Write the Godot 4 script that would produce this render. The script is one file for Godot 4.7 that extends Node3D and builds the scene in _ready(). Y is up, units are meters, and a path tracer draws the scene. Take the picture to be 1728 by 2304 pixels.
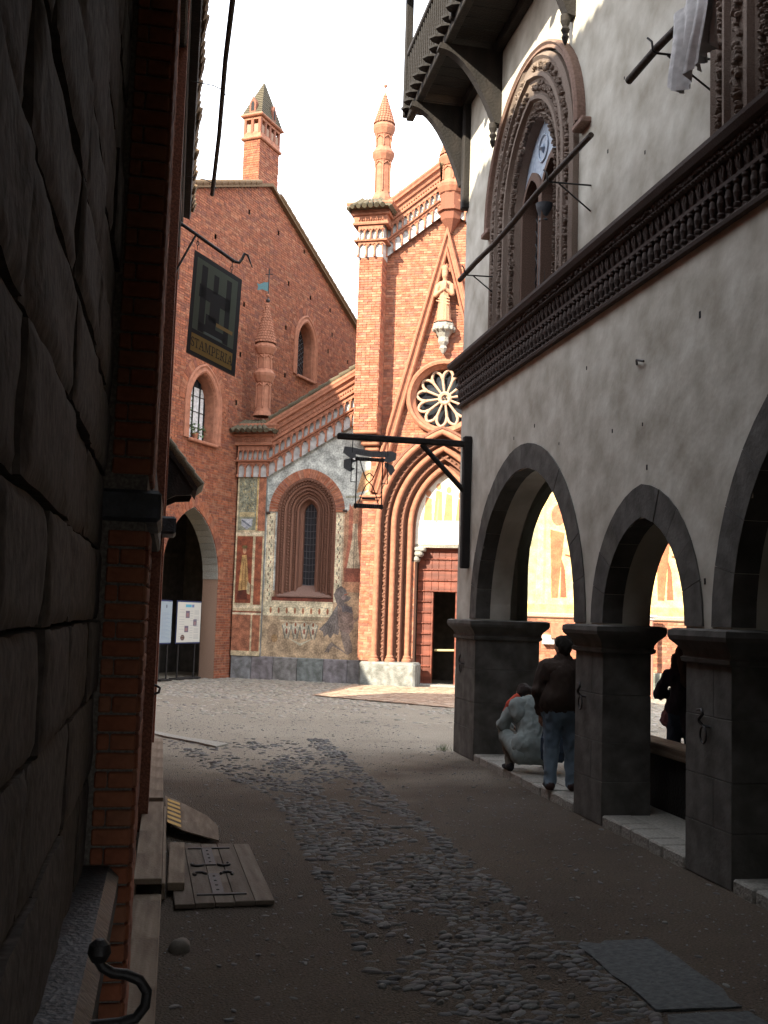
extends Node3D
# ---------------------------------------------------------------- helpers
var rng := RandomNumberGenerator.new()
var M := {}
var used := {}
var wrinkle := 0.0

class MB:
	var v := PackedVector3Array()
	var n := PackedVector3Array()
	var c := PackedColorArray()
	var u := PackedVector2Array()
	var col := Color.WHITE
	var uvr := Rect2(0, 0, 1, 1)
	func put(p: Vector3, nn: Vector3) -> void:
		v.append(p); n.append(nn); c.append(col)
		u.append(Vector2((p.x - uvr.position.x) / uvr.size.x, 1.0 - (p.y - uvr.position.y) / uvr.size.y))
	func tri(a: Vector3, b: Vector3, d: Vector3) -> void:
		var nn := (b - a).cross(d - a)
		if nn.length_squared() < 1e-14: return
		nn = nn.normalized()
		put(a, nn); put(d, nn); put(b, nn)
	func quad(a: Vector3, b: Vector3, d: Vector3, e: Vector3) -> void:
		var nn := (d - a).cross(e - b)
		if nn.length_squared() < 1e-14: return
		nn = nn.normalized()
		put(a, nn); put(d, nn); put(b, nn)
		put(a, nn); put(e, nn); put(d, nn)
	func qout(a: Vector3, b: Vector3, d: Vector3, e: Vector3, o: Vector3) -> void:
		var nn := (d - a).cross(e - b)
		if nn.dot((a + b + d + e) * 0.25 - o) < 0.0: quad(a, e, d, b)
		else: quad(a, b, d, e)
	func tout(a: Vector3, b: Vector3, d: Vector3, o: Vector3) -> void:
		var nn := (b - a).cross(d - a)
		if nn.dot((a + b + d) / 3.0 - o) < 0.0: tri(a, d, b)
		else: tri(a, b, d)
	func hexa(p: Array) -> void:   # 8 corners: bottom 0-3, top 4-7
		var o := Vector3.ZERO
		for q in p: o += q
		o /= 8.0
		for f in [[0, 1, 2, 3], [4, 5, 6, 7], [0, 1, 5, 4], [1, 2, 6, 5], [2, 3, 7, 6], [3, 0, 4, 7]]:
			qout(p[f[0]], p[f[1]], p[f[2]], p[f[3]], o)
	func box(ct: Vector3, s: Vector3, b := Basis()) -> void:
		var h := s * 0.5
		var p := []
		for y in [-1, 1]:
			for q in [[-1, -1], [1, -1], [1, 1], [-1, 1]]:
				p.append(ct + b * Vector3(h.x * q[0], h.y * y, h.z * q[1]))
		hexa(p)
	func bevel(ct: Vector3, s: Vector3, bv: float, b := Basis()) -> void:
		var h := s * 0.5
		var g := func(sg: Vector3, ax: int) -> Vector3:
			var q := Vector3(sg.x * (h.x - bv), sg.y * (h.y - bv), sg.z * (h.z - bv))
			q[ax] = sg[ax] * h[ax]
			return ct + b * q
		for ax in 3:
			var a1 := (ax + 1) % 3
			var a2 := (ax + 2) % 3
			for sg in [-1.0, 1.0]:
				var pts := []
				for q in [[-1, -1], [1, -1], [1, 1], [-1, 1]]:
					var k := Vector3.ZERO
					k[ax] = sg; k[a1] = q[0]; k[a2] = q[1]
					pts.append(g.call(k, ax))
				qout(pts[0], pts[1], pts[2], pts[3], ct)
				for sh in [-1.0, 1.0]:
					var k1 := Vector3.ZERO
					k1[ax] = sg; k1[a1] = sh; k1[a2] = -1
					var k2 := k1
					k2[a2] = 1
					qout(g.call(k1, ax), g.call(k2, ax), g.call(k2, a1), g.call(k1, a1), ct)
		for x in [-1, 1]:
			for y in [-1, 1]:
				for z in [-1, 1]:
					var k := Vector3(x, y, z)
					tout(g.call(k, 0), g.call(k, 1), g.call(k, 2), ct)
	func prism(poly: PackedVector2Array, z0: float, z1: float) -> void:
		var t := Geometry2D.triangulate_polygon(poly)
		for i in range(0, t.size(), 3):
			var a := poly[t[i]]
			var b := poly[t[i + 1]]
			var d := poly[t[i + 2]]
			if (b - a).cross(d - a) < 0:
				var w := b
				b = d; d = w
			tri(Vector3(a.x, a.y, z1), Vector3(b.x, b.y, z1), Vector3(d.x, d.y, z1))
			tri(Vector3(a.x, a.y, z0), Vector3(d.x, d.y, z0), Vector3(b.x, b.y, z0))
		var ccw := not Geometry2D.is_polygon_clockwise(poly)
		# is_polygon_clockwise uses y down; compute the signed area instead
		var ar := 0.0
		for i in poly.size(): ar += poly[i].cross(poly[(i + 1) % poly.size()])
		ccw = ar > 0
		for i in poly.size():
			var a := poly[i]
			var b := poly[(i + 1) % poly.size()]
			if not ccw:
				var w := a
				a = b; b = w
			quad(Vector3(a.x, a.y, z0), Vector3(b.x, b.y, z0), Vector3(b.x, b.y, z1), Vector3(a.x, a.y, z1))
	func sweep(path: PackedVector2Array, prof: Array, closed := false) -> void:
		var m := path.size()
		var nr := []
		for i in m:
			var a := path[i] - path[i - 1] if (i > 0 or closed) else Vector2.ZERO
			var b := path[(i + 1) % m] - path[i] if (i < m - 1 or closed) else Vector2.ZERO
			a = a.normalized(); b = b.normalized()
			var d := a + b
			d = d.normalized()
			var q := Vector2(-d.y, d.x)
			var cs := 1.0
			if a != Vector2.ZERO and b != Vector2.ZERO: cs = maxf(0.35, absf(q.dot(Vector2(-a.y, a.x))))
			nr.append(q / cs)
		for i in (m if closed else m - 1):
			var j := (i + 1) % m
			for k in prof.size() - 1:
				var p0: Vector2 = prof[k]
				var p1: Vector2 = prof[k + 1]
				var a: Vector2 = path[i] + nr[i] * p0.x
				var b: Vector2 = path[j] + nr[j] * p0.x
				var d: Vector2 = path[j] + nr[j] * p1.x
				var e: Vector2 = path[i] + nr[i] * p1.x
				quad(Vector3(a.x, a.y, p0.y), Vector3(b.x, b.y, p0.y), Vector3(d.x, d.y, p1.y), Vector3(e.x, e.y, p1.y))
	func lathe(o: Vector3, prof: Array, segs: int, smooth := true, ph := 0.0) -> void:
		for i in segs:
			var a0 := TAU * i / segs + ph
			var a1 := TAU * (i + 1) / segs + ph
			var d0 := Vector3(cos(a0), 0, sin(a0))
			var d1 := Vector3(cos(a1), 0, sin(a1))
			for k in prof.size() - 1:
				var p: Vector2 = prof[k]
				var q: Vector2 = prof[k + 1]
				var y := Vector3.UP
				var va := o + d0 * p.x + y * p.y
				var vb := o + d1 * p.x + y * p.y
				var vc := o + d1 * q.x + y * q.y
				var vd := o + d0 * q.x + y * q.y
				if not smooth:
					if q.x < 1e-5: tri(va, vc, vb)
					elif p.x < 1e-5: tri(va, vd, vc)
					else: quad(va, vd, vc, vb)
					continue
				var tn := Vector2(q.y - p.y, p.x - q.x).normalized()
				var n0 := d0 * tn.x + y * tn.y
				var n1 := d1 * tn.x + y * tn.y
				put(va, n0); put(vc, n1); put(vd, n0)
				put(va, n0); put(vb, n1); put(vc, n1)
	func tube(path: Array, rad, segs := 8, cap := true) -> void:
		var m := path.size()
		var rings := []
		var up := Vector3.UP
		var t0: Vector3 = (path[1] - path[0]).normalized()
		if absf(t0.dot(up)) > 0.95: up = Vector3.RIGHT
		var e1 := t0.cross(up).normalized()
		for i in m:
			var t: Vector3 = (path[mini(i + 1, m - 1)] - path[maxi(i - 1, 0)]).normalized()
			e1 = (e1 - t * e1.dot(t)).normalized()
			var e2 := t.cross(e1)
			var r: float = rad[i] if rad is Array else rad
			var ring := []
			for k in segs:
				var a := TAU * k / segs
				var d := e1 * cos(a) + e2 * sin(a)
				ring.append([path[i] + d * r, d])
			rings.append(ring)
		for i in m - 1:
			for k in segs:
				var k2 := (k + 1) % segs
				var a = rings[i][k]
				var b = rings[i][k2]
				var d = rings[i + 1][k2]
				var e = rings[i + 1][k]
				put(a[0], a[1]); put(d[0], d[1]); put(b[0], b[1])
				put(a[0], a[1]); put(e[0], e[1]); put(d[0], d[1])
		if cap:
			for i in [0, m - 1]:
				for k in segs:
					tout(path[i], rings[i][k][0], rings[i][(k + 1) % segs][0], path[1 if i == 0 else m - 2])
	func grid(g: Array) -> void:   # rows of points, smooth normals
		var nj := g.size()
		var ni: int = g[0].size()
		var nr := []
		for j in nj:
			var r := []
			for i in ni:
				var dx: Vector3 = g[j][mini(i + 1, ni - 1)] - g[j][maxi(i - 1, 0)]
				var dy: Vector3 = g[mini(j + 1, nj - 1)][i] - g[maxi(j - 1, 0)][i]
				r.append(dx.cross(dy).normalized())
			nr.append(r)
		for j in nj - 1:
			for i in ni - 1:
				for q in [[j, i], [j + 1, i + 1], [j, i + 1], [j, i], [j + 1, i], [j + 1, i + 1]]: put(g[q[0]][q[1]], nr[q[0]][q[1]])
	func append(o: MB, t := Transform3D()) -> void:
		var fl := t.basis.determinant() < 0
		for i in o.v.size():
			var k := i
			if fl and i % 3 == 1: k = i + 1
			elif fl and i % 3 == 2: k = i - 1
			v.append(t * o.v[k]); n.append((t.basis * o.n[k]).normalized()); c.append(o.c[k]); u.append(o.u[k])
	func mesh() -> ArrayMesh:
		var ar := []
		ar.resize(Mesh.ARRAY_MAX)
		ar[Mesh.ARRAY_VERTEX] = v; ar[Mesh.ARRAY_NORMAL] = n; ar[Mesh.ARRAY_COLOR] = c; ar[Mesh.ARRAY_TEX_UV] = u
		var am := ArrayMesh.new()
		am.add_surface_from_arrays(Mesh.PRIMITIVE_TRIANGLES, ar)
		return am

func numbered(called: String) -> String:
	if not used.has(called):
		used[called] = 0
		return called
	used[called] += 1
	return "%s_%03d" % [called, used[called]]

func obj(called: String, mb, mat: Material, parent: Node) -> MeshInstance3D:
	var o := MeshInstance3D.new()
	o.name = called if parent != self else numbered(called)
	o.mesh = mb.mesh() if mb is MB else mb
	o.material_override = mat
	parent.add_child(o, true)
	return o

func inst(called: String, mesh: Mesh, mat: Material, parent: Node, t: Transform3D) -> MeshInstance3D:
	var o := MeshInstance3D.new()
	o.name = called
	o.mesh = mesh
	o.material_override = mat
	o.transform = t
	parent.add_child(o, true)
	return o

func thing(called: String, label: String, category: String, at := Vector3.ZERO, turn := 0.0, group := "") -> Node3D:
	var o := Node3D.new()
	o.name = numbered(called)
	add_child(o)
	o.position = at
	o.rotation.y = deg_to_rad(turn)
	o.set_meta("label", label); o.set_meta("category", category)
	if group: o.set_meta("group", group)
	return o

func part(called: String, parent: Node) -> Node3D:
	var o := Node3D.new()
	o.name = called
	parent.add_child(o, true)
	return o

func arch(cx: float, y0: float, hw: float, off: float, n := 12) -> PackedVector2Array:
	var r := hw + off
	var a1 := acos(clampf(-off / r, -1, 1))
	var p := PackedVector2Array()
	for i in n + 1:
		var a := lerpf(PI, a1, float(i) / n)
		p.append(Vector2(cx + off + r * cos(a), y0 + r * sin(a)))
	for i in range(n - 1, -1, -1):
		p.append(Vector2(2 * cx - p[i].x, p[i].y))
	return p

func opening(cx: float, yb: float, y0: float, hw: float, off: float, n := 12) -> PackedVector2Array:
	var p := arch(cx, y0, hw, off, n)
	p.insert(0, Vector2(cx - hw, yb))
	p.append(Vector2(cx + hw, yb))
	return p

func rectp(x0: float, y0: float, x1: float, y1: float) -> PackedVector2Array:
	return PackedVector2Array([Vector2(x0, y0), Vector2(x1, y0), Vector2(x1, y1), Vector2(x0, y1)])

func cuts(polys: Array, y: float) -> Array:
	var xs := []
	for p in polys:
		var m: int = p.size()
		for i in m:
			var a: Vector2 = p[i]
			var b: Vector2 = p[(i + 1) % m]
			if (a.y > y) != (b.y > y): xs.append(a.x + (b.x - a.x) * (y - a.y) / (b.y - a.y))
	xs.sort()
	return xs

# a wall sheet with openings, in thin strips
func strips(mb: MB, polys: Array, z: float, dy: float) -> void:
	var y0 := 1e9
	var y1 := -1e9
	for q in polys[0]:
		y0 = minf(y0, q.y); y1 = maxf(y1, q.y)
	var y := y0
	while y < y1 - 1e-4:
		var yt := minf(y + dy, y1)
		var a := cuts(polys, y + 1e-4)
		var b := cuts(polys, yt - 1e-4)
		if a.size() != b.size():
			a = cuts(polys, (y + yt) * 0.5)
			b = a
		for i in range(0, a.size() - 1, 2):
			mb.quad(Vector3(a[i], y, z), Vector3(a[i + 1], y, z), Vector3(b[i + 1], yt, z), Vector3(b[i], yt, z))
		y = yt

# every brick a block of its own, cut where the wall ends
func bricks(mb: MB, polys: Array, z: float, pal: Array, course := 0.075, blen := 0.25, joint := 0.011, thick := 0.012) -> void:
	var y0 := 1e9
	var y1 := -1e9
	for q in polys[0]:
		y0 = minf(y0, q.y); y1 = maxf(y1, q.y)
	var k := int(y0 / course)
	while k * course < y1:
		var y := k * course + joint * 0.5
		var yt := (k + 1) * course - joint * 0.5
		var xs := cuts(polys, (y + yt) * 0.5)
		for i in range(0, xs.size() - 1, 2):
			var x: float = floor(xs[i] / blen) * blen + (0.5 * blen if k % 2 else 0.0) - blen
			while x < xs[i + 1]:
				var hdr := rng.randf() < 0.12
				var l := blen * (0.5 if hdr else 1.0)
				var xa := maxf(x + joint * 0.5, xs[i])
				var xb := minf(x + l - joint * 0.5, xs[i + 1])
				if xb - xa > 0.02:
					var c: Color = pal[rng.randi() % pal.size()]
					mb.col = c * rng.randf_range(0.86, 1.13)
					var zz := z + thick + rng.randf_range(-0.004, 0.004)
					var a := Vector3(xa, y, zz)
					var b := Vector3(xb, y, zz)
					var d := Vector3(xb, yt, zz)
					var e := Vector3(xa, yt, zz)
					var w := Vector3(0, 0, z - 0.004 - zz)
					mb.quad(a, b, d, e)
					mb.quad(a + w, b + w, b, a)
					mb.quad(d, d + w, e + w, e)
					mb.quad(a + w, a, e, e + w)
					mb.quad(b, b + w, d + w, d)
				x += l
		k += 1
	mb.col = Color.WHITE

# wedge stones of an arch, each a part of its own
func voussoirs(parent: Node, called: String, mat: Material, cx: float, y0: float, hw: float, off: float, wd: float, n: int, z0: float, z1: float, gap: float, cols: Array) -> void:
	var r := hw + off
	var a1 := acos(clampf(-off / (r + wd), -1, 1))
	for side in [1, -1]:
		for i in n:
			var b0 := lerpf(PI, a1, float(i) / n)
			var b1 := lerpf(PI, a1, float(i + 1) / n)
			var g := gap * 0.5 / r
			var p := PackedVector2Array()
			for q in [[b0 - g, r], [b0 - g, r + wd], [(b0 + b1) * 0.5, r + wd], [b1 + g, r + wd], [b1 + g, r], [(b0 + b1) * 0.5, r]]:
				var x: float = cx + off + q[1] * cos(q[0])
				if x > cx: x = cx
				x = cx + (x - cx) * side
				p.append(Vector2(x, y0 + q[1] * sin(q[0])))
			var mb := MB.new()
			mb.col = cols[rng.randi() % cols.size()] * rng.randf_range(0.9, 1.1)
			mb.prism(p, z0, z1 + rng.randf_range(-0.003, 0.003))
			obj(called, mb, mat, parent)

# ---------------------------------------------------------------- bodies as one surface
func sdf(bones: Array, cell: float, kk: float) -> MB:
	var lo := Vector3.ONE * 1e9
	var hi := -lo
	for b in bones:
		var r := maxf(b[2], b[3]) + cell * 3.0
		for q in [b[0], b[1]]:
			lo = lo.min(q - Vector3.ONE * r); hi = hi.max(q + Vector3.ONE * r)
	var s := Vector3i(((hi - lo) / cell).ceil()) + Vector3i.ONE
	var fld := PackedFloat32Array()
	fld.resize(s.x * s.y * s.z)
	fld.fill(1.0)
	var best := PackedFloat32Array()
	best.resize(fld.size())
	best.fill(9.0)
	var who := PackedInt32Array()
	who.resize(fld.size())
	for bi in bones.size():
		var b = bones[bi]
		var A: Vector3 = b[0]
		var B: Vector3 = b[1]
		var ra: float = b[2]
		var rb: float = b[3]
		var mg := maxf(ra, rb) + kk + cell * 2.0
		var i0 := Vector3i(((A.min(B) - Vector3.ONE * mg - lo) / cell).floor()).clamp(Vector3i.ZERO, s - Vector3i.ONE)
		var i1 := Vector3i(((A.max(B) + Vector3.ONE * mg - lo) / cell).ceil()).clamp(Vector3i.ZERO, s - Vector3i.ONE)
		var ab := B - A
		var l2 := maxf(ab.length_squared(), 1e-9)
		for z in range(i0.z, i1.z + 1):
			for y in range(i0.y, i1.y + 1):
				for x in range(i0.x, i1.x + 1):
					var p := lo + Vector3(x, y, z) * cell - A
					var t := clampf(p.dot(ab) / l2, 0.0, 1.0)
					var d := (p - ab * t).length() - lerpf(ra, rb, t)
					var id := (z * s.y + y) * s.x + x
					var f := fld[id]
					var h := maxf(kk - absf(f - d), 0.0) / kk
					fld[id] = minf(f, d) - h * h * kk * 0.25
					if d < best[id]:
						best[id] = d; who[id] = bi
	if wrinkle > 0.0:
		var wn := FastNoiseLite.new()
		wn.seed = bones.size() * 7; wn.frequency = 9.0; wn.fractal_octaves = 2
		for i in fld.size():
			if absf(fld[i]) < cell * 3.0:
				var p := lo + Vector3(i % s.x, (i / s.x) % s.y, i / (s.x * s.y)) * cell
				fld[i] += wrinkle * wn.get_noise_3d(p.x * 1.6, p.y * 0.8, p.z * 1.6)
	var mb := MB.new()
	var vid := {}
	var vp := PackedVector3Array()
	var vc := []
	for z in s.z - 1:
		for y in s.y - 1:
			for x in s.x - 1:
				var id := (z * s.y + y) * s.x + x
				var msk := 0
				var sum := Vector3.ZERO
				var cnt := 0
				if absf(fld[id]) > cell * 3.0: continue
				var cv := []
				for k in 8:
					var q := fld[id + (k & 1) + ((k >> 1) & 1) * s.x + (k >> 2) * s.x * s.y]
					cv.append(q)
					if q < 0: msk |= 1 << k
				if msk == 0 or msk == 255: continue
				for e in [[0, 1], [2, 3], [4, 5], [6, 7], [0, 2], [1, 3], [4, 6], [5, 7], [0, 4], [1, 5], [2, 6], [3, 7]]:
					var f0: float = cv[e[0]]
					var f1: float = cv[e[1]]
					if (f0 < 0) != (f1 < 0):
						var t := f0 / (f0 - f1)
						var pa := Vector3(e[0] & 1, (e[0] >> 1) & 1, e[0] >> 2)
						var pb := Vector3(e[1] & 1, (e[1] >> 1) & 1, e[1] >> 2)
						sum += pa.lerp(pb, t); cnt += 1
				vid[id] = vp.size()
				vp.append(lo + (Vector3(x, y, z) + sum / cnt) * cell)
				vc.append(bones[who[id]][4])
	var nn := PackedVector3Array()
	nn.resize(vp.size())
	var tris := PackedInt32Array()
	for id in vid:
		var x: int = id % s.x
		var y: int = (id / s.x) % s.y
		var z: int = id / (s.x * s.y)
		if x < 1 or y < 1 or z < 1: continue
		for ax in 3:
			var st: int = [1, s.x, s.x * s.y][ax]
			var s1: int = [s.x, s.x * s.y, 1][ax]
			var s2: int = [s.x * s.y, 1, s.x][ax]
			var f0 := fld[id]
			var f1 := fld[id + st]
			if (f0 < 0) == (f1 < 0): continue
			var q := [id, id - s1, id - s1 - s2, id - s2]
			var ok := true
			for w in q:
				if not vid.has(w): ok = false
			if not ok: continue
			var i := [vid[q[0]], vid[q[1]], vid[q[2]], vid[q[3]]]
			if f0 >= 0: i = [i[3], i[2], i[1], i[0]]
			for t in [[0, 1, 2], [0, 2, 3]]:
				var a: int = i[t[0]]
				var b: int = i[t[1]]
				var d: int = i[t[2]]
				var fn := (vp[b] - vp[a]).cross(vp[d] - vp[a])
				nn[a] += fn; nn[b] += fn; nn[d] += fn
				tris.append_array(PackedInt32Array([a, d, b]))
	for t in tris:
		mb.col = vc[t]
		mb.put(vp[t], nn[t].normalized())
	return mb

# ---------------------------------------------------------------- textures
func grain(sd: int, freq: float, oct: int, lo: Color, hi: Color, pw := 1.0, size := 512, typ := FastNoiseLite.TYPE_SIMPLEX_SMOOTH, stretch := Vector2.ONE) -> ImageTexture:
	return ImageTexture.create_from_image(grain_img(sd, freq, oct, lo, hi, pw, size, typ, stretch))

func grain_img(sd: int, freq: float, oct: int, lo: Color, hi: Color, pw: float, size: int, typ: int, stretch: Vector2) -> Image:
	var f := FastNoiseLite.new()
	f.seed = sd; f.frequency = freq; f.noise_type = typ
	f.fractal_type = FastNoiseLite.FRACTAL_FBM; f.fractal_octaves = oct
	var w := int(size / stretch.x)
	var h := int(size / stretch.y)
	var im := f.get_seamless_image(w, h)
	im.convert(Image.FORMAT_L8)
	if w != size or h != size: im.resize(size, size, Image.INTERPOLATE_BILINEAR)
	var dat := im.get_data()
	var lut := []
	for i in 256:
		lut.append(lo.lerp(hi, pow(i / 255.0, pw)))
	var out := PackedByteArray()
	out.resize(size * size * 3)
	for i in size * size:
		var q: Color = lut[dat[i]]
		out[i * 3] = int(clampf(q.r, 0, 1) * 255); out[i * 3 + 1] = int(clampf(q.g, 0, 1) * 255); out[i * 3 + 2] = int(clampf(q.b, 0, 1) * 255)
	return Image.create_from_data(size, size, false, Image.FORMAT_RGB8, out)

func bumps(sd: int, freq: float, oct: int, sc: float, size := 512, typ := FastNoiseLite.TYPE_SIMPLEX_SMOOTH) -> ImageTexture:
	var f := FastNoiseLite.new()
	f.seed = sd; f.frequency = freq; f.noise_type = typ
	f.fractal_type = FastNoiseLite.FRACTAL_FBM; f.fractal_octaves = oct
	var im := f.get_seamless_image(size, size)
	im.convert(Image.FORMAT_RGBA8)
	im.bump_map_to_normal_map(sc)
	return ImageTexture.create_from_image(im)

func mat(key: String, lin: Color, rough: float, tex: Texture2D = null, scale := 1.0, nrm: Texture2D = null, ns := 1.0, vcol := true) -> StandardMaterial3D:
	var m := StandardMaterial3D.new()
	m.albedo_color = lin.linear_to_srgb()
	m.roughness = rough
	m.vertex_color_use_as_albedo = vcol
	m.uv1_triplanar = tex != null or nrm != null
	m.uv1_scale = Vector3.ONE * scale
	if tex: m.albedo_texture = tex
	if nrm:
		m.normal_enabled = true
		m.normal_texture = nrm
		m.normal_scale = ns
	M[key] = m
	return m

# drawing in metres on a picture
class Pic:
	var im: Image
	var r: Rect2
	var w: int
	var h: int
	func _init(rr: Rect2, ww: int, hh: int, base: Color) -> void:
		r = rr; w = ww; h = hh
		im = Image.create(w, h, false, Image.FORMAT_RGB8)
		im.fill(base)
	func X(x: float) -> float: return (x - r.position.x) / r.size.x * w
	func Y(y: float) -> float: return (1.0 - (y - r.position.y) / r.size.y) * h
	func rect(x0: float, y0: float, x1: float, y1: float, c: Color) -> void:
		var a := Vector2i(int(round(X(x0))), int(round(Y(y1))))
		var b := Vector2i(int(round(X(x1))), int(round(Y(y0))))
		im.fill_rect(Rect2i(a, (b - a).max(Vector2i.ONE)), c)
	func poly(p: Array, c: Color) -> void:
		var q := []
		var ya := 1e9
		var yb := -1e9
		for a in p:
			var e := Vector2(X(a[0]), Y(a[1]))
			q.append(e); ya = minf(ya, e.y); yb = maxf(yb, e.y)
		for y in range(maxi(0, int(ya)), mini(h - 1, int(yb)) + 1):
			var xs := []
			for i in q.size():
				var a: Vector2 = q[i]
				var b: Vector2 = q[(i + 1) % q.size()]
				if (a.y > y + 0.5) != (b.y > y + 0.5): xs.append(a.x + (b.x - a.x) * (y + 0.5 - a.y) / (b.y - a.y))
			xs.sort()
			for i in range(0, xs.size() - 1, 2):
				var x0 := maxi(0, int(round(xs[i])))
				var x1 := mini(w, int(round(xs[i + 1])))
				if x1 > x0: im.fill_rect(Rect2i(x0, y, x1 - x0, 1), c)
	func line(x0: float, y0: float, x1: float, y1: float, t: float, c: Color) -> void:
		var d := Vector2(x1 - x0, y1 - y0).normalized()
		var q := Vector2(-d.y, d.x) * t * 0.5
		poly([[x0 + q.x, y0 + q.y], [x1 + q.x, y1 + q.y], [x1 - q.x, y1 - q.y], [x0 - q.x, y0 - q.y]], c)
	func disc(x: float, y: float, a: float, b: float, c: Color) -> void:
		var p := []
		for i in 14: p.append([x + a * cos(TAU * i / 14), y + b * sin(TAU * i / 14)])
		poly(p, c)
	func wear(sd: int, amt: float, fr: float) -> void:   # patchy old paint: mottling with a grain
		var f := FastNoiseLite.new()
		f.seed = sd; f.frequency = fr; f.fractal_octaves = 5
		var g := FastNoiseLite.new()
		g.seed = sd + 7; g.frequency = fr * 6; g.fractal_octaves = 2
		for y in h:
			for x in w:
				var k := 1.0 + amt * (f.get_noise_2d(x, y) + 0.6 * g.get_noise_2d(x, y))
				var c := im.get_pixel(x, y)
				im.set_pixel(x, y, Color(clampf(c.r * k, 0, 1), clampf(c.g * k, 0, 1), clampf(c.b * k, 0, 1)))
	func material(rough := 0.9) -> StandardMaterial3D:
		var m := StandardMaterial3D.new()
		m.albedo_texture = ImageTexture.create_from_image(im)
		m.roughness = rough
		return m

# frames of the four fronts (x along the front, y up, z out of it)
const RB_O := Vector3(1.35, 0, -15.17)
const RB_T := -78.8
const CH_O := Vector3(-4.41, 0, -31.86)
const CH_T := -14.0
const GH_O := Vector3(-4.41, 0, -31.86)
const GH_T := 67.4
const LB_O := Vector3(-1.56, 0, -6.95)
const LB_T := 101.2

func loc(o: Vector3, t: float, p: Vector3) -> Vector3:
	return o + Basis(Vector3.UP, deg_to_rad(t)) * p
func rb(x: float, y: float, z: float) -> Vector3: return loc(RB_O, RB_T, Vector3(x, y, z))
func ch(x: float, y: float, z: float) -> Vector3: return loc(CH_O, CH_T, Vector3(x, y, z))
func gh(x: float, y: float, z: float) -> Vector3: return loc(GH_O, GH_T, Vector3(x, y, z))
func lb(x: float, y: float, z: float) -> Vector3: return loc(LB_O, LB_T, Vector3(x, y, z))

const PAL := [Color(0.48, 0.185, 0.10), Color(0.44, 0.16, 0.088), Color(0.50, 0.21, 0.12), Color(0.42, 0.155, 0.09), Color(0.47, 0.20, 0.12), Color(0.36, 0.15, 0.10), Color(0.51, 0.245, 0.15)]

const SHADED := [Color(0.37, 0.125, 0.06), Color(0.335, 0.11, 0.054), Color(0.39, 0.145, 0.073), Color(0.30, 0.10, 0.052), Color(0.355, 0.13, 0.068), Color(0.26, 0.095, 0.058), Color(0.38, 0.16, 0.088)]  # browner, darker than PAL: shade of these fronts is partly in the colour

func _ready() -> void:
	rng.seed = 77
	# camera
	var cam := Camera3D.new()
	cam.name = "camera"
	cam.fov = rad_to_deg(2.0 * atan(1152.0 / 2400.0))
	cam.far = 400.0
	cam.near = 0.05
	var pit := atan(230.0 / 2400.0)
	var rl := 0.032
	var r0 := Vector3.RIGHT
	var u0 := Vector3(0, cos(pit), sin(pit))
	var b0 := Vector3(0, -sin(pit), cos(pit))
	cam.transform = Transform3D(Basis(r0 * cos(rl) + u0 * sin(rl), u0 * cos(rl) - r0 * sin(rl), b0), Vector3(0, 2.0, 0))
	add_child(cam)
	cam.current = true
	# sky and sun
	var we := WorldEnvironment.new()
	we.name = "environment"
	var env := Environment.new()
	env.background_mode = Environment.BG_SKY
	var sm := ProceduralSkyMaterial.new()
	sm.sky_top_color = Color(0.93, 0.955, 1.0)
	sm.sky_horizon_color = Color(1.0, 1.0, 1.0)
	sm.sky_curve = 0.25
	sm.ground_bottom_color = Color(0.3, 0.28, 0.25)
	sm.ground_horizon_color = Color(0.6, 0.58, 0.55)
	sm.sun_angle_max = 0.0
	sm.energy_multiplier = 1.2
	var sky := Sky.new()
	sky.sky_material = sm
	env.sky = sky
	env.tonemap_mode = Environment.TONE_MAPPER_LINEAR
	env.tonemap_exposure = 3.05
	env.sdfgi_enabled = true
	env.ssao_enabled = true
	env.ssil_enabled = true
	we.environment = env
	add_child(we)
	var sun := DirectionalLight3D.new()
	sun.name = "sun"
	sun.light_energy = 1.6
	sun.light_color = Color(1.0, 0.95, 0.86)
	sun.light_angular_distance = 0.53
	sun.shadow_enabled = true
	add_child(sun)
	var az := deg_to_rad(-40.0)
	var el := atan(0.561)
	var sd := Vector3(sin(az) * cos(el), sin(el), cos(az) * cos(el))
	sun.look_at_from_position(sd * 50.0, Vector3.ZERO)
	materials()
	paint_materials()
	ground()
	arcaded_house()
	church()
	gable_house()
	near_house()
	added_gate_house()
	street_things()
	people()

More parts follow.
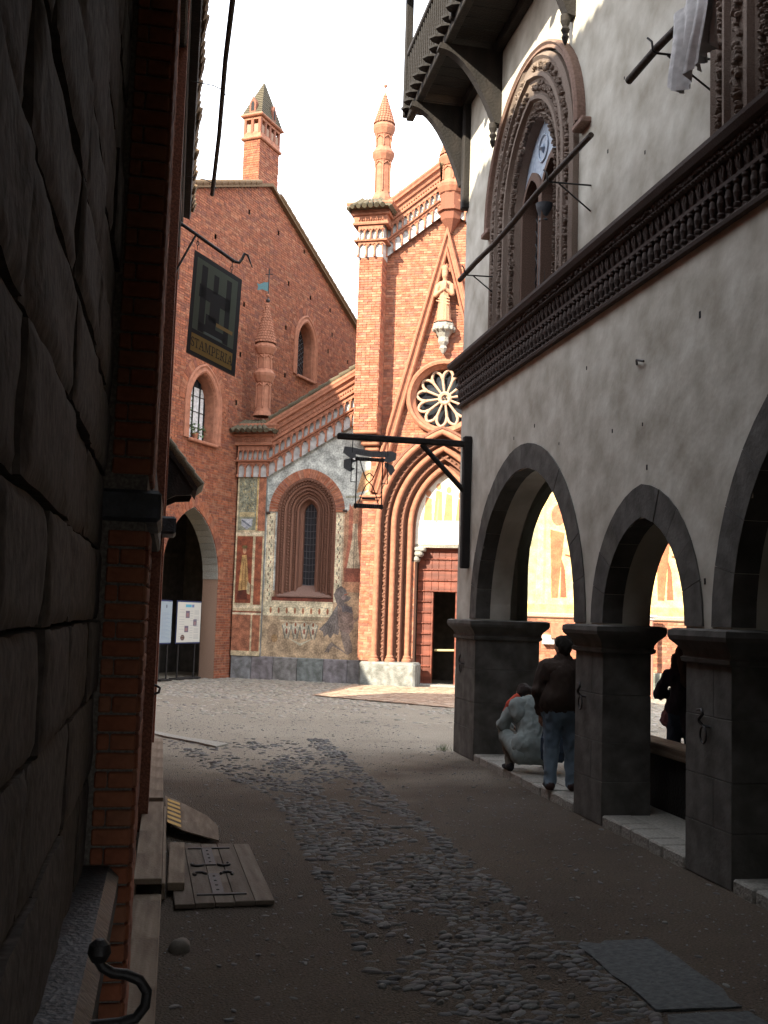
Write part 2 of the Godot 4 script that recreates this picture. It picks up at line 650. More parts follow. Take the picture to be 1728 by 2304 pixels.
func materials() -> void:
	var W := Color(1, 1, 1)
	var soft := grain(3, 0.012, 5, Color(0.72, 0.72, 0.72), Color(1, 1, 1), 1.0)
	var speck := grain(4, 0.06, 4, Color(0.74, 0.74, 0.74), Color(1, 1, 1), 0.8)
	var nf := bumps(5, 0.05, 4, 6.0)
	var nc := bumps(6, 0.02, 5, 8.0)
	var mott := grain(7, 0.008, 6, Color(0.60, 0.59, 0.57), Color(1.0, 1.0, 1.0), 0.9, 512)
	mat("brick", W, 0.92, grain(61, 0.012, 7, Color(0.68, 0.655, 0.64), Color(1, 1, 1), 0.8, 1024), 0.4, nf, 0.4)
	mat("mortar", Color(0.37, 0.235, 0.165), 0.95, speck, 1.5, nf, 0.6)
	mat("terracotta", Color(0.45, 0.185, 0.105), 0.85, soft, 0.8, nf, 0.35)
	mat("terracotta_relief", Color(0.29, 0.135, 0.085), 0.9, speck, 3.0, bumps(8, 0.09, 2, 14.0), 1.0)
	mat("white_panel", Color(0.62, 0.61, 0.58), 0.9, soft, 0.6)
	mat("plaster", Color(0.60, 0.585, 0.515), 0.95, grain(51, 0.006, 8, Color(0.76, 0.74, 0.71), Color(1, 1, 1), 0.8, 1024, FastNoiseLite.TYPE_SIMPLEX_SMOOTH, Vector2.ONE), 0.3, bumps(52, 0.012, 5, 3.0), 0.45)
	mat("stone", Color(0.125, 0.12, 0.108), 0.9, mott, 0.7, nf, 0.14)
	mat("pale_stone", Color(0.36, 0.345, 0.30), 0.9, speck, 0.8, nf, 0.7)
	mat("plinth_stone", Color(0.30, 0.31, 0.29), 0.9, mott, 0.8, nf, 0.6)
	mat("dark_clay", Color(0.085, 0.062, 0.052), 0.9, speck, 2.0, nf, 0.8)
	mat("window_clay", Color(0.25, 0.19, 0.15), 0.9, speck, 2.0, nf, 0.8)
	mat("timber", Color(0.021, 0.016, 0.013), 0.85, grain(9, 0.02, 4, Color(0.5, 0.5, 0.5), W, 1.0, 256, FastNoiseLite.TYPE_SIMPLEX_SMOOTH, Vector2(1, 8)), 0.8, nf, 0.4)
	mat("board", Color(0.23, 0.18, 0.13), 0.85, grain(10, 0.02, 5, Color(0.66, 0.6, 0.55), W, 1.0, 512, FastNoiseLite.TYPE_SIMPLEX_SMOOTH, Vector2(10, 1)), 1.2, nf, 0.3)
	mat("door_wood", Color(0.24, 0.065, 0.035), 0.45, grain(11, 0.02, 5, Color(0.6, 0.55, 0.5), W, 1.0, 256, FastNoiseLite.TYPE_SIMPLEX_SMOOTH, Vector2(10, 1)), 1.0, nf, 0.2)
	mat("iron", Color(0.022, 0.02, 0.02), 0.55, speck, 4.0, nf, 0.4)
	mat("black", Color(0.012, 0.012, 0.013), 0.9)
	mat("glass_dark", Color(0.02, 0.025, 0.03), 0.12)
	mat("lead", Color(0.10, 0.105, 0.11), 0.6)
	mat("tile", Color(0.26, 0.15, 0.09), 0.95, grain(12, 0.05, 4, Color(0.45, 0.52, 0.38), W, 0.8), 1.2, nf, 0.8)
	mat("moss_tile", Color(0.15, 0.115, 0.08), 0.95, grain(12, 0.05, 4, Color(0.5, 0.56, 0.44), W, 0.8), 1.2, nf, 0.8)
	mat("copper", Color(0.12, 0.26, 0.28), 0.7, speck, 1.0)
	mat("rough_stone", Color(0.105, 0.088, 0.076), 0.95, grain(13, 0.02, 6, Color(0.52, 0.50, 0.50), W, 1.0), 1.3, bumps(14, 0.03, 5, 6.0), 0.25)
	mat("slate", Color(0.075, 0.085, 0.10), 0.6, mott, 1.2, nf, 0.5)
	mat("dirt", W, 0.97, grain(15, 0.1, 4, Color(0.55, 0.55, 0.55), W, 0.9), 0.8, bumps(16, 0.12, 3, 7.0), 0.8)
	mat("cobble", W, 0.75, speck, 3.0, nf, 0.4)
	mat("interior", Color(0.12, 0.105, 0.09), 0.95, soft, 0.5)
	mat("cloth", W, 0.95, speck, 6.0, bumps(17, 0.02, 3, 3.0), 0.5)
	mat("white_cloth", Color(0.82, 0.82, 0.81), 0.95, soft, 1.5)
	mat("skin", W, 0.6)
	mat("leaf", W, 0.7)
	mat("brass", Color(0.42, 0.34, 0.16), 0.5)
	mat("zinc", Color(0.20, 0.21, 0.22), 0.5, speck, 2.0)

# ---------------------------------------------------------------- ground
func ground() -> void:
	# trodden earth: one sheet, colour in patches of dust and grit
	var f := FastNoiseLite.new()
	f.seed = 21; f.frequency = 0.35; f.fractal_octaves = 5
	var g := FastNoiseLite.new()
	g.seed = 22; g.frequency = 3.0; g.fractal_octaves = 3
	var mb := MB.new()
	var mk := func(x: float, z: float) -> Array:
		var p := Vector3(x, 0, z)
		var l := Basis(Vector3.UP, deg_to_rad(LB_T)).inverse() * (p - LB_O)
		var k := 0.5 + 0.5 * f.get_noise_2d(x, z) + 0.25 * g.get_noise_2d(x, z)
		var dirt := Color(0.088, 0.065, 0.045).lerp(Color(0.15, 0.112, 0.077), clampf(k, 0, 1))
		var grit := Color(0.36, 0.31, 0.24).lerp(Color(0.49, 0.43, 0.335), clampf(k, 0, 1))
		# dusty grit of the open square, brown earth in the lane, with a ragged edge between; lane shade is partly in these colours
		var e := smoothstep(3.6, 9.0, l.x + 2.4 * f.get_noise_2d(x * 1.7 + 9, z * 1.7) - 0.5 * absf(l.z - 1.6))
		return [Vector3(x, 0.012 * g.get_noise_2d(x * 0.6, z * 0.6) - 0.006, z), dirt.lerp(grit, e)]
	var xs := []
	var x := -60.0
	while x < 60.0:
		xs.append(x)
		x += 0.14 if (x > -9.0 and x < 9.0) else 2.0
	var zs := []
	var z := -70.0
	while z < 40.0:
		zs.append(z)
		z += 0.14 if (z > -33.0 and z < -4.0) else 2.0
	var rows := []
	for zz in zs:
		var r := []
		for xx in xs: r.append(mk.call(xx, zz))
		rows.append(r)
	for j in zs.size() - 1:
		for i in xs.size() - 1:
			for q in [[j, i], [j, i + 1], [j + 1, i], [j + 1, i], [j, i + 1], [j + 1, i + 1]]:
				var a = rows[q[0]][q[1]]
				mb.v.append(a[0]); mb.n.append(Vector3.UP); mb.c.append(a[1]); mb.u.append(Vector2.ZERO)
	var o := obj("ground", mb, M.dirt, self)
	o.set_meta("kind", "structure")
	o.set_meta("label", "trodden brown earth of the lane and dusty square"); o.set_meta("category", "ground")
	# cobbles of the lane
	var path := thing("cobbled_strip", "grey river cobbles set in a strip down the earth lane", "paving")
	path.set_meta("kind", "structure")
	var vars := []
	for k in 6: vars.append(cobble(k).mesh())
	var spots := []
	var gx := -3.4
	while gx < 10.0:
		var gz := 1.42 - clampf((gx - 4.6) * 0.3, 0.0, 1.6)
		while gz < 2.74:
			var e := clampf((gx - 5.0) / 5.0, 0, 1)
			var w := f.get_noise_2d(gx * 2.0, gz * 4.0)
			var keep: bool = w + rng.randf_range(-0.28, 0.28) > -0.1 or gz > 2.56
			if gz < 2.45 and rng.randf() < e * 0.9: keep = false
			if keep and rng.randf() > 0.12:
				spots.append([lb(gx + rng.randf_range(-0.022, 0.022), 0, gz + rng.randf_range(-0.02, 0.02)), rng.randf_range(0.6, 1.05)])
			gz += rng.randf_range(0.06, 0.09)
		gx += 0.05
	spots.sort_custom(func(a, b): return a[0].length_squared() < b[0].length_squared())
	var rest := []
	for i in spots.size():
		var s = spots[i]
		var t := Transform3D(Basis(Vector3.UP, deg_to_rad(LB_T) + rng.randf_range(-0.8, 0.8)).scaled_local(Vector3(s[1] * rng.randf_range(0.55, 1.05), rng.randf_range(0.6, 1.3), s[1] * rng.randf_range(0.55, 1.3))), s[0] + Vector3(0, rng.randf_range(-0.015, -0.002), 0))
		if i < 300: inst("cobble", vars[i % 6], M.cobble, path, t)
		else: rest.append(t)
	scatter("small_cobbles", vars[0], M.cobble, path, rest, 0.7, 1.35).set_meta("kind", "stuff")
	# cobbles of the square before the church
	var sq := []
	for i in 17000:
		var px := rng.randf_range(-3.5, 14.0)
		var pz := rng.randf_range(0.1, 11.0)
		var p := ch(px, 0, pz)
		var l := Basis(Vector3.UP, deg_to_rad(LB_T)).inverse() * (p - LB_O)
		var dn := f.get_noise_2d(p.x * 1.3, p.z * 1.3)
		var lim := 7.4 + dn * 2.6
		if px > 4.0 and px < 9.0 and pz < 6.6 - 0.9 * absf(px - 7.4) * 0.2 and pz < 5.2 + (px - 4.25) * 0.4 and px > 4.25 - (5.0 - pz) * 0.06: continue
		if pz > lim and rng.randf() < 0.86: continue
		if l.x < 9.5 and l.z > 4.0: continue
		sq.append(Transform3D(Basis(Vector3.UP, rng.randf() * TAU).scaled_local(Vector3(rng.randf_range(0.9, 1.5), rng.randf_range(0.6, 1.1), rng.randf_range(0.9, 1.7))), p + Vector3(0, rng.randf_range(-0.016, 0.002), 0)))
	var sqn := thing("cobbled_square", "pale river cobbles bedded in dust before the church", "paving")
	sqn.set_meta("kind", "structure")
	scatter("square_cobbles", vars[3], M.cobble, sqn, sq, 1.5, 3.0).set_meta("kind", "stuff")
	# brick pavement before the church door
	var bp := thing("brick_pavement", "worn brick pavement laid before the church portal", "paving", CH_O, CH_T)
	bp.set_meta("kind", "structure")
	var pv := MB.new()
	var poly := PackedVector2Array([Vector2(3.98, -0.75), Vector2(4.2, -5.1), Vector2(7.95, -6.55), Vector2(9.2, -6.2), Vector2(8.6, -0.3)])
	strips(pv, [poly], 0.012, 0.3)
	var rot := Transform3D(Basis(Vector3.RIGHT, -PI / 2), Vector3.ZERO)
	var base := MB.new()
	base.append(pv, rot)
	obj("bedding", base, M.mortar, bp)
	var pb := MB.new()
	bricks(pb, [poly], 0.014, [Color(0.46, 0.33, 0.235), Color(0.50, 0.37, 0.27), Color(0.43, 0.30, 0.21), Color(0.53, 0.41, 0.31)], 0.125, 0.25, 0.012, 0.012)
	var pb2 := MB.new()
	pb2.append(pb, rot)
	obj("paving_bricks", pb2, M.brick, bp).set_meta("kind", "stuff")
	# grit: small pebbles lying about
	var gr := []
	for i in 5200:
		var p := lb(rng.randf_range(-3.2, 16.0), 0, rng.randf_range(0.25, 4.4))
		var s := rng.randf_range(0.08, 0.24) if rng.randf() < 0.9 else rng.randf_range(0.24, 0.42)
		gr.append(Transform3D(Basis(Vector3.UP, rng.randf() * TAU).scaled_local(Vector3(s, s * 0.8, s * rng.randf_range(0.8, 1.4))), p))
	var go := scatter("gravel", vars[2], M.cobble, self, gr, 0.9, 2.4)
	go.set_meta("kind", "stuff"); go.set_meta("label", "loose grit and pebbles strewn over the earth lane"); go.set_meta("category", "gravel")

func cobble(k: int) -> MB:
	var r := RandomNumberGenerator.new()
	r.seed = 100 + k
	var mb := MB.new()
	var lv := [[1.0, -0.02], [0.98, 0.004], [0.74, 0.012], [0.0, 0.0145]]
	var n := 8
	var rad := []
	for i in n: rad.append(r.randf_range(0.82, 1.12))
	var tint := [Color(0.11, 0.108, 0.102), Color(0.13, 0.126, 0.118), Color(0.10, 0.10, 0.10), Color(0.135, 0.122, 0.105), Color(0.115, 0.112, 0.108), Color(0.13, 0.108, 0.088)]
	mb.col = tint[k]
	var pt := func(i: int, j: int) -> Vector3:
		var a: float = TAU * (i % n) / n
		var q: float = lv[j][0] * rad[i % n]
		return Vector3(cos(a) * 0.034 * q, lv[j][1], sin(a) * 0.055 * q)
	for j in 3:
		for i in n:
			var ps := [pt.call(i, j), pt.call(i + 1, j), pt.call(i + 1, j + 1), pt.call(i, j + 1)]
			for t in [[0, 1, 2], [0, 2, 3]]:
				for q in t:
					var p: Vector3 = ps[q]
					mb.put(p, Vector3(p.x / 0.034, (p.y + 0.02) * 55.0, p.z / 0.055).normalized())
	return mb

func scatter(called: String, mesh: Mesh, mt: Material, parent: Node, ts: Array, c0: float, c1: float) -> MultiMeshInstance3D:
	var mm := MultiMesh.new()
	mm.transform_format = MultiMesh.TRANSFORM_3D
	mm.use_colors = true
	mm.mesh = mesh
	mm.instance_count = ts.size()
	for i in ts.size():
		mm.set_instance_transform(i, ts[i])
		var k := rng.randf_range(c0, c1)
		mm.set_instance_color(i, Color(k * rng.randf_range(0.95, 1.1), k, k * rng.randf_range(0.9, 1.03)))
	var o := MultiMeshInstance3D.new()
	o.name = called
	o.multimesh = mm
	o.material_override = mt
	parent.add_child(o, true)
	return o

func paint_materials() -> void:
	var mb := grain(31, 0.02, 5, Color(0.62, 0.68, 0.76), Color(0.92, 0.94, 0.95), 0.8)
	mat("marble", Color(0.55, 0.60, 0.66), 0.5, mb, 1.2)
	mat("window_brick", Color(0.20, 0.12, 0.085), 0.9, grain(32, 0.06, 4, Color(0.6, 0.6, 0.6), Color(1, 1, 1)), 2.0)
	mat("terracotta_sill", Color(0.34, 0.2, 0.15), 0.9, grain(33, 0.04, 5, Color(0.6, 0.6, 0.6), Color(1, 1, 1)), 1.5)
	mat("rose_stone", Color(0.55, 0.38, 0.27), 0.85, grain(34, 0.03, 4, Color(0.75, 0.72, 0.7), Color(1, 1, 1)), 1.5)
	mat("brick_plain", Color(0.34, 0.13, 0.075), 0.9, grain(35, 0.05, 4, Color(0.6, 0.58, 0.58), Color(1, 1, 1)), 1.2, bumps(36, 0.05, 4, 6.0), 0.6)
	mat("old_mortar", Color(0.24, 0.21, 0.18), 0.95, grain(37, 0.06, 4, Color(0.6, 0.6, 0.6), Color(1, 1, 1)), 1.5)
	mat("shaded_brick", Color(0.26, 0.10, 0.055), 0.9, grain(35, 0.05, 4, Color(0.6, 0.58, 0.58), Color(1, 1, 1)), 1.2, bumps(36, 0.05, 4, 6.0), 0.6)  # darker copy of brick_plain, with shade put into its colour
	mat("black_paint", Color(0.012, 0.012, 0.012), 0.5)
	mat("paint", Color(1, 1, 1), 0.6)
	mat("paint_dark", Color(0.02, 0.016, 0.01), 0.6)
	mat("blue_paint", Color(0.02, 0.03, 0.09), 0.6)
	mat("pole_wood", Color(0.085, 0.06, 0.042), 0.8, grain(38, 0.03, 4, Color(0.5, 0.5, 0.5), Color(1, 1, 1), 1.0, 256), 3.0)
	mat("yellow", Color(0.50, 0.30, 0.05), 0.7)
	mat("slab", Color(0.10, 0.105, 0.105), 0.85, grain(39, 0.03, 5, Color(0.68, 0.68, 0.68), Color(1, 1, 1)), 1.0, bumps(40, 0.04, 4, 6.0), 0.8)
	mat("post_red", Color(0.40, 0.17, 0.12), 0.7)
	mat("statue_clay", Color(0.52, 0.28, 0.17), 0.8, grain(34, 0.03, 4, Color(0.75, 0.72, 0.7), Color(1, 1, 1)), 1.5)
	var b := mat("bulb", Color(1, 0.95, 0.8), 0.5)
	b.emission_enabled = true
	b.emission = Color(1.0, 0.9, 0.7)
	b.emission_energy_multiplier = 2.5
	mat("navy", Color(0.02, 0.035, 0.06), 0.8)
	mat("trim_brown", Color(0.03, 0.02, 0.013), 0.9)
	mat("hood_clay", Color(0.30, 0.19, 0.145), 0.9, grain(34, 0.03, 4, Color(0.7, 0.7, 0.7), Color(1, 1, 1)), 1.5)

# ---------------------------------------------------------------- arcaded house on the right
func arcaded_house() -> void:
	var h := thing("arcaded_house", "pale plastered house with a stone arcade, clay frieze and timber balcony", "house", RB_O, RB_T)
	var A := [[1.89, 1.98, 1.88, 0.02], [5.405, 1.98, 0.875, 0.13], [8.91, 1.98, 1.88, 0.02]]
	var holes := []
	for a in A: holes.append(opening(a[0], 1.9, a[1], a[2], a[3], 14))
	var wins := []
	for wx in [2.1, 8.37]: wins.append(opening(wx, 5.93, 7.35, 1.0, 0.25, 12))
	var wall := MB.new()
	strips(wall, [rectp(-1.05, 1.96, 13.5, 12.6)] + holes + wins, 0.0, 0.1)
	for a in holes:
		wall.sweep(a, [Vector2(0, -0.5), Vector2(0, 0.0)])
	# far end of the house, with one tall opening to the square
	var endo := [PackedVector2Array([Vector2(-6.0, 1.96), Vector2(0, 1.96), Vector2(0, 12.6), Vector2(-6.0, 12.6)]), opening(-2.75, 1.9, 2.75, 1.8, 0.3, 10)]
	var em := MB.new()
	strips(em, endo, 0.0, 0.12)
	em.sweep(endo[1], [Vector2(0, -0.5), Vector2(0, 0)])
	wall.append(em, Transform3D(Basis(Vector3.UP, -PI / 2), Vector3(-1.05, 0, 0)))
	var low := MB.new()
	low.box(Vector3(-0.8, 1.0, -5.3), Vector3(0.5, 2.0, 1.4))
	wall.append(low)
	obj("wall", wall, M.plaster, h)
	var inn := MB.new()
	strips(inn, [rectp(-0.55, 1.96, 13.5, 4.5)] + holes, -0.5, 0.1)
	inn.box(Vector3(6.2, 4.55, -3.1), Vector3(14.3, 0.12, 5.7))
	inn.box(Vector3(6.2, 2.2, -6.05), Vector3(14.5, 4.6, 0.2))
	inn.box(Vector3(13.6, 5.0, -3.0), Vector3(0.2, 10.0, 6.0))
	inn.box(Vector3(6.2, 9.0, -0.75), Vector3(14.0, 6.0, 0.1))
	obj("interior", inn, M.interior, h)
	var fl := MB.new()
	fl.quad(Vector3(-1.0, 0.095, -0.3), Vector3(13.5, 0.095, -0.3), Vector3(13.5, 0.095, -6), Vector3(-1.0, 0.095, -6))
	obj("floor", fl, M.pale_stone, h)
	# kerb stones
	for seg in [[0.0, 3.8], [4.53, 6.28], [7.02, 10.8]]:
		var x: float = seg[0] + 0.01
		while x < seg[1] - 0.05:
			var l := minf(rng.randf_range(0.22, 0.5), seg[1] - x)
			var kb := MB.new()
			kb.col = Color.WHITE * rng.randf_range(0.75, 1.1)
			kb.bevel(Vector3(x + l * 0.5, 0.03 + rng.randf_range(-0.006, 0.006), -0.15 + rng.randf_range(-0.012, 0.012)), Vector3(l - 0.012, 0.14, 0.31), 0.015)
			obj("kerb_stone", kb, M.pale_stone, h)
			x += l
	# arches
	for a in A:
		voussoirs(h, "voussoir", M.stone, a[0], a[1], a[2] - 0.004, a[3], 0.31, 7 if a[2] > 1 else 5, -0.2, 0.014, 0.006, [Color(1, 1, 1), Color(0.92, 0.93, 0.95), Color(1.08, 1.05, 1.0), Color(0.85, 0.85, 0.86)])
	# piers, course by course
	var pr := [[-1.05, 0.0, 0.95], [3.8, 4.53, 0.52], [6.28, 7.02, 0.52], [10.8, 11.5, 0.52]]
	for p in pr:
		var w: float = p[1] - p[0]
		var cx: float = (p[0] + p[1]) * 0.5
		var ys := [0.0, 0.42, 0.80, 1.27, 1.70]
		for i in 4:
			var sb := MB.new()
			var yh: float = ys[i + 1] - ys[i]
			if i % 2 == 0:
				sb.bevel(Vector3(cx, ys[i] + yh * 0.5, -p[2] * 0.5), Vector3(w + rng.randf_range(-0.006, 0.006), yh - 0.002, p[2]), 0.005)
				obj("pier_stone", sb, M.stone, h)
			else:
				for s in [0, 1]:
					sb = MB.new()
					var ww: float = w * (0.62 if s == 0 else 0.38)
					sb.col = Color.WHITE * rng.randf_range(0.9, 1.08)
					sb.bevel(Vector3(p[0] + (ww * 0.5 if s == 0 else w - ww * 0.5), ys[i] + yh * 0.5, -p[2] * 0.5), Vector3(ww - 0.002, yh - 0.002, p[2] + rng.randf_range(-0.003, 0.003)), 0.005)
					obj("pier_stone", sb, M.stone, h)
		# moulded capital
		var cp := MB.new()
		var prev := -1.0
		var prof := [[0.0, 1.68], [0.03, 1.695], [0.035, 1.725], [0.018, 1.74], [0.022, 1.77], [0.045, 1.81], [0.085, 1.85], [0.105, 1.87], [0.115, 1.905], [0.11, 1.95], [0.07, 1.965], [-0.02, 1.967]]
		for k in prof.size() - 1:
			var a: Array = prof[k]
			var b: Array = prof[k + 1]
			var q0 := [Vector3(p[0] - a[0], a[1], a[0]), Vector3(p[1] + a[0], a[1], a[0]), Vector3(p[1] + a[0], a[1], -p[2] - a[0]), Vector3(p[0] - a[0], a[1], -p[2] - a[0])]
			var q1 := [Vector3(p[0] - b[0], b[1], b[0]), Vector3(p[1] + b[0], b[1], b[0]), Vector3(p[1] + b[0], b[1], -p[2] - b[0]), Vector3(p[0] - b[0], b[1], -p[2] - b[0])]
			for e in 4: cp.quad(q0[e], q0[(e + 1) % 4], q1[(e + 1) % 4], q1[e])
		obj("capital", cp, M.stone, h)
	clay_frieze(h)
	clay_window(h, 0.0)
	clay_window(h, 6.27)
	balcony(h)
	var rf := MB.new()
	rf.box(Vector3(6.0, 12.75, -2.3), Vector3(16.4, 0.2, 8.2))  # unseen overhang, deepened to block sky light over the lane
	obj("roof", rf, M.timber, h)
	# putlog holes, chips and a rusty cramp in the plaster
	for q in [[1.55, 4.32, 0.02], [2.35, 4.35, 0.022], [4.7, 3.9, 0.02], [5.5, 3.43, 0.024], [4.0, 4.7, 0.02], [6.5, 4.6, 0.03], [5.4, 3.85, 0.017], [7.0, 2.6, 0.03], [6.6, 2.35, 0.025], [3.2, 4.0, 0.016], [4.5, 6.9, 0.02], [5.4, 6.5, 0.018], [4.9, 7.5, 0.015]]:
		var ho := MB.new()
		ho.box(Vector3(q[0], q[1], 0.001), Vector3(q[2], q[2] * 2.0, 0.006))
		obj("wall_hole", ho, M.black, h)
	var cr := MB.new()
	cr.tube([Vector3(5.28, 4.45, 0.01), Vector3(5.36, 4.47, 0.05), Vector3(5.45, 4.44, 0.02)], 0.012, 6)
	obj("rusty_cramp", cr, M.iron, h)

func clay_frieze(h: Node3D) -> void:
	var x0 := -1.05
	var x1 := 13.5
	var st := MB.new()
	# mouldings running the whole length, returned round the far corner
	var prof := [Vector2(0.0, 0.0), Vector2(0.0, 0.06), Vector2(0.03, 0.07), Vector2(0.06, 0.04), Vector2(0.075, 0.03), Vector2(0.30, 0.03), Vector2(0.305, 0.075), Vector2(0.335, 0.08), Vector2(0.34, 0.05), Vector2(0.49, 0.07), Vector2(0.495, 0.12), Vector2(0.52, 0.125), Vector2(0.525, 0.10), Vector2(0.60, 0.12), Vector2(0.61, 0.17), Vector2(0.66, 0.20), Vector2(0.70, 0.20), Vector2(0.72, 0.17), Vector2(0.74, 0.0)]
	for k in prof.size() - 1:
		var a: Vector2 = prof[k]
		var b: Vector2 = prof[k + 1]
		st.quad(Vector3(x0 - a.y, 5.2 + a.x, a.y), Vector3(x1, 5.2 + a.x, a.y), Vector3(x1, 5.2 + b.x, b.y), Vector3(x0 - b.y, 5.2 + b.x, b.y))
		st.quad(Vector3(x0 - a.y, 5.2 + a.x, -1.5), Vector3(x0 - a.y, 5.2 + a.x, a.y), Vector3(x0 - b.y, 5.2 + b.x, b.y), Vector3(x0 - b.y, 5.2 + b.x, -1.5))
	var fr := part("frieze", h)
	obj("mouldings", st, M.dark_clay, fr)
	# little balusters below, curled leaves above
	var bal := MB.new()
	bal.lathe(Vector3.ZERO, [Vector2(0.0, 0), Vector2(0.03, 0.0), Vector2(0.034, 0.02), Vector2(0.018, 0.035), Vector2(0.024, 0.07), Vector2(0.034, 0.11), Vector2(0.026, 0.16), Vector2(0.018, 0.18), Vector2(0.034, 0.2), Vector2(0.03, 0.22), Vector2(0, 0.225)], 7)
	var lf := MB.new()
	for s in [-1, 1]:
		lf.tube([Vector3(0.0, 0, 0.02), Vector3(0.028 * s, 0.05, 0.045), Vector3(0.038 * s, 0.1, 0.05), Vector3(0.02 * s, 0.135, 0.06)], [0.016, 0.017, 0.014, 0.012], 5)
	lf.tube([Vector3(0, 0, 0.03), Vector3(0, 0.07, 0.055), Vector3(0, 0.125, 0.05)], [0.012, 0.017, 0.01], 5)
	var bm := bal.mesh()
	var lm := lf.mesh()
	var x := x0 + 0.06
	var i := 0
	var far := []
	while x < 11.0:
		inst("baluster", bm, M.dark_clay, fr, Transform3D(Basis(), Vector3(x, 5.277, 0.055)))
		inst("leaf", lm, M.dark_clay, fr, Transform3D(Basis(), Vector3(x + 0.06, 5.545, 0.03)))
		x += 0.128
		i += 1
	# beaded string and foliage of the upper band
	var bead := MB.new()
	x = x0
	while x < 11.0:
		bead.bevel(Vector3(x, 5.705, 0.122), Vector3(0.035, 0.022, 0.03), 0.008)
		x += 0.055
	x = x0
	while x < 11.0:
		var b := Basis(Vector3.FORWARD, rng.randf_range(-1, 1)) * Basis(Vector3.UP, rng.randf_range(-0.6, 0.6))
		bead.bevel(Vector3(x, 5.765 + rng.randf_range(-0.02, 0.02), 0.115), Vector3(0.03, 0.05, 0.035), 0.01, b)
		x += 0.036
	obj("beading", bead, M.dark_clay, fr).set_meta("kind", "stuff")

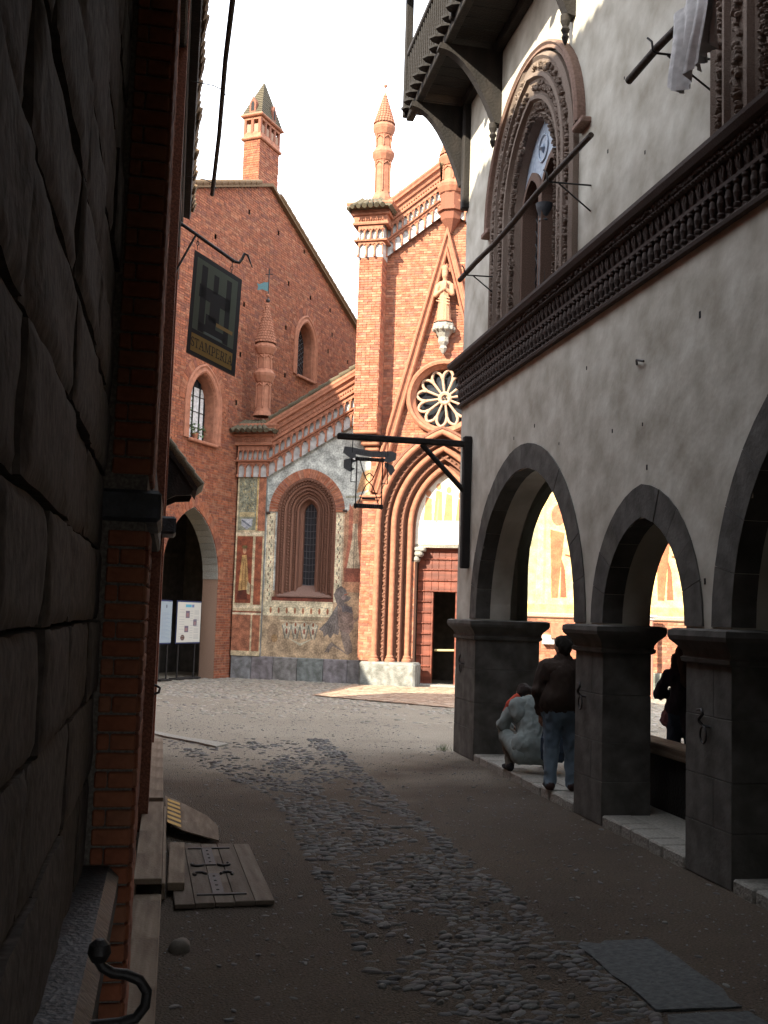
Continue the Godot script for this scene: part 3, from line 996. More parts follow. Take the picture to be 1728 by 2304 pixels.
func clay_window(h: Node3D, dx: float) -> void:
	var w := part("window", h)
	w.position = Vector3(dx, 0, 0)
	var cx := 2.1
	var ys := 7.35
	var p := opening(cx, 5.93, ys, 0.78, 0.25, 12)
	var sr := MB.new()
	# stepped clay surround, from the hood inwards
	sr.sweep(p, [Vector2(0.80, 0.0), Vector2(0.80, 0.07), Vector2(0.74, 0.10), Vector2(0.70, 0.07), Vector2(0.56, 0.06), Vector2(0.55, 0.10), Vector2(0.50, 0.11), Vector2(0.48, 0.06), Vector2(0.30, 0.02), Vector2(0.29, 0.06), Vector2(0.24, 0.06), Vector2(0.22, 0.0), Vector2(0.10, -0.08), Vector2(0.09, -0.02), Vector2(0.03, -0.03), Vector2(0.0, -0.12), Vector2(0.0, -0.3)])
	obj("surround", sr, M.window_clay, w)
	# leafy relief over the bands
	var rl := MB.new()
	var acc := 0.0
	for i in p.size() - 1:
		var a := p[i]
		var b := p[i + 1]
		var L := a.distance_to(b)
		var d := (b - a) / L
		var nr := Vector2(-d.y, d.x)
		var t := 0.0
		while t < L:
			for band in [[0.625, 0.062, 0.055], [0.395, 0.035, 0.065], [0.15, -0.04, 0.05], [0.05, -0.02, 0.035]]:
				var grow: float = 1.0 if i == 0 or i == p.size() - 2 else 1.0 + band[0] / 1.03
				if rng.randf() > grow * 0.9: continue
				var q: Vector2 = a + d * t + nr * (band[0] + rng.randf_range(-0.035, 0.035) * (band[2] / 0.06))
				var bs := Basis(Vector3.FORWARD, rng.randf() * 3.0) * Basis(Vector3.RIGHT, rng.randf_range(-0.7, 0.7))
				rl.col = Color.WHITE * rng.randf_range(0.8, 1.15)
				rl.bevel(Vector3(q.x, q.y, band[1] + 0.012), Vector3(band[2] * rng.randf_range(0.4, 0.75), band[2] * rng.randf_range(0.8, 1.4), 0.075), 0.014, bs)
			t += 0.028
	obj("foliage_relief", rl, M.window_clay, w).set_meta("kind", "stuff")
	# hood moulding
	var hd := MB.new()
	var hp := arch(cx, 7.52, 1.63, 0.0, 14)
	var hq := PackedVector2Array()
	for q in hp: hq.append(Vector2(q.x, 7.52 + (q.y - 7.52) * 0.93))
	hq.insert(0, Vector2(hq[0].x, 6.95 if false else 7.46))
	hd.sweep(hq, [Vector2(0.14, 0.0), Vector2(0.14, 0.1), Vector2(0.11, 0.125), Vector2(0.08, 0.10), Vector2(0.045, 0.11), Vector2(0.03, 0.0)])
	for s in [-1, 1]:
		hd.bevel(Vector3(cx + s * 1.78, 7.47, 0.05), Vector3(0.3, 0.075, 0.13), 0.015)
	obj("hood_moulding", hd, M.hood_clay, w)
	# carved marble head with two lights
	var l1 := opening(cx - 0.37, 5.9, 7.3, 0.31, 0.12, 8)
	var l2 := opening(cx + 0.37, 5.9, 7.3, 0.31, 0.12, 8)
	var ty := MB.new()
	strips(ty, [PackedVector2Array([Vector2(cx - 0.78, 7.15)]) + arch(cx, ys, 0.78, 0.25, 10) + PackedVector2Array([Vector2(cx + 0.78, 7.15)]), l1, l2], -0.14, 0.05)
	obj("marble_head", ty, M.marble, w)
	var rg := MB.new()
	for l in [cx - 0.37, cx + 0.37]:
		rg.sweep(opening(l, 5.93, 7.3, 0.31, 0.12, 8), [Vector2(0.1, -0.14), Vector2(0.1, -0.11), Vector2(0.0, -0.10), Vector2(0.0, -0.32)])
	obj("light_frame", rg, M.window_brick, w)
	var cr := MB.new()
	var ring := []
	for i in 17: ring.append(Vector3(cx + cos(TAU * i / 16) * 0.17, 8.0 + sin(TAU * i / 16) * 0.17, -0.135))
	cr.tube(ring, 0.016, 6, false)
	obj("carved_roundel", cr, M.marble, w)
	cr = MB.new()
	cr.lathe(Vector3(cx, 8.0, -0.13), [Vector2(0, -0.07), Vector2(0.05, 0), Vector2(0, 0.07)], 6)
	obj("carved_boss", cr, M.marble, w)
	var co := MB.new()
	co.lathe(Vector3(cx, 0, -0.16), [Vector2(0.09, 5.93), Vector2(0.09, 6.0), Vector2(0.07, 6.04), Vector2(0.062, 6.1), Vector2(0.056, 7.02), Vector2(0.07, 7.04), Vector2(0.058, 7.07), Vector2(0.10, 7.2), Vector2(0.11, 7.26), Vector2(0, 7.27)], 14)
	obj("column", co, M.slate, w)
	for s in [-1, 1]:
		var gp := MB.new()
		gp.box(Vector3(cx + s * 0.37, 6.75, -0.3), Vector3(0.62, 1.75, 0.012))
		obj("pane", gp, M.glass_dark, w)
		var ld := MB.new()
		for k in range(-4, 14):
			for dd in [-1, 1]:
				var y := 5.9 + k * 0.18
				var a := Vector3(cx + s * 0.37 - 0.31, y, -0.285)
				var b := Vector3(cx + s * 0.37 + 0.31, y + dd * 0.75, -0.285)
				if b.y < 5.9 or b.y > 7.7 or y > 7.6: continue
				ld.tube([a, b], 0.006, 4)
		obj("lead_lattice", ld, M.lead, w)

func balcony(h: Node3D) -> void:
	var b := part("balcony", h)
	# deck boards across the bearers, their ends uneven
	var x := -1.78
	while x < 12.0:
		var bw := rng.randf_range(0.24, 0.29)
		var d := MB.new()
		var en := rng.randf_range(-0.05, 0.03)
		d.col = Color.WHITE * rng.randf_range(0.8, 1.3)
		# board end cut to a rounded tongue
		var o := PackedVector2Array([Vector2(-bw * 0.5 + 0.006, 0.0), Vector2(bw * 0.5 - 0.006, 0.0), Vector2(bw * 0.5 - 0.006, 0.86 + en), Vector2(bw * 0.32, 0.97 + en), Vector2(0, 1.03 + en), Vector2(-bw * 0.32, 0.96 + en), Vector2(-bw * 0.5 + 0.006, 0.84 + en)])
		d.prism(o, 0.0, 0.035)
		inst("deck_board", d.mesh(), M.timber, b, Transform3D(Basis(Vector3.RIGHT, Vector3(0, 0, 1), Vector3(0, -1, 0)), Vector3(x + bw * 0.5, 10.19, 0)))
		x += bw + rng.randf_range(0.003, 0.009)
	# bearers, wall plate, front beam
	for q in [[Vector3(5.2, 10.10, 0.80), Vector3(14.0, 0.12, 0.12)], [Vector3(5.2, 10.09, 0.06), Vector3(14.0, 0.14, 0.12)], [Vector3(5.2, 10.3, 0.84), Vector3(14.0, 0.1, 0.06)]]:
		var m := MB.new()
		m.bevel(q[0], q[1], 0.012)
		obj("beam", m, M.timber, b)
	# curved brackets with wall posts and carved drops
	var bx := [-1.15, 0.62, 3.45, 6.3, 9.1]
	for i in bx.size():
		var k := part("bracket", b)
		k.position = Vector3(bx[i], 0, 0)
		var o := PackedVector2Array()
		var yb := 8.95 if i > 0 else 8.75
		o.append(Vector2(0.92, 10.04)); o.append(Vector2(0.0, 10.04)); o.append(Vector2(0.0, yb))
		o.append(Vector2(0.10, yb + 0.02))
		for j in 9:
			var t := (j + 1) / 9.0
			o.append(Vector2(0.10 + 0.84 * pow(t, 1.0) , yb + 0.02 + (9.96 - yb - 0.02) * (1.0 - pow(1.0 - t, 2.1))))
		var m := MB.new()
		m.prism(o, -0.07, 0.07)
		inst("brace", m.mesh(), M.timber, k, Transform3D(Basis(Vector3(0, 0, 1), Vector3.UP, Vector3(-1, 0, 0)), Vector3.ZERO))
		var p := MB.new()
		if i == 0:
			p.bevel(Vector3(0.16, 9.2, 0.05), Vector3(0.14, 1.75, 0.12), 0.02)
			obj("wall_post", p, M.timber, k)
		else:
			p.lathe(Vector3(0, 0, 0.10), [Vector2(0, yb - 0.34), Vector2(0.025, yb - 0.3), Vector2(0.045, yb - 0.24), Vector2(0.03, yb - 0.2), Vector2(0.055, yb - 0.15), Vector2(0.035, yb - 0.11), Vector2(0.06, yb - 0.05), Vector2(0.06, yb + 0.03), Vector2(0, yb + 0.04)], 7)
			obj("carved_drop", p, M.timber, k)
	# railing
	var m := MB.new()
	m.bevel(Vector3(5.2, 11.15, 0.86), Vector3(14.0, 0.09, 0.08), 0.015)
	obj("handrail", m, M.timber, b)
	var bal := MB.new()
	bal.bevel(Vector3.ZERO, Vector3(0.03, 0.84, 0.03), 0.006)
	var bmesh := bal.mesh()
	x = -1.7
	while x < 6.0:
		inst("baluster", bmesh, M.timber, b, Transform3D(Basis(), Vector3(x, 10.75, 0.86)))
		x += 0.13
	for px in [-1.78, 1.2, 4.2, 7.2]:
		var p := MB.new()
		p.bevel(Vector3(px, 11.4, 0.86), Vector3(0.12, 2.6, 0.12), 0.015)
		obj("roof_post", p, M.timber, b)

# ---------------------------------------------------------------- church
const CXC := 6.25      # middle of the front
func mir(p: PackedVector2Array) -> PackedVector2Array:
	var q := PackedVector2Array()
	for i in range(p.size() - 1, -1, -1): q.append(Vector2(2 * CXC - p[i].x, p[i].y))
	return q

func church() -> void:
	var h := thing("church", "red brick church front with portal, rose window, pinnacles and painted side wall", "church", CH_O, CH_T)
	# ---- plinth stones
	for s in [[0.05, 4.05, 0.1, 0.66], [4.05, 5.69, 0.45, 0.66], [6.81, 8.45, 0.45, 0.66], [8.45, 13.0, 0.1, 0.66]]:
		var x: float = s[0]
		while x < s[1] - 0.02:
			var l: float = minf(rng.randf_range(0.55, 0.8), s[1] - x) if s[2] < 0.2 else s[1] - x
			if s[1] - x - l < 0.2: l = s[1] - x
			var m := MB.new()
			m.col = Color(rng.randf_range(0.8, 1.05), rng.randf_range(0.86, 1.05), rng.randf_range(0.86, 1.05)) if s[2] < 0.2 else Color(1.25, 1.2, 1.1)
			m.bevel(Vector3(x + l * 0.5, 0.3, -0.2 + s[2] * 0.5), Vector3(l - 0.008, 0.72, 0.4 + s[2] + rng.randf_range(-0.008, 0.008)), 0.02 if s[2] < 0.2 else 0.06)
			obj("plinth_stone", m, M.plinth_stone, h)
			x += l
	# ---- painted left aisle wall
	var win := opening(2.2, 2.42, 4.95, 0.84, 0.12, 12)
	var wl := MB.new()
	wl.uvr = Rect2(0.9, 0.66, 3.2, 7.2)
	strips(wl, [PackedVector2Array([Vector2(0.9, 0.66), Vector2(4.1, 0.66), Vector2(4.1, 7.86), Vector2(0.9, 6.1)]), win], 0.0, 0.06)
	obj("painted_wall", wl, aisle_paint(), h)
	var pl := MB.new()
	pl.uvr = Rect2(0.05, 0.66, 0.9, 5.4)
	pl.quad(Vector3(0.05, 0.66, 0.12), Vector3(0.95, 0.66, 0.12), Vector3(0.95, 6.05, 0.12), Vector3(0.05, 6.05, 0.12))
	obj("painted_pilaster", pl, pilaster_paint(), h)
	var ps := MB.new()
	ps.box(Vector3(0.5, 3.35, -0.09), Vector3(0.9, 5.4, 0.4))
	obj("pilaster", ps, M.plinth_stone, h)
	aisle_window(h)
	# ---- aisle cornice, rising to the nave
	cornice(h, Vector2(0.98, 5.98), Vector2(4.0, 7.74), 0.2, 12, 0.1, false)
	cornice(h, Vector2(0.05, 5.95), Vector2(0.98, 5.95), 0.2, 4, 0.16, true)
	corner_cap(h, 0.05, 0.98, 7.28, 0.34, 0.25)
	pinnacle(h, 0.68, 0.0, [[0.30, 7.8], [0.24, 7.95], [0.22, 8.05], [0.22, 8.82], [0.25, 8.84], [0.33, 9.02], [0.34, 9.1], [0.26, 9.2], [0.22, 9.24], [0.22, 9.68], [0.25, 9.7], [0.33, 9.86], [0.34, 9.92], [0.28, 10.02]], 10.04, 11.32, 0.29)
	# weather vane
	var vn := part("weather_vane", h)
	var m := MB.new()
	m.tube([Vector3(0.7, 11.3, 0), Vector3(0.7, 12.35, 0)], 0.015, 6)
	m.tube([Vector3(0.58, 12.2, 0), Vector3(0.84, 12.2, 0)], 0.012, 6)
	m.lathe(Vector3(0.7, 11.37, 0), [Vector2(0, -0.07), Vector2(0.06, -0.03), Vector2(0.07, 0.01), Vector2(0.04, 0.06), Vector2(0, 0.07)], 10)
	obj("rod", m, M.iron, vn)
	m = MB.new()
	m.prism(PackedVector2Array([Vector2(0.69, 11.95), Vector2(0.55, 11.96), Vector2(0.4, 11.9), Vector2(0.32, 11.95), Vector2(0.36, 11.83), Vector2(0.34, 11.72), Vector2(0.5, 11.74), Vector2(0.69, 11.66)]), -0.006, 0.006)
	obj("flag", m, M.copper, vn)
	# aisle roof
	m = MB.new()
	m.hexa([Vector3(0.9, 7.55, 0.3), Vector3(4.1, 9.41, 0.3), Vector3(4.1, 9.41, -7), Vector3(0.9, 7.55, -7), Vector3(0.9, 7.62, 0.3), Vector3(4.1, 9.48, 0.3), Vector3(4.1, 9.48, -7), Vector3(0.9, 7.62, -7)])
	obj("aisle_roof", m, M.tile, h)
	m = MB.new()
	m.hexa([Vector3(1.0, 7.72, 0.1), Vector3(2.55, 8.62, 0.1), Vector3(2.55, 8.62, -0.5), Vector3(1.0, 7.72, -0.5), Vector3(1.0, 7.76, 0.1), Vector3(2.55, 8.66, 0.1), Vector3(2.55, 8.66, -0.5), Vector3(1.0, 7.76, -0.5)])
	obj("copper_flashing", m, M.copper, h)
	rake_tiles(h, Vector3(1.0, 7.66, 0.24), Vector3(3.75, 9.26, 0.24), M.moss_tile)
	# ---- nave wall
	var nave := PackedVector2Array([Vector2(4.1, 0.6), Vector2(8.4, 0.6), Vector2(8.4, 13.9), Vector2(CXC, 15.2), Vector2(4.1, 13.9)])
	var po := opening(CXC, 0.6, 4.55, 1.98, 1.08, 12)
	var rose := PackedVector2Array()
	for i in 28: rose.append(Vector2(CXC - 0.02 + 0.98 * cos(TAU * i / 28), 8.28 + 0.98 * sin(TAU * i / 28)))
	m = MB.new()
	strips(m, [nave, po, rose], -0.014, 0.1)
	m.box(Vector3(CXC, 7.0, -7.6), Vector3(4.2, 13.0, 7.0))
	obj("nave_mortar", m, M.mortar, h)
	m = MB.new()
	bricks(m, [nave, po, rose], -0.014, PAL)
	obj("nave_bricks", m, M.brick, h).set_meta("kind", "stuff")
	# ---- buttresses
	for s in [0, 1]:
		var x0 := 3.70 if s == 0 else 2 * CXC - 4.40
		var x1 := x0 + 0.70
		m = MB.new()
		m.box(Vector3((x0 + x1) * 0.5, 10.4, 0.25), Vector3(0.68, 6.2, 0.66))
		obj("buttress_mortar", m, M.mortar, h)
		m = MB.new()
		bricks(m, [rectp(x0, 7.28, x1, 13.5)], 0.588, PAL)
		for sd in [[x1, 1], [x0, -1]]:
			var b := MB.new()
			bricks(b, [rectp(-0.6, 7.28, 0.0, 13.5)], 0.0, PAL)
			m.append(b, Transform3D(Basis(Vector3.UP, PI / 2 * sd[1]), Vector3(sd[0] - sd[1] * 0.012, 0, 0.0 if sd[1] > 0 else 0.6)) if sd[1] < 0 else Transform3D(Basis(Vector3.UP, PI / 2), Vector3(sd[0] - 0.012, 0, 0.0)))
		obj("buttress_bricks", m, M.brick, h).set_meta("kind", "stuff")
		# stepped corbels under it
		for k in 4:
			m = MB.new()
			m.bevel(Vector3((x0 + x1) * 0.5 + 0.04 * k, 7.22 - k * 0.15, 0.24 - k * 0.06), Vector3(0.72 - k * 0.1, 0.13, 0.72 - k * 0.13), 0.03)
			obj("corbel", m, M.terracotta, h)
		cornice(h, Vector2(x0 - 0.02, 12.36), Vector2(x1 + 0.02, 12.36), 0.2, 3, 0.62, true)
		corner_cap(h, x0 - 0.02, x1 + 0.02, 13.72, 0.85, 0.62)
		pinnacle(h, (x0 + x1) * 0.5 + 0.2, 0.3, [[0.32, 14.08], [0.31, 14.2], [0.25, 14.33], [0.235, 14.4], [0.235, 15.34], [0.26, 15.36], [0.33, 15.52], [0.345, 15.6], [0.27, 15.72], [0.235, 15.78], [0.235, 16.14], [0.26, 16.16], [0.33, 16.32], [0.345, 16.4], [0.29, 16.5]], 16.5, 17.5, 0.29)
		# plain brick strip beside the portal
		var y0 := 3.97 if s == 0 else 2 * CXC - 4.42
		m = MB.new()
		m.box(Vector3(y0 + 0.225, 3.05, 0.13), Vector3(0.43, 4.75, 0.26))
		obj("strip_mortar", m, M.mortar, h)
		m = MB.new()
		bricks(m, [rectp(y0, 0.66, y0 + 0.45, 5.25)], 0.258, PAL)
		var b2 := MB.new()
		bricks(b2, [rectp(-0.26, 0.66, 0.0, 5.25)], 0.0, PAL)
		m.append(b2, Transform3D(Basis(Vector3.UP, -PI / 2), Vector3(y0 + 0.01, 0, 0.27)))
		obj("strip_bricks", m, M.brick, h).set_meta("kind", "stuff")
		m = MB.new()
		m.bevel(Vector3(y0 + 0.225, 5.29, 0.14), Vector3(0.55, 0.09, 0.36), 0.03)
		m.bevel(Vector3(y0 + 0.225, 5.37, 0.14), Vector3(0.62, 0.07, 0.42), 0.02)
		obj("strip_cap", m, M.terracotta, h)
	# ---- gable cornice and roof edge of the nave
	cornice(h, Vector2(4.42, 12.5), Vector2(CXC - 0.25, 13.62), 0.22, 7, 0.16, false)
	cornice(h, Vector2(CXC + 0.25, 13.62), Vector2(8.1, 12.5), 0.22, 7, 0.16, false)
	rake_tiles(h, Vector3(4.5, 14.12, 0.3), Vector3(CXC, 15.27, 0.3), M.tile)
	m = MB.new()
	for s in [-1, 1]:
		m.hexa([Vector3(CXC + s * 2.3, 13.62, 0.25), Vector3(CXC, 15.12, 0.25), Vector3(CXC, 15.12, -14), Vector3(CXC + s * 2.3, 13.62, -14), Vector3(CXC + s * 2.3, 13.75, 0.25), Vector3(CXC, 15.25, 0.25), Vector3(CXC, 15.25, -14), Vector3(CXC + s * 2.3, 13.75, -14)])
	obj("nave_roof", m, M.tile, h)
	# ---- eight-sided turret at the top of the gable
	m = MB.new()
	m.lathe(Vector3(CXC + 0.06, 0, 0.1), [Vector2(0.0, 13.1), Vector2(0.3, 13.5), Vector2(0.34, 13.72), Vector2(0.42, 13.74), Vector2(0.42, 13.84), Vector2(0.33, 13.86), Vector2(0.33, 14.3)], 8, false, PI / 8)
	obj("turret_shaft", m, M.brick_plain, h)
	pinnacle(h, CXC + 0.06, 0.1, [[0.33, 14.28], [0.36, 14.3], [0.44, 14.44], [0.46, 14.52], [0.36, 14.62], [0.31, 14.68], [0.31, 15.1], [0.34, 15.12], [0.42, 15.28], [0.44, 15.34], [0.36, 15.44]], 15.45, 16.6, 0.36)
	# ---- steep gable moulding over the portal
	m = MB.new()
	var gp := PackedVector2Array([Vector2(4.12, 5.55), Vector2(CXC - 0.02, 13.3), Vector2(2 * CXC - 4.16, 5.55)])
	m.sweep(gp, [Vector2(0.02, -0.01), Vector2(0.02, 0.20), Vector2(-0.03, 0.235), Vector2(-0.07, 0.22), Vector2(-0.09, 0.15), Vector2(-0.19, 0.12), Vector2(-0.21, 0.2), Vector2(-0.25, 0.225), Vector2(-0.29, 0.19), Vector2(-0.30, -0.02)])
	obj("gable_moulding", m, M.terracotta, h)
	portal(h)
	rose_window(h)
	# bracket for the statue
	m = MB.new()
	m.lathe(Vector3(6.2, 0, 0.2), [Vector2(0, 9.5), Vector2(0.05, 9.55), Vector2(0.12, 9.68), Vector2(0.09, 9.75), Vector2(0.16, 9.86), Vector2(0.15, 10.0), Vector2(0.22, 10.12), Vector2(0.3, 10.2), Vector2(0.31, 10.36), Vector2(0.29, 10.42), Vector2(0, 10.43)], 8, false, PI / 8)
	for i in 12:
		var a := TAU * i / 12
		m.bevel(Vector3(6.2 + 0.29 * cos(a), 10.24, 0.2 + 0.29 * sin(a)), Vector3(0.1, 0.13, 0.1), 0.03, Basis(Vector3.UP, a))
	obj("statue_bracket", m, M.pale_stone, h)
	# ---- right aisle, seen through the arcade
	m = MB.new()
	m.box(Vector3(10.9, 1.3, -0.2), Vector3(4.9, 1.5, 0.36))
	obj("aisle_mortar", m, M.mortar, h)
	m = MB.new()
	bricks(m, [rectp(8.5, 0.6, 13.3, 2.04)], -0.02, PAL)
	obj("aisle_bricks", m, M.brick, h).set_meta("kind", "stuff")
	m = MB.new()
	m.bevel(Vector3(10.9, 2.12, 0.0), Vector3(4.9, 0.13, 0.12), 0.03)
	obj("string_course", m, M.rose_stone, h)
	m = MB.new()
	m.uvr = Rect2(8.5, 2.18, 4.8, 5.2)
	m.quad(Vector3(8.5, 2.18, 0), Vector3(13.3, 2.18, 0), Vector3(13.3, 6.0, 0), Vector3(8.5, 8.0, 0))
	obj("painted_wall", m, right_paint(), h)
	m = MB.new()
	m.box(Vector3(10.9, 4.0, -2.0), Vector3(4.9, 6.0, 3.6))
	m.box(Vector3(2.0, 3.3, -3.0), Vector3(3.9, 6.6, 4.0))
	obj("aisle_body", m, M.mortar, h)

func aisle_paint() -> StandardMaterial3D:
	var p := Pic.new(Rect2(0.9, 0.66, 3.2, 7.2), 640, 1440, Color(0.69, 0.70, 0.67))
	var tan_c := Color(0.66, 0.57, 0.46)
	var cream := Color(0.80, 0.75, 0.63)
	var red := Color(0.55, 0.34, 0.27)
	p.rect(0.9, 0.66, 4.1, 2.6, tan_c)
	p.poly([[3.2, 2.6], [4.1, 2.6], [4.1, 5.6], [3.75, 5.3], [3.4, 4.9], [3.2, 5.0]], Color(0.68, 0.52, 0.40))
	# frame round the window
	for q in [[0.97, 2.0, 1.24, 4.9], [3.08, 2.3, 3.36, 4.95]]:
		p.rect(q[0], q[1], q[2], q[3], cream)
		p.rect(q[0] + 0.02, q[1], q[0] + 0.03, q[3], red)
		p.rect(q[2] - 0.03, q[1], q[2] - 0.02, q[3], red)
		var y: float = q[1] + 0.12
		var k := 0
		while y < q[3] - 0.08:
			var cx: float = (q[0] + q[2]) * 0.5
			p.disc(cx + 0.03 * (1 if k % 2 else -1), y, 0.018, 0.04, red if k % 3 else Color(0.35, 0.37, 0.33))
			p.line(cx, y - 0.06, cx + 0.05 * (1 if k % 2 else -1), y + 0.05, 0.012, Color(0.42, 0.43, 0.36))
			y += 0.12
			k += 1
	p.rect(0.97, 1.86, 3.1, 2.26, cream)
	for i in 8:
		var x := 1.2 + i * 0.25
		p.disc(x, 2.02, 0.035, 0.09, Color(0.62, 0.42, 0.28))
		p.disc(x, 2.0, 0.016, 0.05, red)
		p.line(x - 0.09, 2.1, x + 0.09, 2.14, 0.015, Color(0.52, 0.50, 0.42))
	p.rect(1.24, 2.27, 3.08, 2.30, cream); p.rect(1.22, 2.3, 3.1, 2.42, Color(0.45, 0.25, 0.19))
	# leafy bracket painted under the window
	p.rect(1.45, 1.76, 2.85, 1.84, Color(0.60, 0.55, 0.45)); p.rect(1.52, 1.70, 2.78, 1.725, cream)
	for i in 4:
		var x := 1.72 + i * 0.27
		p.poly([[x - 0.13, 1.62], [x, 1.2], [x + 0.13, 1.62], [x, 1.7]], Color(0.72, 0.69, 0.60))
		p.line(x - 0.14, 1.6, x - 0.04, 1.2, 0.03, Color(0.45, 0.46, 0.43))
		p.line(x + 0.14, 1.6, x + 0.05, 1.2, 0.03, Color(0.45, 0.46, 0.43))
		p.disc(x, 1.42, 0.03, 0.09, red); p.disc(x, 1.62, 0.03, 0.06, Color(0.58, 0.36, 0.24))
	p.poly([[1.75, 1.24], [2.15, 1.0], [2.55, 1.24], [2.3, 1.14], [2.15, 1.08], [2.0, 1.14]], Color(0.70, 0.67, 0.58))
	p.disc(1.3, 1.35, 0.18, 0.28, Color(0.55, 0.47, 0.38)); p.disc(1.35, 1.2, 0.1, 0.12, Color(0.62, 0.50, 0.36))
	# crouching winged figure in grey
	var g := Color(0.50, 0.45, 0.41)
	var gd := Color(0.43, 0.395, 0.37)
	p.poly([[3.25, 2.25], [2.95, 1.75], [2.7, 1.5], [2.83, 1.45], [2.86, 1.28], [2.98, 1.38], [3.06, 1.25], [3.16, 1.4], [3.3, 1.35], [3.35, 1.8]], gd)
	for i in 6: p.line(3.24, 2.2, 2.75 + i * 0.09, 1.42, 0.012, Color(0.52, 0.50, 0.48))
	p.poly([[3.25, 2.1], [3.5, 2.3], [3.72, 2.05], [3.75, 1.6], [3.6, 1.35], [3.35, 1.45], [3.28, 1.75]], Color(0.52, 0.45, 0.41))
	p.poly([[3.35, 1.5], [3.62, 1.4], [3.74, 1.05], [3.72, 0.86], [3.52, 0.88], [3.42, 1.2]], g)
	p.poly([[3.55, 0.86], [3.1, 1.16], [2.98, 1.02], [2.9, 0.84], [2.98, 0.88], [3.02, 0.82], [3.06, 0.92], [3.15, 1.04], [3.6, 0.8], [3.74, 0.9]], g)
	p.poly([[3.35, 2.0], [3.34, 1.72], [3.55, 1.66], [3.9, 1.9], [3.92, 1.84], [3.52, 1.56], [3.28, 1.64]], Color(0.58, 0.50, 0.45))
	p.poly([[3.2, 2.3], [3.12, 2.52], [3.2, 2.7], [3.34, 2.78], [3.5, 2.66], [3.52, 2.5], [3.66, 2.46], [3.58, 2.36], [3.45, 2.3], [3.5, 2.2], [3.3, 2.15]], gd)
	p.disc(3.42, 2.44, 0.07, 0.06, Color(0.55, 0.48, 0.45)); p.line(3.44, 2.52, 3.56, 2.56, 0.03, Color(0.60, 0.36, 0.28))
	p.poly([[3.36, 2.22], [3.68, 2.18], [3.7, 1.98], [3.5, 2.05], [3.4, 2.02]], Color(0.40, 0.38, 0.38))
	# hanging drapery between the window and the buttress
	p.poly([[3.42, 2.9], [3.95, 2.9], [3.95, 3.3], [3.4, 3.3]], red)
	p.poly([[3.45, 3.3], [3.9, 3.3], [3.82, 3.9], [3.76, 4.6], [3.62, 4.6], [3.58, 3.9]], Color(0.74, 0.68, 0.57))
	p.poly([[3.4, 3.3], [3.48, 3.3], [3.62, 4.2], [3.62, 5.0], [3.5, 5.2], [3.5, 4.2]], Color(0.66, 0.42, 0.33))
	p.poly([[3.95, 3.3], [3.88, 3.3], [3.78, 4.2], [3.8, 5.2], [3.95, 5.3]], Color(0.68, 0.44, 0.34))
	p.line(3.68, 3.3, 3.7, 4.6, 0.02, Color(0.50, 0.45, 0.38)); p.line(3.76, 3.3, 3.73, 4.6, 0.015, Color(0.5, 0.45, 0.38))
	p.rect(3.38, 5.35, 3.85, 5.42, Color(0.55, 0.55, 0.48))
	p.poly([[3.7, 5.5], [4.1, 5.6], [4.1, 6.2], [3.85, 6.1]], Color(0.74, 0.58, 0.42))
	p.wear(41, 0.33, 0.012)
	return p.material()

func pilaster_paint() -> StandardMaterial3D:
	var p := Pic.new(Rect2(0.05, 0.66, 0.9, 5.4), 180, 1080, Color(0.73, 0.66, 0.53))
	var red := Color(0.60, 0.39, 0.29)
	var cream := Color(0.80, 0.74, 0.62)
	p.rect(0.05, 0.8, 0.63, 1.86, red); p.rect(0.68, 0.8, 0.92, 1.86, red)
	p.rect(0.05, 1.86, 0.95, 1.92, cream); p.rect(0.05, 1.92, 0.95, 1.97, Color(0.5, 0.3, 0.22)); p.rect(0.05, 2.05, 0.95, 2.14, cream)
	p.rect(0.1, 2.2, 0.6, 4.18, Color(0.50, 0.27, 0.18)); p.rect(0.68, 2.16, 0.9, 4.18, Color(0.56, 0.32, 0.22))
	# standing figure in a yellow robe
	p.poly([[0.2, 2.55], [0.55, 2.5], [0.47, 3.2], [0.42, 3.62], [0.28, 3.62], [0.24, 3.2]], Color(0.68, 0.54, 0.34))
	p.disc(0.35, 3.75, 0.06, 0.09, Color(0.66, 0.5, 0.38)); p.disc(0.35, 3.86, 0.09, 0.05, Color(0.40, 0.34, 0.2))
	p.poly([[0.44, 2.5], [0.56, 2.45], [0.58, 2.75], [0.48, 2.85]], Color(0.70, 0.62, 0.48))
	p.line(0.3, 2.6, 0.33, 3.4, 0.02, Color(0.48, 0.34, 0.2)); p.line(0.42, 2.6, 0.39, 3.4, 0.02, Color(0.5, 0.36, 0.22))
	p.poly([[0.14, 2.3], [0.5, 2.3], [0.46, 2.6], [0.2, 2.56]], Color(0.36, 0.18, 0.12))
	p.rect(0.05, 4.2, 0.95, 4.3, cream)
	# marbled panel with a shield
	p.rect(0.1, 4.36, 0.66, 5.98, Color(0.50, 0.50, 0.42)); p.rect(0.72, 4.34, 0.95, 5.98, red); p.rect(0.67, 4.34, 0.695, 5.98, Color(0.74, 0.6, 0.3))
	for i in 220:
		var a := rng.randf_range(0.13, 0.62)
		var b := rng.randf_range(4.95, 5.94)
		p.disc(a, b, rng.randf_range(0.008, 0.022), rng.randf_range(0.01, 0.03), [Color(0.62, 0.60, 0.48), Color(0.36, 0.38, 0.33), Color(0.56, 0.5, 0.36)][i % 3])
	p.rect(0.14, 4.76, 0.62, 4.9, Color(0.66, 0.6, 0.45))
	p.poly([[0.2, 4.7], [0.56, 4.7], [0.55, 4.5], [0.38, 4.38], [0.21, 4.5]], Color(0.62, 0.63, 0.64))
	p.line(0.22, 4.66, 0.52, 4.46, 0.05, Color(0.40, 0.42, 0.45))
	p.wear(42, 0.33, 0.02)
	return p.material()

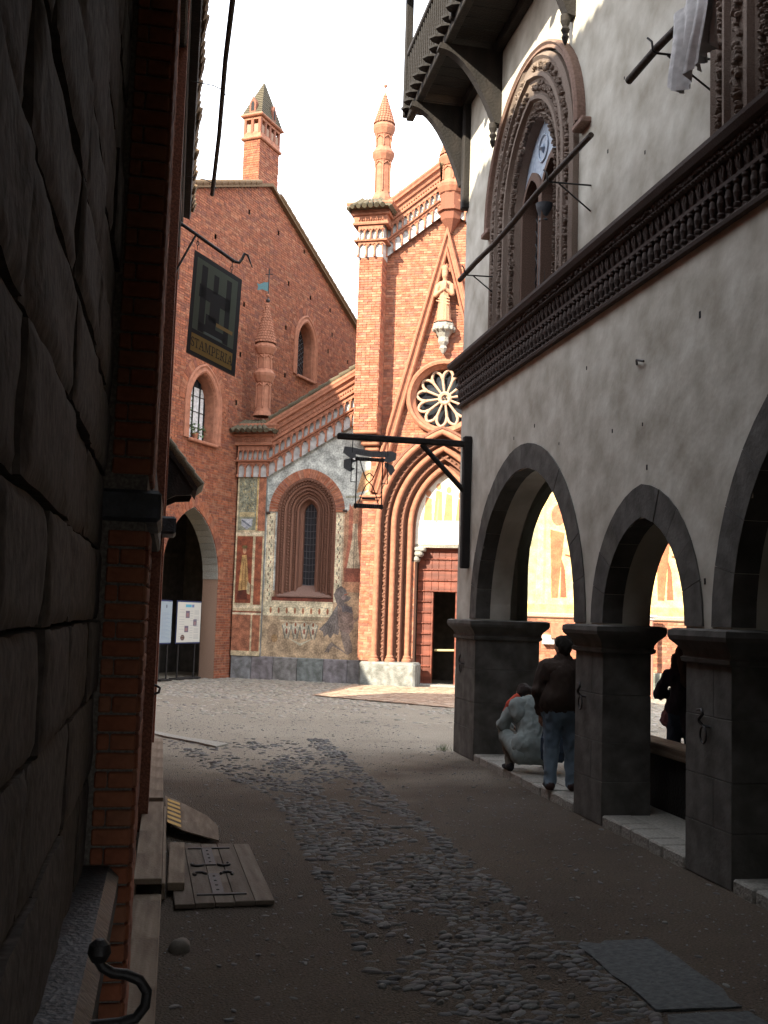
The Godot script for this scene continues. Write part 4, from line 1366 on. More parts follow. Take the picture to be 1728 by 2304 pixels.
func right_paint() -> StandardMaterial3D:
	var p := Pic.new(Rect2(8.5, 2.18, 4.8, 5.2), 512, 512, Color(0.80, 0.70, 0.48))
	p.rect(8.5, 2.18, 13.3, 2.42, Color(0.80, 0.66, 0.40))
	p.rect(9.16, 2.45, 9.22, 7.0, Color(0.78, 0.68, 0.42)); p.rect(11.0, 2.45, 11.06, 7.0, Color(0.78, 0.68, 0.42))
	for q in [[9.55, 0.0], [11.55, 0.25], [12.4, 0.1]]:
		var x: float = q[0]
		p.poly([[x - 0.16, 2.6], [x + 0.02, 2.6], [x + 0.1, 3.6], [x + 0.18, 4.4], [x - 0.22, 4.5], [x - 0.18, 3.4]], Color(0.66, 0.38, 0.26))
		p.poly([[x + 0.08, 2.62], [x + 0.26, 2.62], [x + 0.2, 3.4], [x + 0.1, 3.7]], Color(0.60, 0.32, 0.22))
		p.line(x + 0.2, 3.8, x + 0.6, 3.68, 0.05, Color(0.5, 0.3, 0.2))
		p.disc(x, 4.9, 0.2, 0.3, Color(0.64, 0.4, 0.3))
	p.poly([[8.6, 2.5], [8.95, 2.5], [9.0, 4.6], [8.6, 4.8]], Color(0.56, 0.55, 0.44))
	p.wear(43, 0.22, 0.03)
	return p.material()

func aisle_window(h: Node3D) -> void:
	var w := part("window", h)
	var cx := 2.2
	# ring of radial bricks round the head, each one a piece
	voussoirs(w, "arch_brick", M.brick, cx, 4.93, 0.9, 0.12, 0.27, 22, -0.05, 0.03, 0.008, PAL)
	var m := MB.new()
	var o := opening(cx, 2.42, 4.93, 0.84, 0.12, 14)
	m.sweep(o, [Vector2(0.06, 0.0), Vector2(0.05, 0.035), Vector2(0.0, 0.02), Vector2(-0.03, -0.04), Vector2(-0.13, -0.06), Vector2(-0.14, -0.02), Vector2(-0.19, -0.04), Vector2(-0.2, -0.1), Vector2(-0.33, -0.15), Vector2(-0.34, -0.1), Vector2(-0.38, -0.12), Vector2(-0.4, -0.2), Vector2(-0.47, -0.2), Vector2(-0.5, -0.14), Vector2(-0.54, -0.16), Vector2(-0.55, -0.32), Vector2(-0.64, -0.36), Vector2(-0.65, -0.45)])
	obj("orders", m, M.terracotta_relief, w)
	# twisted rope and leaf relief on the orders
	m = MB.new()
	for ring in [[-0.01, 0.04, 0.06, 0.06], [-0.085, -0.03, 0.075, 0.075], [-0.265, -0.10, 0.09, 0.09], [-0.44, -0.17, 0.06, 0.07]]:
		var q := opening(cx, 2.55, 4.93, 0.84 + ring[0], 0.12, 14)
		for i in q.size() - 1:
			var a := q[i]
			var b := q[i + 1]
			var L := a.distance_to(b)
			var n := maxi(1, int(L / ring[3]))
			for k in n:
				var c := a.lerp(b, (k + 0.5) / n)
				var ang := (b - a).angle()
				m.col = Color.WHITE * rng.randf_range(0.85, 1.15)
				m.bevel(Vector3(c.x, c.y, ring[1]), Vector3(ring[2] * 1.05, ring[2] * 0.55, ring[2] * 0.7), 0.01, Basis(Vector3.BACK, ang + 0.8))
	obj("rope_relief", m, M.terracotta_relief, w).set_meta("kind", "stuff")
	# sloping sill
	m = MB.new()
	m.hexa([Vector3(1.36, 2.42, 0.03), Vector3(3.04, 2.42, 0.03), Vector3(2.5, 2.42, -0.45), Vector3(1.9, 2.42, -0.45), Vector3(1.36, 2.46, 0.03), Vector3(3.04, 2.46, 0.03), Vector3(2.5, 2.78, -0.43), Vector3(1.9, 2.78, -0.43)])
	obj("sill", m, M.terracotta_sill, w)
	m = MB.new()
	m.box(Vector3(cx, 4.1, -0.47), Vector3(0.6, 3.0, 0.02))
	obj("pane", m, M.glass_dark, w)
	m = MB.new()
	for y in range(0, 13): m.tube([Vector3(cx - 0.2, 2.8 + y * 0.2, -0.44), Vector3(cx, 2.78 + y * 0.2, -0.42), Vector3(cx + 0.2, 2.8 + y * 0.2, -0.44)], 0.008, 5)
	for x in [-0.1, 0.0, 0.1]: m.tube([Vector3(cx + x, 2.75, -0.435), Vector3(cx + x, 5.3, -0.435)], 0.007, 5)
	obj("iron_grille", m, M.lead, w)
	for s in [[1.0, 4.9], [3.38, 4.97]]:
		m = MB.new()
		m.bevel(Vector3(s[0], s[1], 0.03), Vector3(0.13, 0.06, 0.1), 0.01)
		obj("hood_stop", m, M.dark_clay, w)

# band of little pointed arches under heavy mouldings; a to b is the foot of the arches
func cornice(h: Node3D, a: Vector2, b: Vector2, pitch: float, n: int, zz: float, flat: bool) -> void:
	var f := part("cornice", h)
	var L := b.x - a.x
	var sl := (b.y - a.y) / L
	var st := L / n
	var m := MB.new()
	m.quad(Vector3(a.x, a.y, zz), Vector3(b.x, b.y, zz), Vector3(b.x, b.y + 1.0, zz), Vector3(a.x, a.y + 1.0, zz))
	if flat: m.box(Vector3((a.x + b.x) * 0.5, a.y + 0.72, zz - 0.29), Vector3(L - 0.01, 1.44, 0.56))
	obj("white_ground", m, M.white_panel, f)
	var unit := func(wd: float, ht: float, ar: float) -> ArrayMesh:
		var o := PackedVector2Array()
		var hw := wd * 0.5 - 0.02
		var q := arch(0, ar, hw, 0.06, 5)
		o.append(Vector2(-wd * 0.5, ar * 0.25 - sl * wd * 0.5)); o.append(Vector2(-hw, ar * 0.25 - sl * wd * 0.5))
		for e in q: o.append(e)
		o.append(Vector2(hw, ar * 0.25 + sl * wd * 0.5)); o.append(Vector2(wd * 0.5, ar * 0.25 + sl * wd * 0.5))
		o.append(Vector2(wd * 0.5, ht + sl * wd * 0.5)); o.append(Vector2(-wd * 0.5, ht - sl * wd * 0.5))
		var k := MB.new()
		k.prism(o, 0.0, 0.05)
		# interlacing rib and hanging corbel
		var rib := []
		for e in arch(wd * 0.5, ar, hw, 0.06, 5): rib.append(Vector3(e.x, e.y + sl * wd * 0.5, 0.075))
		k.tube(rib.slice(2, 9), 0.012, 4)
		k.bevel(Vector3(-wd * 0.5, ar * 0.12 - sl * wd * 0.5, 0.045), Vector3(0.055, 0.09, 0.09), 0.015)
		return k.mesh()
	var big: ArrayMesh = unit.call(st, 0.47, 0.24)
	for i in n:
		var x := a.x + (i + 0.5) * st
		inst("frieze_arch", big, M.terracotta, f, Transform3D(Basis(), Vector3(x, a.y + (x - a.x) * sl, zz + 0.01)))
	var n2 := int(round(n * 1.4))
	var s2 := L / n2
	var small: ArrayMesh = unit.call(s2, 0.42, 0.2)
	for i in n2:
		var x := a.x + (i + 0.5) * s2
		inst("frieze_arch", small, M.terracotta, f, Transform3D(Basis(), Vector3(x, a.y + 0.5 + (x - a.x) * sl, zz + 0.05)))
	m = MB.new()
	var pr := [Vector2(0.455, 0.0), Vector2(0.455, 0.12), Vector2(0.50, 0.13), Vector2(0.505, 0.06), Vector2(0.93, 0.06), Vector2(0.935, 0.16), Vector2(0.98, 0.17), Vector2(1.03, 0.13), Vector2(1.2, 0.14), Vector2(1.21, 0.2), Vector2(1.26, 0.22), Vector2(1.29, 0.19), Vector2(1.36, 0.2), Vector2(1.38, 0.29), Vector2(1.44, 0.3), Vector2(1.5, 0.33), Vector2(1.56, 0.33), Vector2(1.57, 0.0)]
	# the shaft between the two arcades stays open: only the string below and the mouldings above
	for seg in [[0, 3], [4, pr.size() - 1]]:
		for k in range(seg[0], seg[1]):
			var p: Vector2 = pr[k]
			var q: Vector2 = pr[k + 1]
			var e0 := 0.0
			m.quad(Vector3(a.x - (p.y if flat else 0.0), a.y + p.x, zz + p.y), Vector3(b.x + (p.y if flat else 0.0), b.y + p.x, zz + p.y), Vector3(b.x + (q.y if flat else 0.0), b.y + q.x, zz + q.y), Vector3(a.x - (q.y if flat else 0.0), a.y + q.x, zz + q.y))
			if flat:
				m.quad(Vector3(b.x + p.y, b.y + p.x, zz + p.y), Vector3(b.x + p.y, b.y + p.x, -0.1), Vector3(b.x + q.y, b.y + q.x, -0.1), Vector3(b.x + q.y, b.y + q.x, zz + q.y))
				m.quad(Vector3(a.x - p.y, a.y + p.x, -0.1), Vector3(a.x - p.y, a.y + p.x, zz + p.y), Vector3(a.x - q.y, a.y + q.x, zz + q.y), Vector3(a.x - q.y, a.y + q.x, -0.1))
	obj("mouldings", m, M.terracotta, f)
	# row of small teeth
	m = MB.new()
	var t := 0.03
	while t < L:
		m.bevel(Vector3(a.x + t, a.y + sl * t + 1.08, zz + 0.155), Vector3(0.035, 0.06, 0.05), 0.01)
		t += 0.07
	obj("dentils", m, M.terracotta, f)

func corner_cap(h: Node3D, x0: float, x1: float, y: float, zf: float, zz: float) -> void:
	var c := part("tiled_cap", h)
	var m := MB.new()
	var cx := (x0 + x1) * 0.5
	var zc := zf - 0.5
	var e := 0.22
	m.hexa([Vector3(x0 - e, y, zf + e), Vector3(x1 + e, y, zf + e), Vector3(x1 + e, y, -0.3), Vector3(x0 - e, y, -0.3), Vector3(cx - 0.3, y + 0.42, zc + 0.2), Vector3(cx + 0.3, y + 0.42, zc + 0.2), Vector3(cx + 0.3, y + 0.42, -0.3), Vector3(cx - 0.3, y + 0.42, -0.3)])
	obj("bed", m, M.moss_tile, c)
	var n := int((x1 - x0 + 0.4) / 0.17)
	for i in n:
		var x := x0 - 0.18 + (x1 - x0 + 0.36) * (i + 0.5) / n
		m = MB.new()
		m.tube([Vector3(x, y - 0.01, zf + e + 0.1), Vector3(lerpf(x, cx, 0.55), y + 0.3, zf - 0.1)], [0.075, 0.055], 9)
		obj("roof_tile", m, M.moss_tile, c)
	for i in 4:
		for s in [[x1 + e + 0.06, cx + 0.25], [x0 - e - 0.06, cx - 0.25]]:
			m = MB.new()
			var z := zf + 0.1 - i * 0.17
			m.tube([Vector3(s[0], y - 0.01, z), Vector3(s[1], y + 0.36, lerpf(z, zc, 0.4))], [0.075, 0.055], 9)
			obj("roof_tile", m, M.moss_tile, c)

func rake_tiles(h: Node3D, a: Vector3, b: Vector3, mt: Material) -> void:
	var L := a.distance_to(b)
	var n := int(L / 0.34)
	for i in n:
		var m := MB.new()
		var p := a.lerp(b, float(i) / n)
		var q := a.lerp(b, float(i + 1.15) / n)
		m.tube([p + Vector3(0, 0.03, rng.randf_range(-0.02, 0.02)), q], [0.085, 0.07], 9)
		obj("verge_tile", m, mt, h)

func pinnacle(h: Node3D, x: float, z: float, prof: Array, cy: float, ty: float, cr: float) -> void:
	var p := part("pinnacle", h)
	var pv := []
	for q in prof: pv.append(Vector2(q[0], q[1]))
	var m := MB.new()
	m.lathe(Vector3(x, 0, z), pv, 12, false)
	obj("shaft", m, M.terracotta, p)
	# raised panel frames on the shafts
	for k in prof.size() - 1:
		var lo: float = prof[k][1]
		var hi: float = prof[k + 1][1]
		if hi - lo < 0.3 or absf(prof[k][0] - prof[k + 1][0]) > 0.001: continue
		var r: float = prof[k][0]
		m = MB.new()
		for i in 6:
			var a := TAU * i / 6 + 0.26
			var a2 := a + TAU / 6
			var d := Vector3(cos(a), 0, sin(a)) * (r + 0.01)
			m.tube([Vector3(x, lo, z) + d, Vector3(x, hi, z) + d], 0.026, 5)
			var pts := []
			for j in 7:
				var t := j / 6.0
				var an := lerpf(a, a2, t)
				pts.append(Vector3(x + cos(an) * (r + 0.01), hi - 0.13 + 0.1 * (1.0 - absf(t * 2 - 1)), z + sin(an) * (r + 0.01)))
			m.tube(pts, 0.02, 5)
		obj("ribs", m, M.terracotta, p)
	# cone of small scale tiles
	m = MB.new()
	m.lathe(Vector3(x, 0, z), [Vector2(cr + 0.02, cy), Vector2(0.02, ty)], 14, false)
	obj("cone", m, M.terracotta, p)
	m = MB.new()
	var rows := int((ty - cy) / 0.085)
	for j in rows:
		var t := float(j) / rows
		var r := lerpf(cr + 0.02, 0.02, t)
		var n := maxi(5, int(TAU * r / 0.085))
		for i in n:
			var an := TAU * (i + 0.5 * (j % 2)) / n
			var b := Basis(Vector3.UP, PI / 2 - an) * Basis(Vector3.RIGHT, -0.34)
			m.col = Color.WHITE * rng.randf_range(0.85, 1.12)
			m.bevel(Vector3(x + cos(an) * r, cy + (j + 0.5) * 0.085, z + sin(an) * r), Vector3(0.07, 0.085, 0.03), 0.012, b)
	obj("scale_tiles", m, M.terracotta, p)
	m = MB.new()
	m.tube([Vector3(x, ty - 0.05, z), Vector3(x, ty + 0.2, z)], 0.012, 6)
	m.lathe(Vector3(x, ty + 0.22, z), [Vector2(0, -0.055), Vector2(0.04, -0.04), Vector2(0.058, 0), Vector2(0.04, 0.04), Vector2(0, 0.055)], 10)
	obj("ball_finial", m, M.terracotta, p)

func portal(h: Node3D) -> void:
	var p := part("portal", h)
	var yb := 0.66
	# stepped jambs and arch behind the roll mouldings
	var m := MB.new()
	var o := opening(CXC, yb, 4.55, 1.98, 1.08, 16)
	m.sweep(o, [Vector2(0.0, -0.02), Vector2(0.0, 0.26), Vector2(-0.07, 0.27), Vector2(-0.08, 0.05), Vector2(-0.33, 0.0), Vector2(-0.34, 0.06), Vector2(-0.40, 0.08), Vector2(-0.42, -0.16), Vector2(-0.50, -0.18), Vector2(-0.75, -0.22), Vector2(-0.76, -0.16), Vector2(-0.82, -0.14), Vector2(-0.84, -0.38), Vector2(-0.93, -0.40), Vector2(-1.12, -0.42), Vector2(-1.13, -0.72)])
	obj("jambs", m, M.terracotta_relief, p)
	# roll mouldings, each a shaft below and a rib above
	for q in [[1.82, 0.22, 0.085], [1.41, -0.03, 0.08], [0.97, -0.27, 0.075]]:
		var pts := []
		for e in opening(CXC, yb + 0.14, 4.55, q[0], 1.08, 16): pts.append(Vector3(e.x, e.y, q[1]))
		m = MB.new()
		m.tube(pts, q[2], 10)
		obj("roll_moulding", m, M.terracotta, p)
		for s in [-1, 1]:
			m = MB.new()
			m.lathe(Vector3(CXC + s * q[0], yb, q[1]), [Vector2(q[2] + 0.07, 0), Vector2(q[2] + 0.07, 0.06), Vector2(q[2] + 0.03, 0.1), Vector2(q[2] + 0.035, 0.14), Vector2(q[2] - 0.01, 0.2)], 10)
			obj("shaft_base", m, M.terracotta, p)
	# carved leaf bands between the rolls
	m = MB.new()
	for ring in [[1.62, 0.06], [1.21, -0.18]]:
		var q := opening(CXC, yb + 0.1, 4.55, ring[0], 1.08, 16)
		for i in q.size() - 1:
			var a := q[i]
			var b := q[i + 1]
			var n := maxi(1, int(a.distance_to(b) / 0.11))
			for k in n:
				var c := a.lerp(b, (k + 0.5) / n)
				m.col = Color.WHITE * rng.randf_range(0.8, 1.2)
				m.bevel(Vector3(c.x, c.y, ring[1]), Vector3(0.13, 0.05, 0.07), 0.02, Basis(Vector3.BACK, (b - a).angle() + (0.9 if k % 2 else 2.2)))
				m.bevel(Vector3(c.x, c.y, ring[1] + 0.02), Vector3(0.05, 0.05, 0.06), 0.02)
	obj("leaf_bands", m, M.terracotta_relief, p).set_meta("kind", "stuff")
	# brick inner jambs
	for s in [-1, 1]:
		m = MB.new()
		bricks(m, [rectp(0.82, 0.66, 0.92, 3.5)], -0.36, PAL)
		var m2 := MB.new()
		m2.append(m, Transform3D(Basis(), Vector3(CXC, 0, 0)) if s > 0 else Transform3D(Basis(), Vector3(CXC - 1.74, 0, 0)))
		obj("jamb_bricks", m2, M.brick, p).set_meta("kind", "stuff")
		m = MB.new()
		m.box(Vector3(CXC + s * 0.88, 2.0, -0.52), Vector3(0.12, 3.1, 0.33))
		obj("jamb_mortar", m, M.mortar, p)
		m = MB.new()
		m.bevel(Vector3(CXC + s * 0.80, 3.62, -0.5), Vector3(0.16, 0.16, 0.34), 0.05)
		m.bevel(Vector3(CXC + s * 0.74, 3.78, -0.5), Vector3(0.24, 0.16, 0.34), 0.05)
		m.bevel(Vector3(CXC + s * 0.70, 3.91, -0.5), Vector3(0.3, 0.12, 0.34), 0.03)
		obj("lintel_corbel", m, M.pale_stone, p)
	# painted tympanum
	m = MB.new()
	m.uvr = Rect2(CXC - 1.0, 3.9, 2.0, 2.6)
	strips(m, [PackedVector2Array([Vector2(CXC - 0.98, 3.97)]) + arch(CXC, 4.55, 0.98, 1.08, 12) + PackedVector2Array([Vector2(CXC + 0.98, 3.97)])], -0.5, 0.06)
	var pc := Pic.new(Rect2(CXC - 1.0, 3.9, 2.0, 2.6), 256, 320, Color(0.88, 0.85, 0.78))
	for q in [[5.75, 5.1], [6.05, 5.3], [6.35, 5.2], [6.7, 5.05]]:
		pc.poly([[q[0] - 0.14, 4.75], [q[0] + 0.12, 4.75], [q[0] + 0.1, q[1] + 0.3], [q[0] - 0.08, q[1] + 0.35]], Color(0.76, 0.52, 0.36))
		pc.disc(q[0], q[1] + 0.45, 0.08, 0.1, Color(0.74, 0.52, 0.38))
	pc.line(6.0, 4.7, 6.05, 5.4, 0.05, Color(0.78, 0.6, 0.46))
	pc.wear(44, 0.12, 0.03)
	obj("tympanum", m, pc.material(), p)
	m = MB.new()
	m.box(Vector3(CXC, 4.02, -0.62), Vector3(2.1, 0.1, 0.24))
	obj("lintel", m, M.pale_stone, p)
	# door leaves: planks with cross ribs and nail heads; a wicket stands open
	for s in [-1, 1]:
		var d := part("door_leaf", p)
		for k in 4:
			m = MB.new()
			var xw := 0.205
			var xx: float = CXC + s * (0.80 - xw * (k + 0.5))
			var lo := 2.7 if k >= 1 and s < 0 and k < 4 else 0.02
			if s > 0 and k >= 2: lo = 2.7
			if s < 0 and k == 1: lo = 0.02
			m.col = Color.WHITE * rng.randf_range(0.85, 1.2)
			m.bevel(Vector3(xx, (lo + 3.98) * 0.5, -0.76), Vector3(xw - 0.006, 3.98 - lo, 0.05), 0.006)
			obj("plank", m, M.door_wood, d)
		for y in 12:
			m = MB.new()
			var yy := 0.55 + y * 0.31
			var wd := 0.82 if yy > 2.7 else 0.42
			m.bevel(Vector3(CXC + s * (0.80 - wd * 0.5), yy, -0.715), Vector3(wd, 0.045, 0.05), 0.012)
			for k in int(wd / 0.13): m.bevel(Vector3(CXC + s * (0.80 - 0.07 - k * 0.13), yy, -0.69), Vector3(0.022, 0.022, 0.02), 0.006)
			obj("rib", m, M.door_wood, d)
	m = MB.new()
	m.bevel(Vector3(CXC - 0.36, 1.36, -0.80), Vector3(0.07, 2.68, 0.14), 0.01)
	m.bevel(Vector3(CXC + 0.36, 1.36, -0.80), Vector3(0.07, 2.68, 0.14), 0.01)
	obj("wicket_frame", m, M.door_wood, p)
	m = MB.new()
	m.box(Vector3(CXC, 1.75, -3.6), Vector3(3.2, 4.2, 0.1))
	m.box(Vector3(CXC - 1.0, 1.9, -2.2), Vector3(0.1, 4.2, 2.8)); m.box(Vector3(CXC + 1.0, 1.9, -2.2), Vector3(0.1, 4.2, 2.8)); m.box(Vector3(CXC, 4.0, -2.2), Vector3(2.0, 0.1, 2.8))
	obj("vestibule", m, M.interior, p)
	m = MB.new()
	m.tube([Vector3(CXC - 0.3, 1.0, -1.0), Vector3(CXC + 0.4, 1.02, -1.0)], 0.035, 8)
	obj("brass_rail", m, M.brass, p)
	m = MB.new()
	m.bevel(Vector3(CXC, 0.0, -0.55), Vector3(1.7, 0.1, 0.6), 0.02)
	obj("threshold", m, M.pale_stone, p)

func rose_window(h: Node3D) -> void:
	var w := part("rose_window", h)
	var c := Vector3(CXC - 0.02, 8.28, 0)
	var fl := Transform3D(Basis(Vector3.RIGHT, PI / 2), c)
	var m := MB.new()
	var l := MB.new()
	l.lathe(Vector3.ZERO, [Vector2(1.1, -0.02), Vector2(1.1, 0.14), Vector2(1.04, 0.2), Vector2(0.97, 0.18), Vector2(0.94, 0.08), Vector2(0.86, -0.02), Vector2(0.84, -0.3)], 40, true)
	m.append(l, fl)
	obj("ring", m, M.terracotta, w)
	m = MB.new()
	l = MB.new()
	l.lathe(Vector3.ZERO, [Vector2(0.0, -0.3), Vector2(0.9, -0.3)], 24, true)
	m.append(l, fl)
	obj("pane", m, M.glass_dark, w)
	var n := 12
	for i in n:
		var a := TAU * i / n + 0.13
		var a2 := TAU * (i + 1) / n + 0.13
		m = MB.new()
		var d := Vector3(cos(a), sin(a), 0)
		m.tube([c + d * 0.15 + Vector3(0, 0, -0.1), c + d * 0.58 + Vector3(0, 0, -0.1)], [0.032, 0.045], 7)
		obj("spoke", m, M.rose_stone, w)
		m = MB.new()
		var pts := []
		for j in 9:
			var t := j / 8.0
			var an := lerpf(a, a2, t)
			var r := 0.56 + 0.24 * sqrt(maxf(0.0, sin(PI * t))) * (0.9 + 0.25 * (1.0 - absf(2 * t - 1)))
			pts.append(c + Vector3(cos(an) * r, sin(an) * r, -0.1))
		m.tube(pts, 0.045, 7)
		obj("petal", m, M.rose_stone, w)
		m = MB.new()
		var am := a
		pts = []
		for j in 7:
			var t := j / 6.0 * 2 - 1
			var an := am + t * PI / n * 0.95
			pts.append(c + Vector3(cos(an), sin(an), 0) * (0.85 - 0.17 * (1 - t * t)) + Vector3(0, 0, -0.14))
		m.tube(pts, 0.024, 6)
		obj("cusp", m, M.rose_stone, w)
	m = MB.new()
	l = MB.new()
	l.lathe(Vector3.ZERO, [Vector2(0.2, -0.2), Vector2(0.2, -0.07), Vector2(0.16, -0.04), Vector2(0.1, -0.06), Vector2(0.095, -0.12), Vector2(0.0, -0.12)], 20, true)
	m.append(l, fl)
	obj("hub", m, M.rose_stone, w)
	m = MB.new()
	for i in 3:
		var a := TAU * i / 3 + PI / 2
		l = MB.new()
		l.lathe(Vector3.ZERO, [Vector2(0.035, -0.11), Vector2(0, -0.105)], 10)
		m.append(l, Transform3D(Basis(Vector3.RIGHT, PI / 2), c + Vector3(cos(a) * 0.045, sin(a) * 0.045, 0)))
	obj("trefoil", m, M.black, w)

# ---------------------------------------------------------------- gabled brick house behind the church
func rake(x: float) -> float:
	return 15.42 - 0.40 * absf(x - 1.1)

func gable_house() -> void:
	var h := thing("gabled_house", "tall red brick house with steep gable, chimney and pointed windows", "house", GH_O, GH_T)
	var out := PackedVector2Array([Vector2(-5.5, 0.0), Vector2(9.2, 0.0), Vector2(9.2, rake(9.2)), Vector2(1.65, rake(1.65)), Vector2(0.4, rake(0.4)), Vector2(-5.5, rake(-5.5))])
	var door := opening(-2.36, -0.1, 2.85, 1.45, 0.62, 12)
	var wa := opening(-2.14, 6.7, 7.75, 0.69, 0.25, 10)
	var wb := opening(4.05, 9.88, 11.0, 0.60, 0.2, 10)
	var polys := [out, door, wa, wb]
	var spots := [[-0.08, 14.18], [1.81, 14.18], [3.67, 14.18], [-1.93, 12.78], [1.33, 12.78], [2.65, 12.78], [4.28, 12.78], [5.85, 12.78], [-0.14, 11.25], [2.59, 11.25], [5.81, 11.25], [7.5, 11.27], [-0.23, 9.7], [2.66, 9.7], [-0.34, 8.19], [6.09, 11.94]]
	for s in spots: polys.append(rectp(s[0] - 0.06, s[1] - 0.075, s[0] + 0.06, s[1] + 0.075))
	var m := MB.new()
	strips(m, polys, 0.0, 0.075)
	m.sweep(door, [Vector2(0, -0.5), Vector2(0, 0.0)])
	for w in [wa, wb]: m.sweep(w, [Vector2(0, -0.4), Vector2(0, 0)])
	obj("wall_mortar", m, M.mortar, h)
	m = MB.new()
	bricks(m, polys, 0.0, SHADED, 0.075, 0.26, 0.011, 0.011)
	obj("wall_bricks", m, M.brick, h).set_meta("kind", "stuff")
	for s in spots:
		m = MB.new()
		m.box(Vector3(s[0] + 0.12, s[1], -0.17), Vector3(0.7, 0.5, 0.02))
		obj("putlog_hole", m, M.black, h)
	# pointed doorway: pale wedge stones in the reveal and an inner wall
	voussoirs(h, "door_voussoir", M.brick, -2.36, 2.85, 1.45, 0.62, 0.28, 16, -0.06, 0.025, 0.008, SHADED)
	var rv := part("door_reveal", h)
	var q := arch(-2.36, 2.85, 1.45, 0.62, 12)
	for i in q.size() - 1:
		m = MB.new()
		m.col = Color.WHITE * rng.randf_range(0.75, 1.15)
		var a := q[i]
		var b := q[i + 1]
		var d := (b - a).normalized()
		var nr := Vector2(-d.y, d.x)
		a += d * 0.005; b -= d * 0.005
		m.hexa([Vector3(a.x, a.y, -0.5), Vector3(b.x, b.y, -0.5), Vector3(b.x, b.y, 0.0), Vector3(a.x, a.y, 0.0), Vector3(a.x - nr.x * 0.02, a.y - nr.y * 0.02, -0.5), Vector3(b.x - nr.x * 0.02, b.y - nr.y * 0.02, -0.5), Vector3(b.x - nr.x * 0.02, b.y - nr.y * 0.02, 0.0), Vector3(a.x - nr.x * 0.02, a.y - nr.y * 0.02, 0.0)])
		obj("reveal_stone", m, M.pale_stone, rv)
	m = MB.new()
	var back := [rectp(-5.5, 0.0, 2.0, 5.2), opening(-1.0, -0.1, 1.9, 0.85, 0.05, 8)]
	strips(m, back, -2.6, 0.1)
	m.box(Vector3(-1.8, 5.2, -1.5), Vector3(8.0, 0.2, 3.0))
	m.box(Vector3(-5.0, 2.6, -1.5), Vector3(0.2, 5.4, 3.0))
	m.box(Vector3(1.4, 2.6, -1.5), Vector3(0.2, 5.4, 3.0))
	m.box(Vector3(-1.5, 1.5, -4.6), Vector3(6.0, 4.0, 0.2))
	m.box(Vector3(-2.0, 3.62, -2.4), Vector3(5.0, 0.12, 0.12))
	obj("passage", m, M.interior, h)
	# windows
	for w in [[-2.14, 6.7, 7.75, 0.69, 0.25], [4.05, 9.88, 11.0, 0.60, 0.2]]:
		var p := part("window", h)
		m = MB.new()
		var o := opening(w[0], w[1], w[2], w[3], w[4], 12)
		m.sweep(o, [Vector2(0.27, 0.0), Vector2(0.27, 0.05), Vector2(0.22, 0.07), Vector2(0.17, 0.04), Vector2(0.12, 0.05), Vector2(0.08, 0.07), Vector2(0.03, 0.05), Vector2(0.0, 0.0), Vector2(-0.02, -0.05), Vector2(-0.02, -0.36)])
		obj("moulded_frame", m, M.terracotta, p)
		voussoirs(p, "arch_brick", M.brick, w[0], w[2], w[3] + 0.28, w[4], 0.26, 14, -0.04, 0.024, 0.008, SHADED)
		m = MB.new()
		m.box(Vector3(w[0], (w[1] + w[2]) * 0.5 + 0.5, -0.38), Vector3(w[3] * 2, w[2] - w[1] + 1.6, 0.02))
		obj("pane", m, M.glass_dark, p)
		m = MB.new()
		m.bevel(Vector3(w[0], w[1] - 0.04, -0.12), Vector3(w[3] * 2 + 0.1, 0.09, 0.5), 0.02)
		obj("sill", m, M.terracotta, p)
		m = MB.new()
		var y: float = w[1]
		while y < w[2] + 0.6:
			if w[0] > 0:
				m.tube([Vector3(w[0] - w[3], y, -0.36), Vector3(w[0] + w[3], y + 0.75, -0.36)], 0.008, 4)
				m.tube([Vector3(w[0] - w[3], y + 0.75, -0.36), Vector3(w[0] + w[3], y, -0.36)], 0.008, 4)
				y += 0.17
			else:
				m.tube([Vector3(w[0] - w[3], y, -0.35), Vector3(w[0] + w[3], y, -0.35)], 0.012, 4)
				y += 0.45
		if w[0] < 0:
			for x in [-0.35, 0.0, 0.35]: m.bevel(Vector3(w[0] + x, 7.6, -0.35), Vector3(0.05, 1.9, 0.04), 0.008)
		obj("glazing_bars", m, M.timber if w[0] < 0 else M.lead, p)
	# pale curtain behind the lower window
	m = MB.new()
	for i in 14:
		var x := -2.75 + i * 0.085
		m.quad(Vector3(x, 6.75, -0.362 + 0.004 * (i % 2)), Vector3(x + 0.085, 6.75, -0.362 + 0.004 * ((i + 1) % 2)), Vector3(x + 0.085, 8.3, -0.362 + 0.004 * ((i + 1) % 2)), Vector3(x, 8.3, -0.362 + 0.004 * (i % 2)))
	obj("curtain", m, M.white_cloth, h)
	# chimney flush with the gable
	var c := part("chimney", h)
	m = MB.new()
	m.box(Vector3(1.01, 15.8, -0.29), Vector3(1.24, 2.9, 0.56))
	obj("stack_mortar", m, M.mortar, c)
	m = MB.new()
	var sp := MB.new()
	bricks(m, [rectp(0.38, 14.7, 1.64, 16.72)], -0.004, SHADED)
	bricks(sp, [rectp(0, 14.7, 0.58, 16.72)], 0.0, SHADED)
	m.append(sp, Transform3D(Basis(Vector3.UP, -PI / 2), Vector3(0.39, 0, -0.58)))
	obj("stack_bricks", m, M.brick, c).set_meta("kind", "stuff")
	m = MB.new()
	m.bevel(Vector3(1.01, 16.78, -0.29), Vector3(1.42, 0.1, 0.74), 0.03)
	m.bevel(Vector3(1.01, 17.52, -0.29), Vector3(1.5, 0.09, 0.8), 0.03)
	m.box(Vector3(1.01, 16.9, -0.29), Vector3(1.3, 0.16, 0.62))
	m.box(Vector3(1.01, 17.44, -0.29), Vector3(1.3, 0.1, 0.62))
	obj("bands", m, M.terracotta, c)
	m = MB.new()
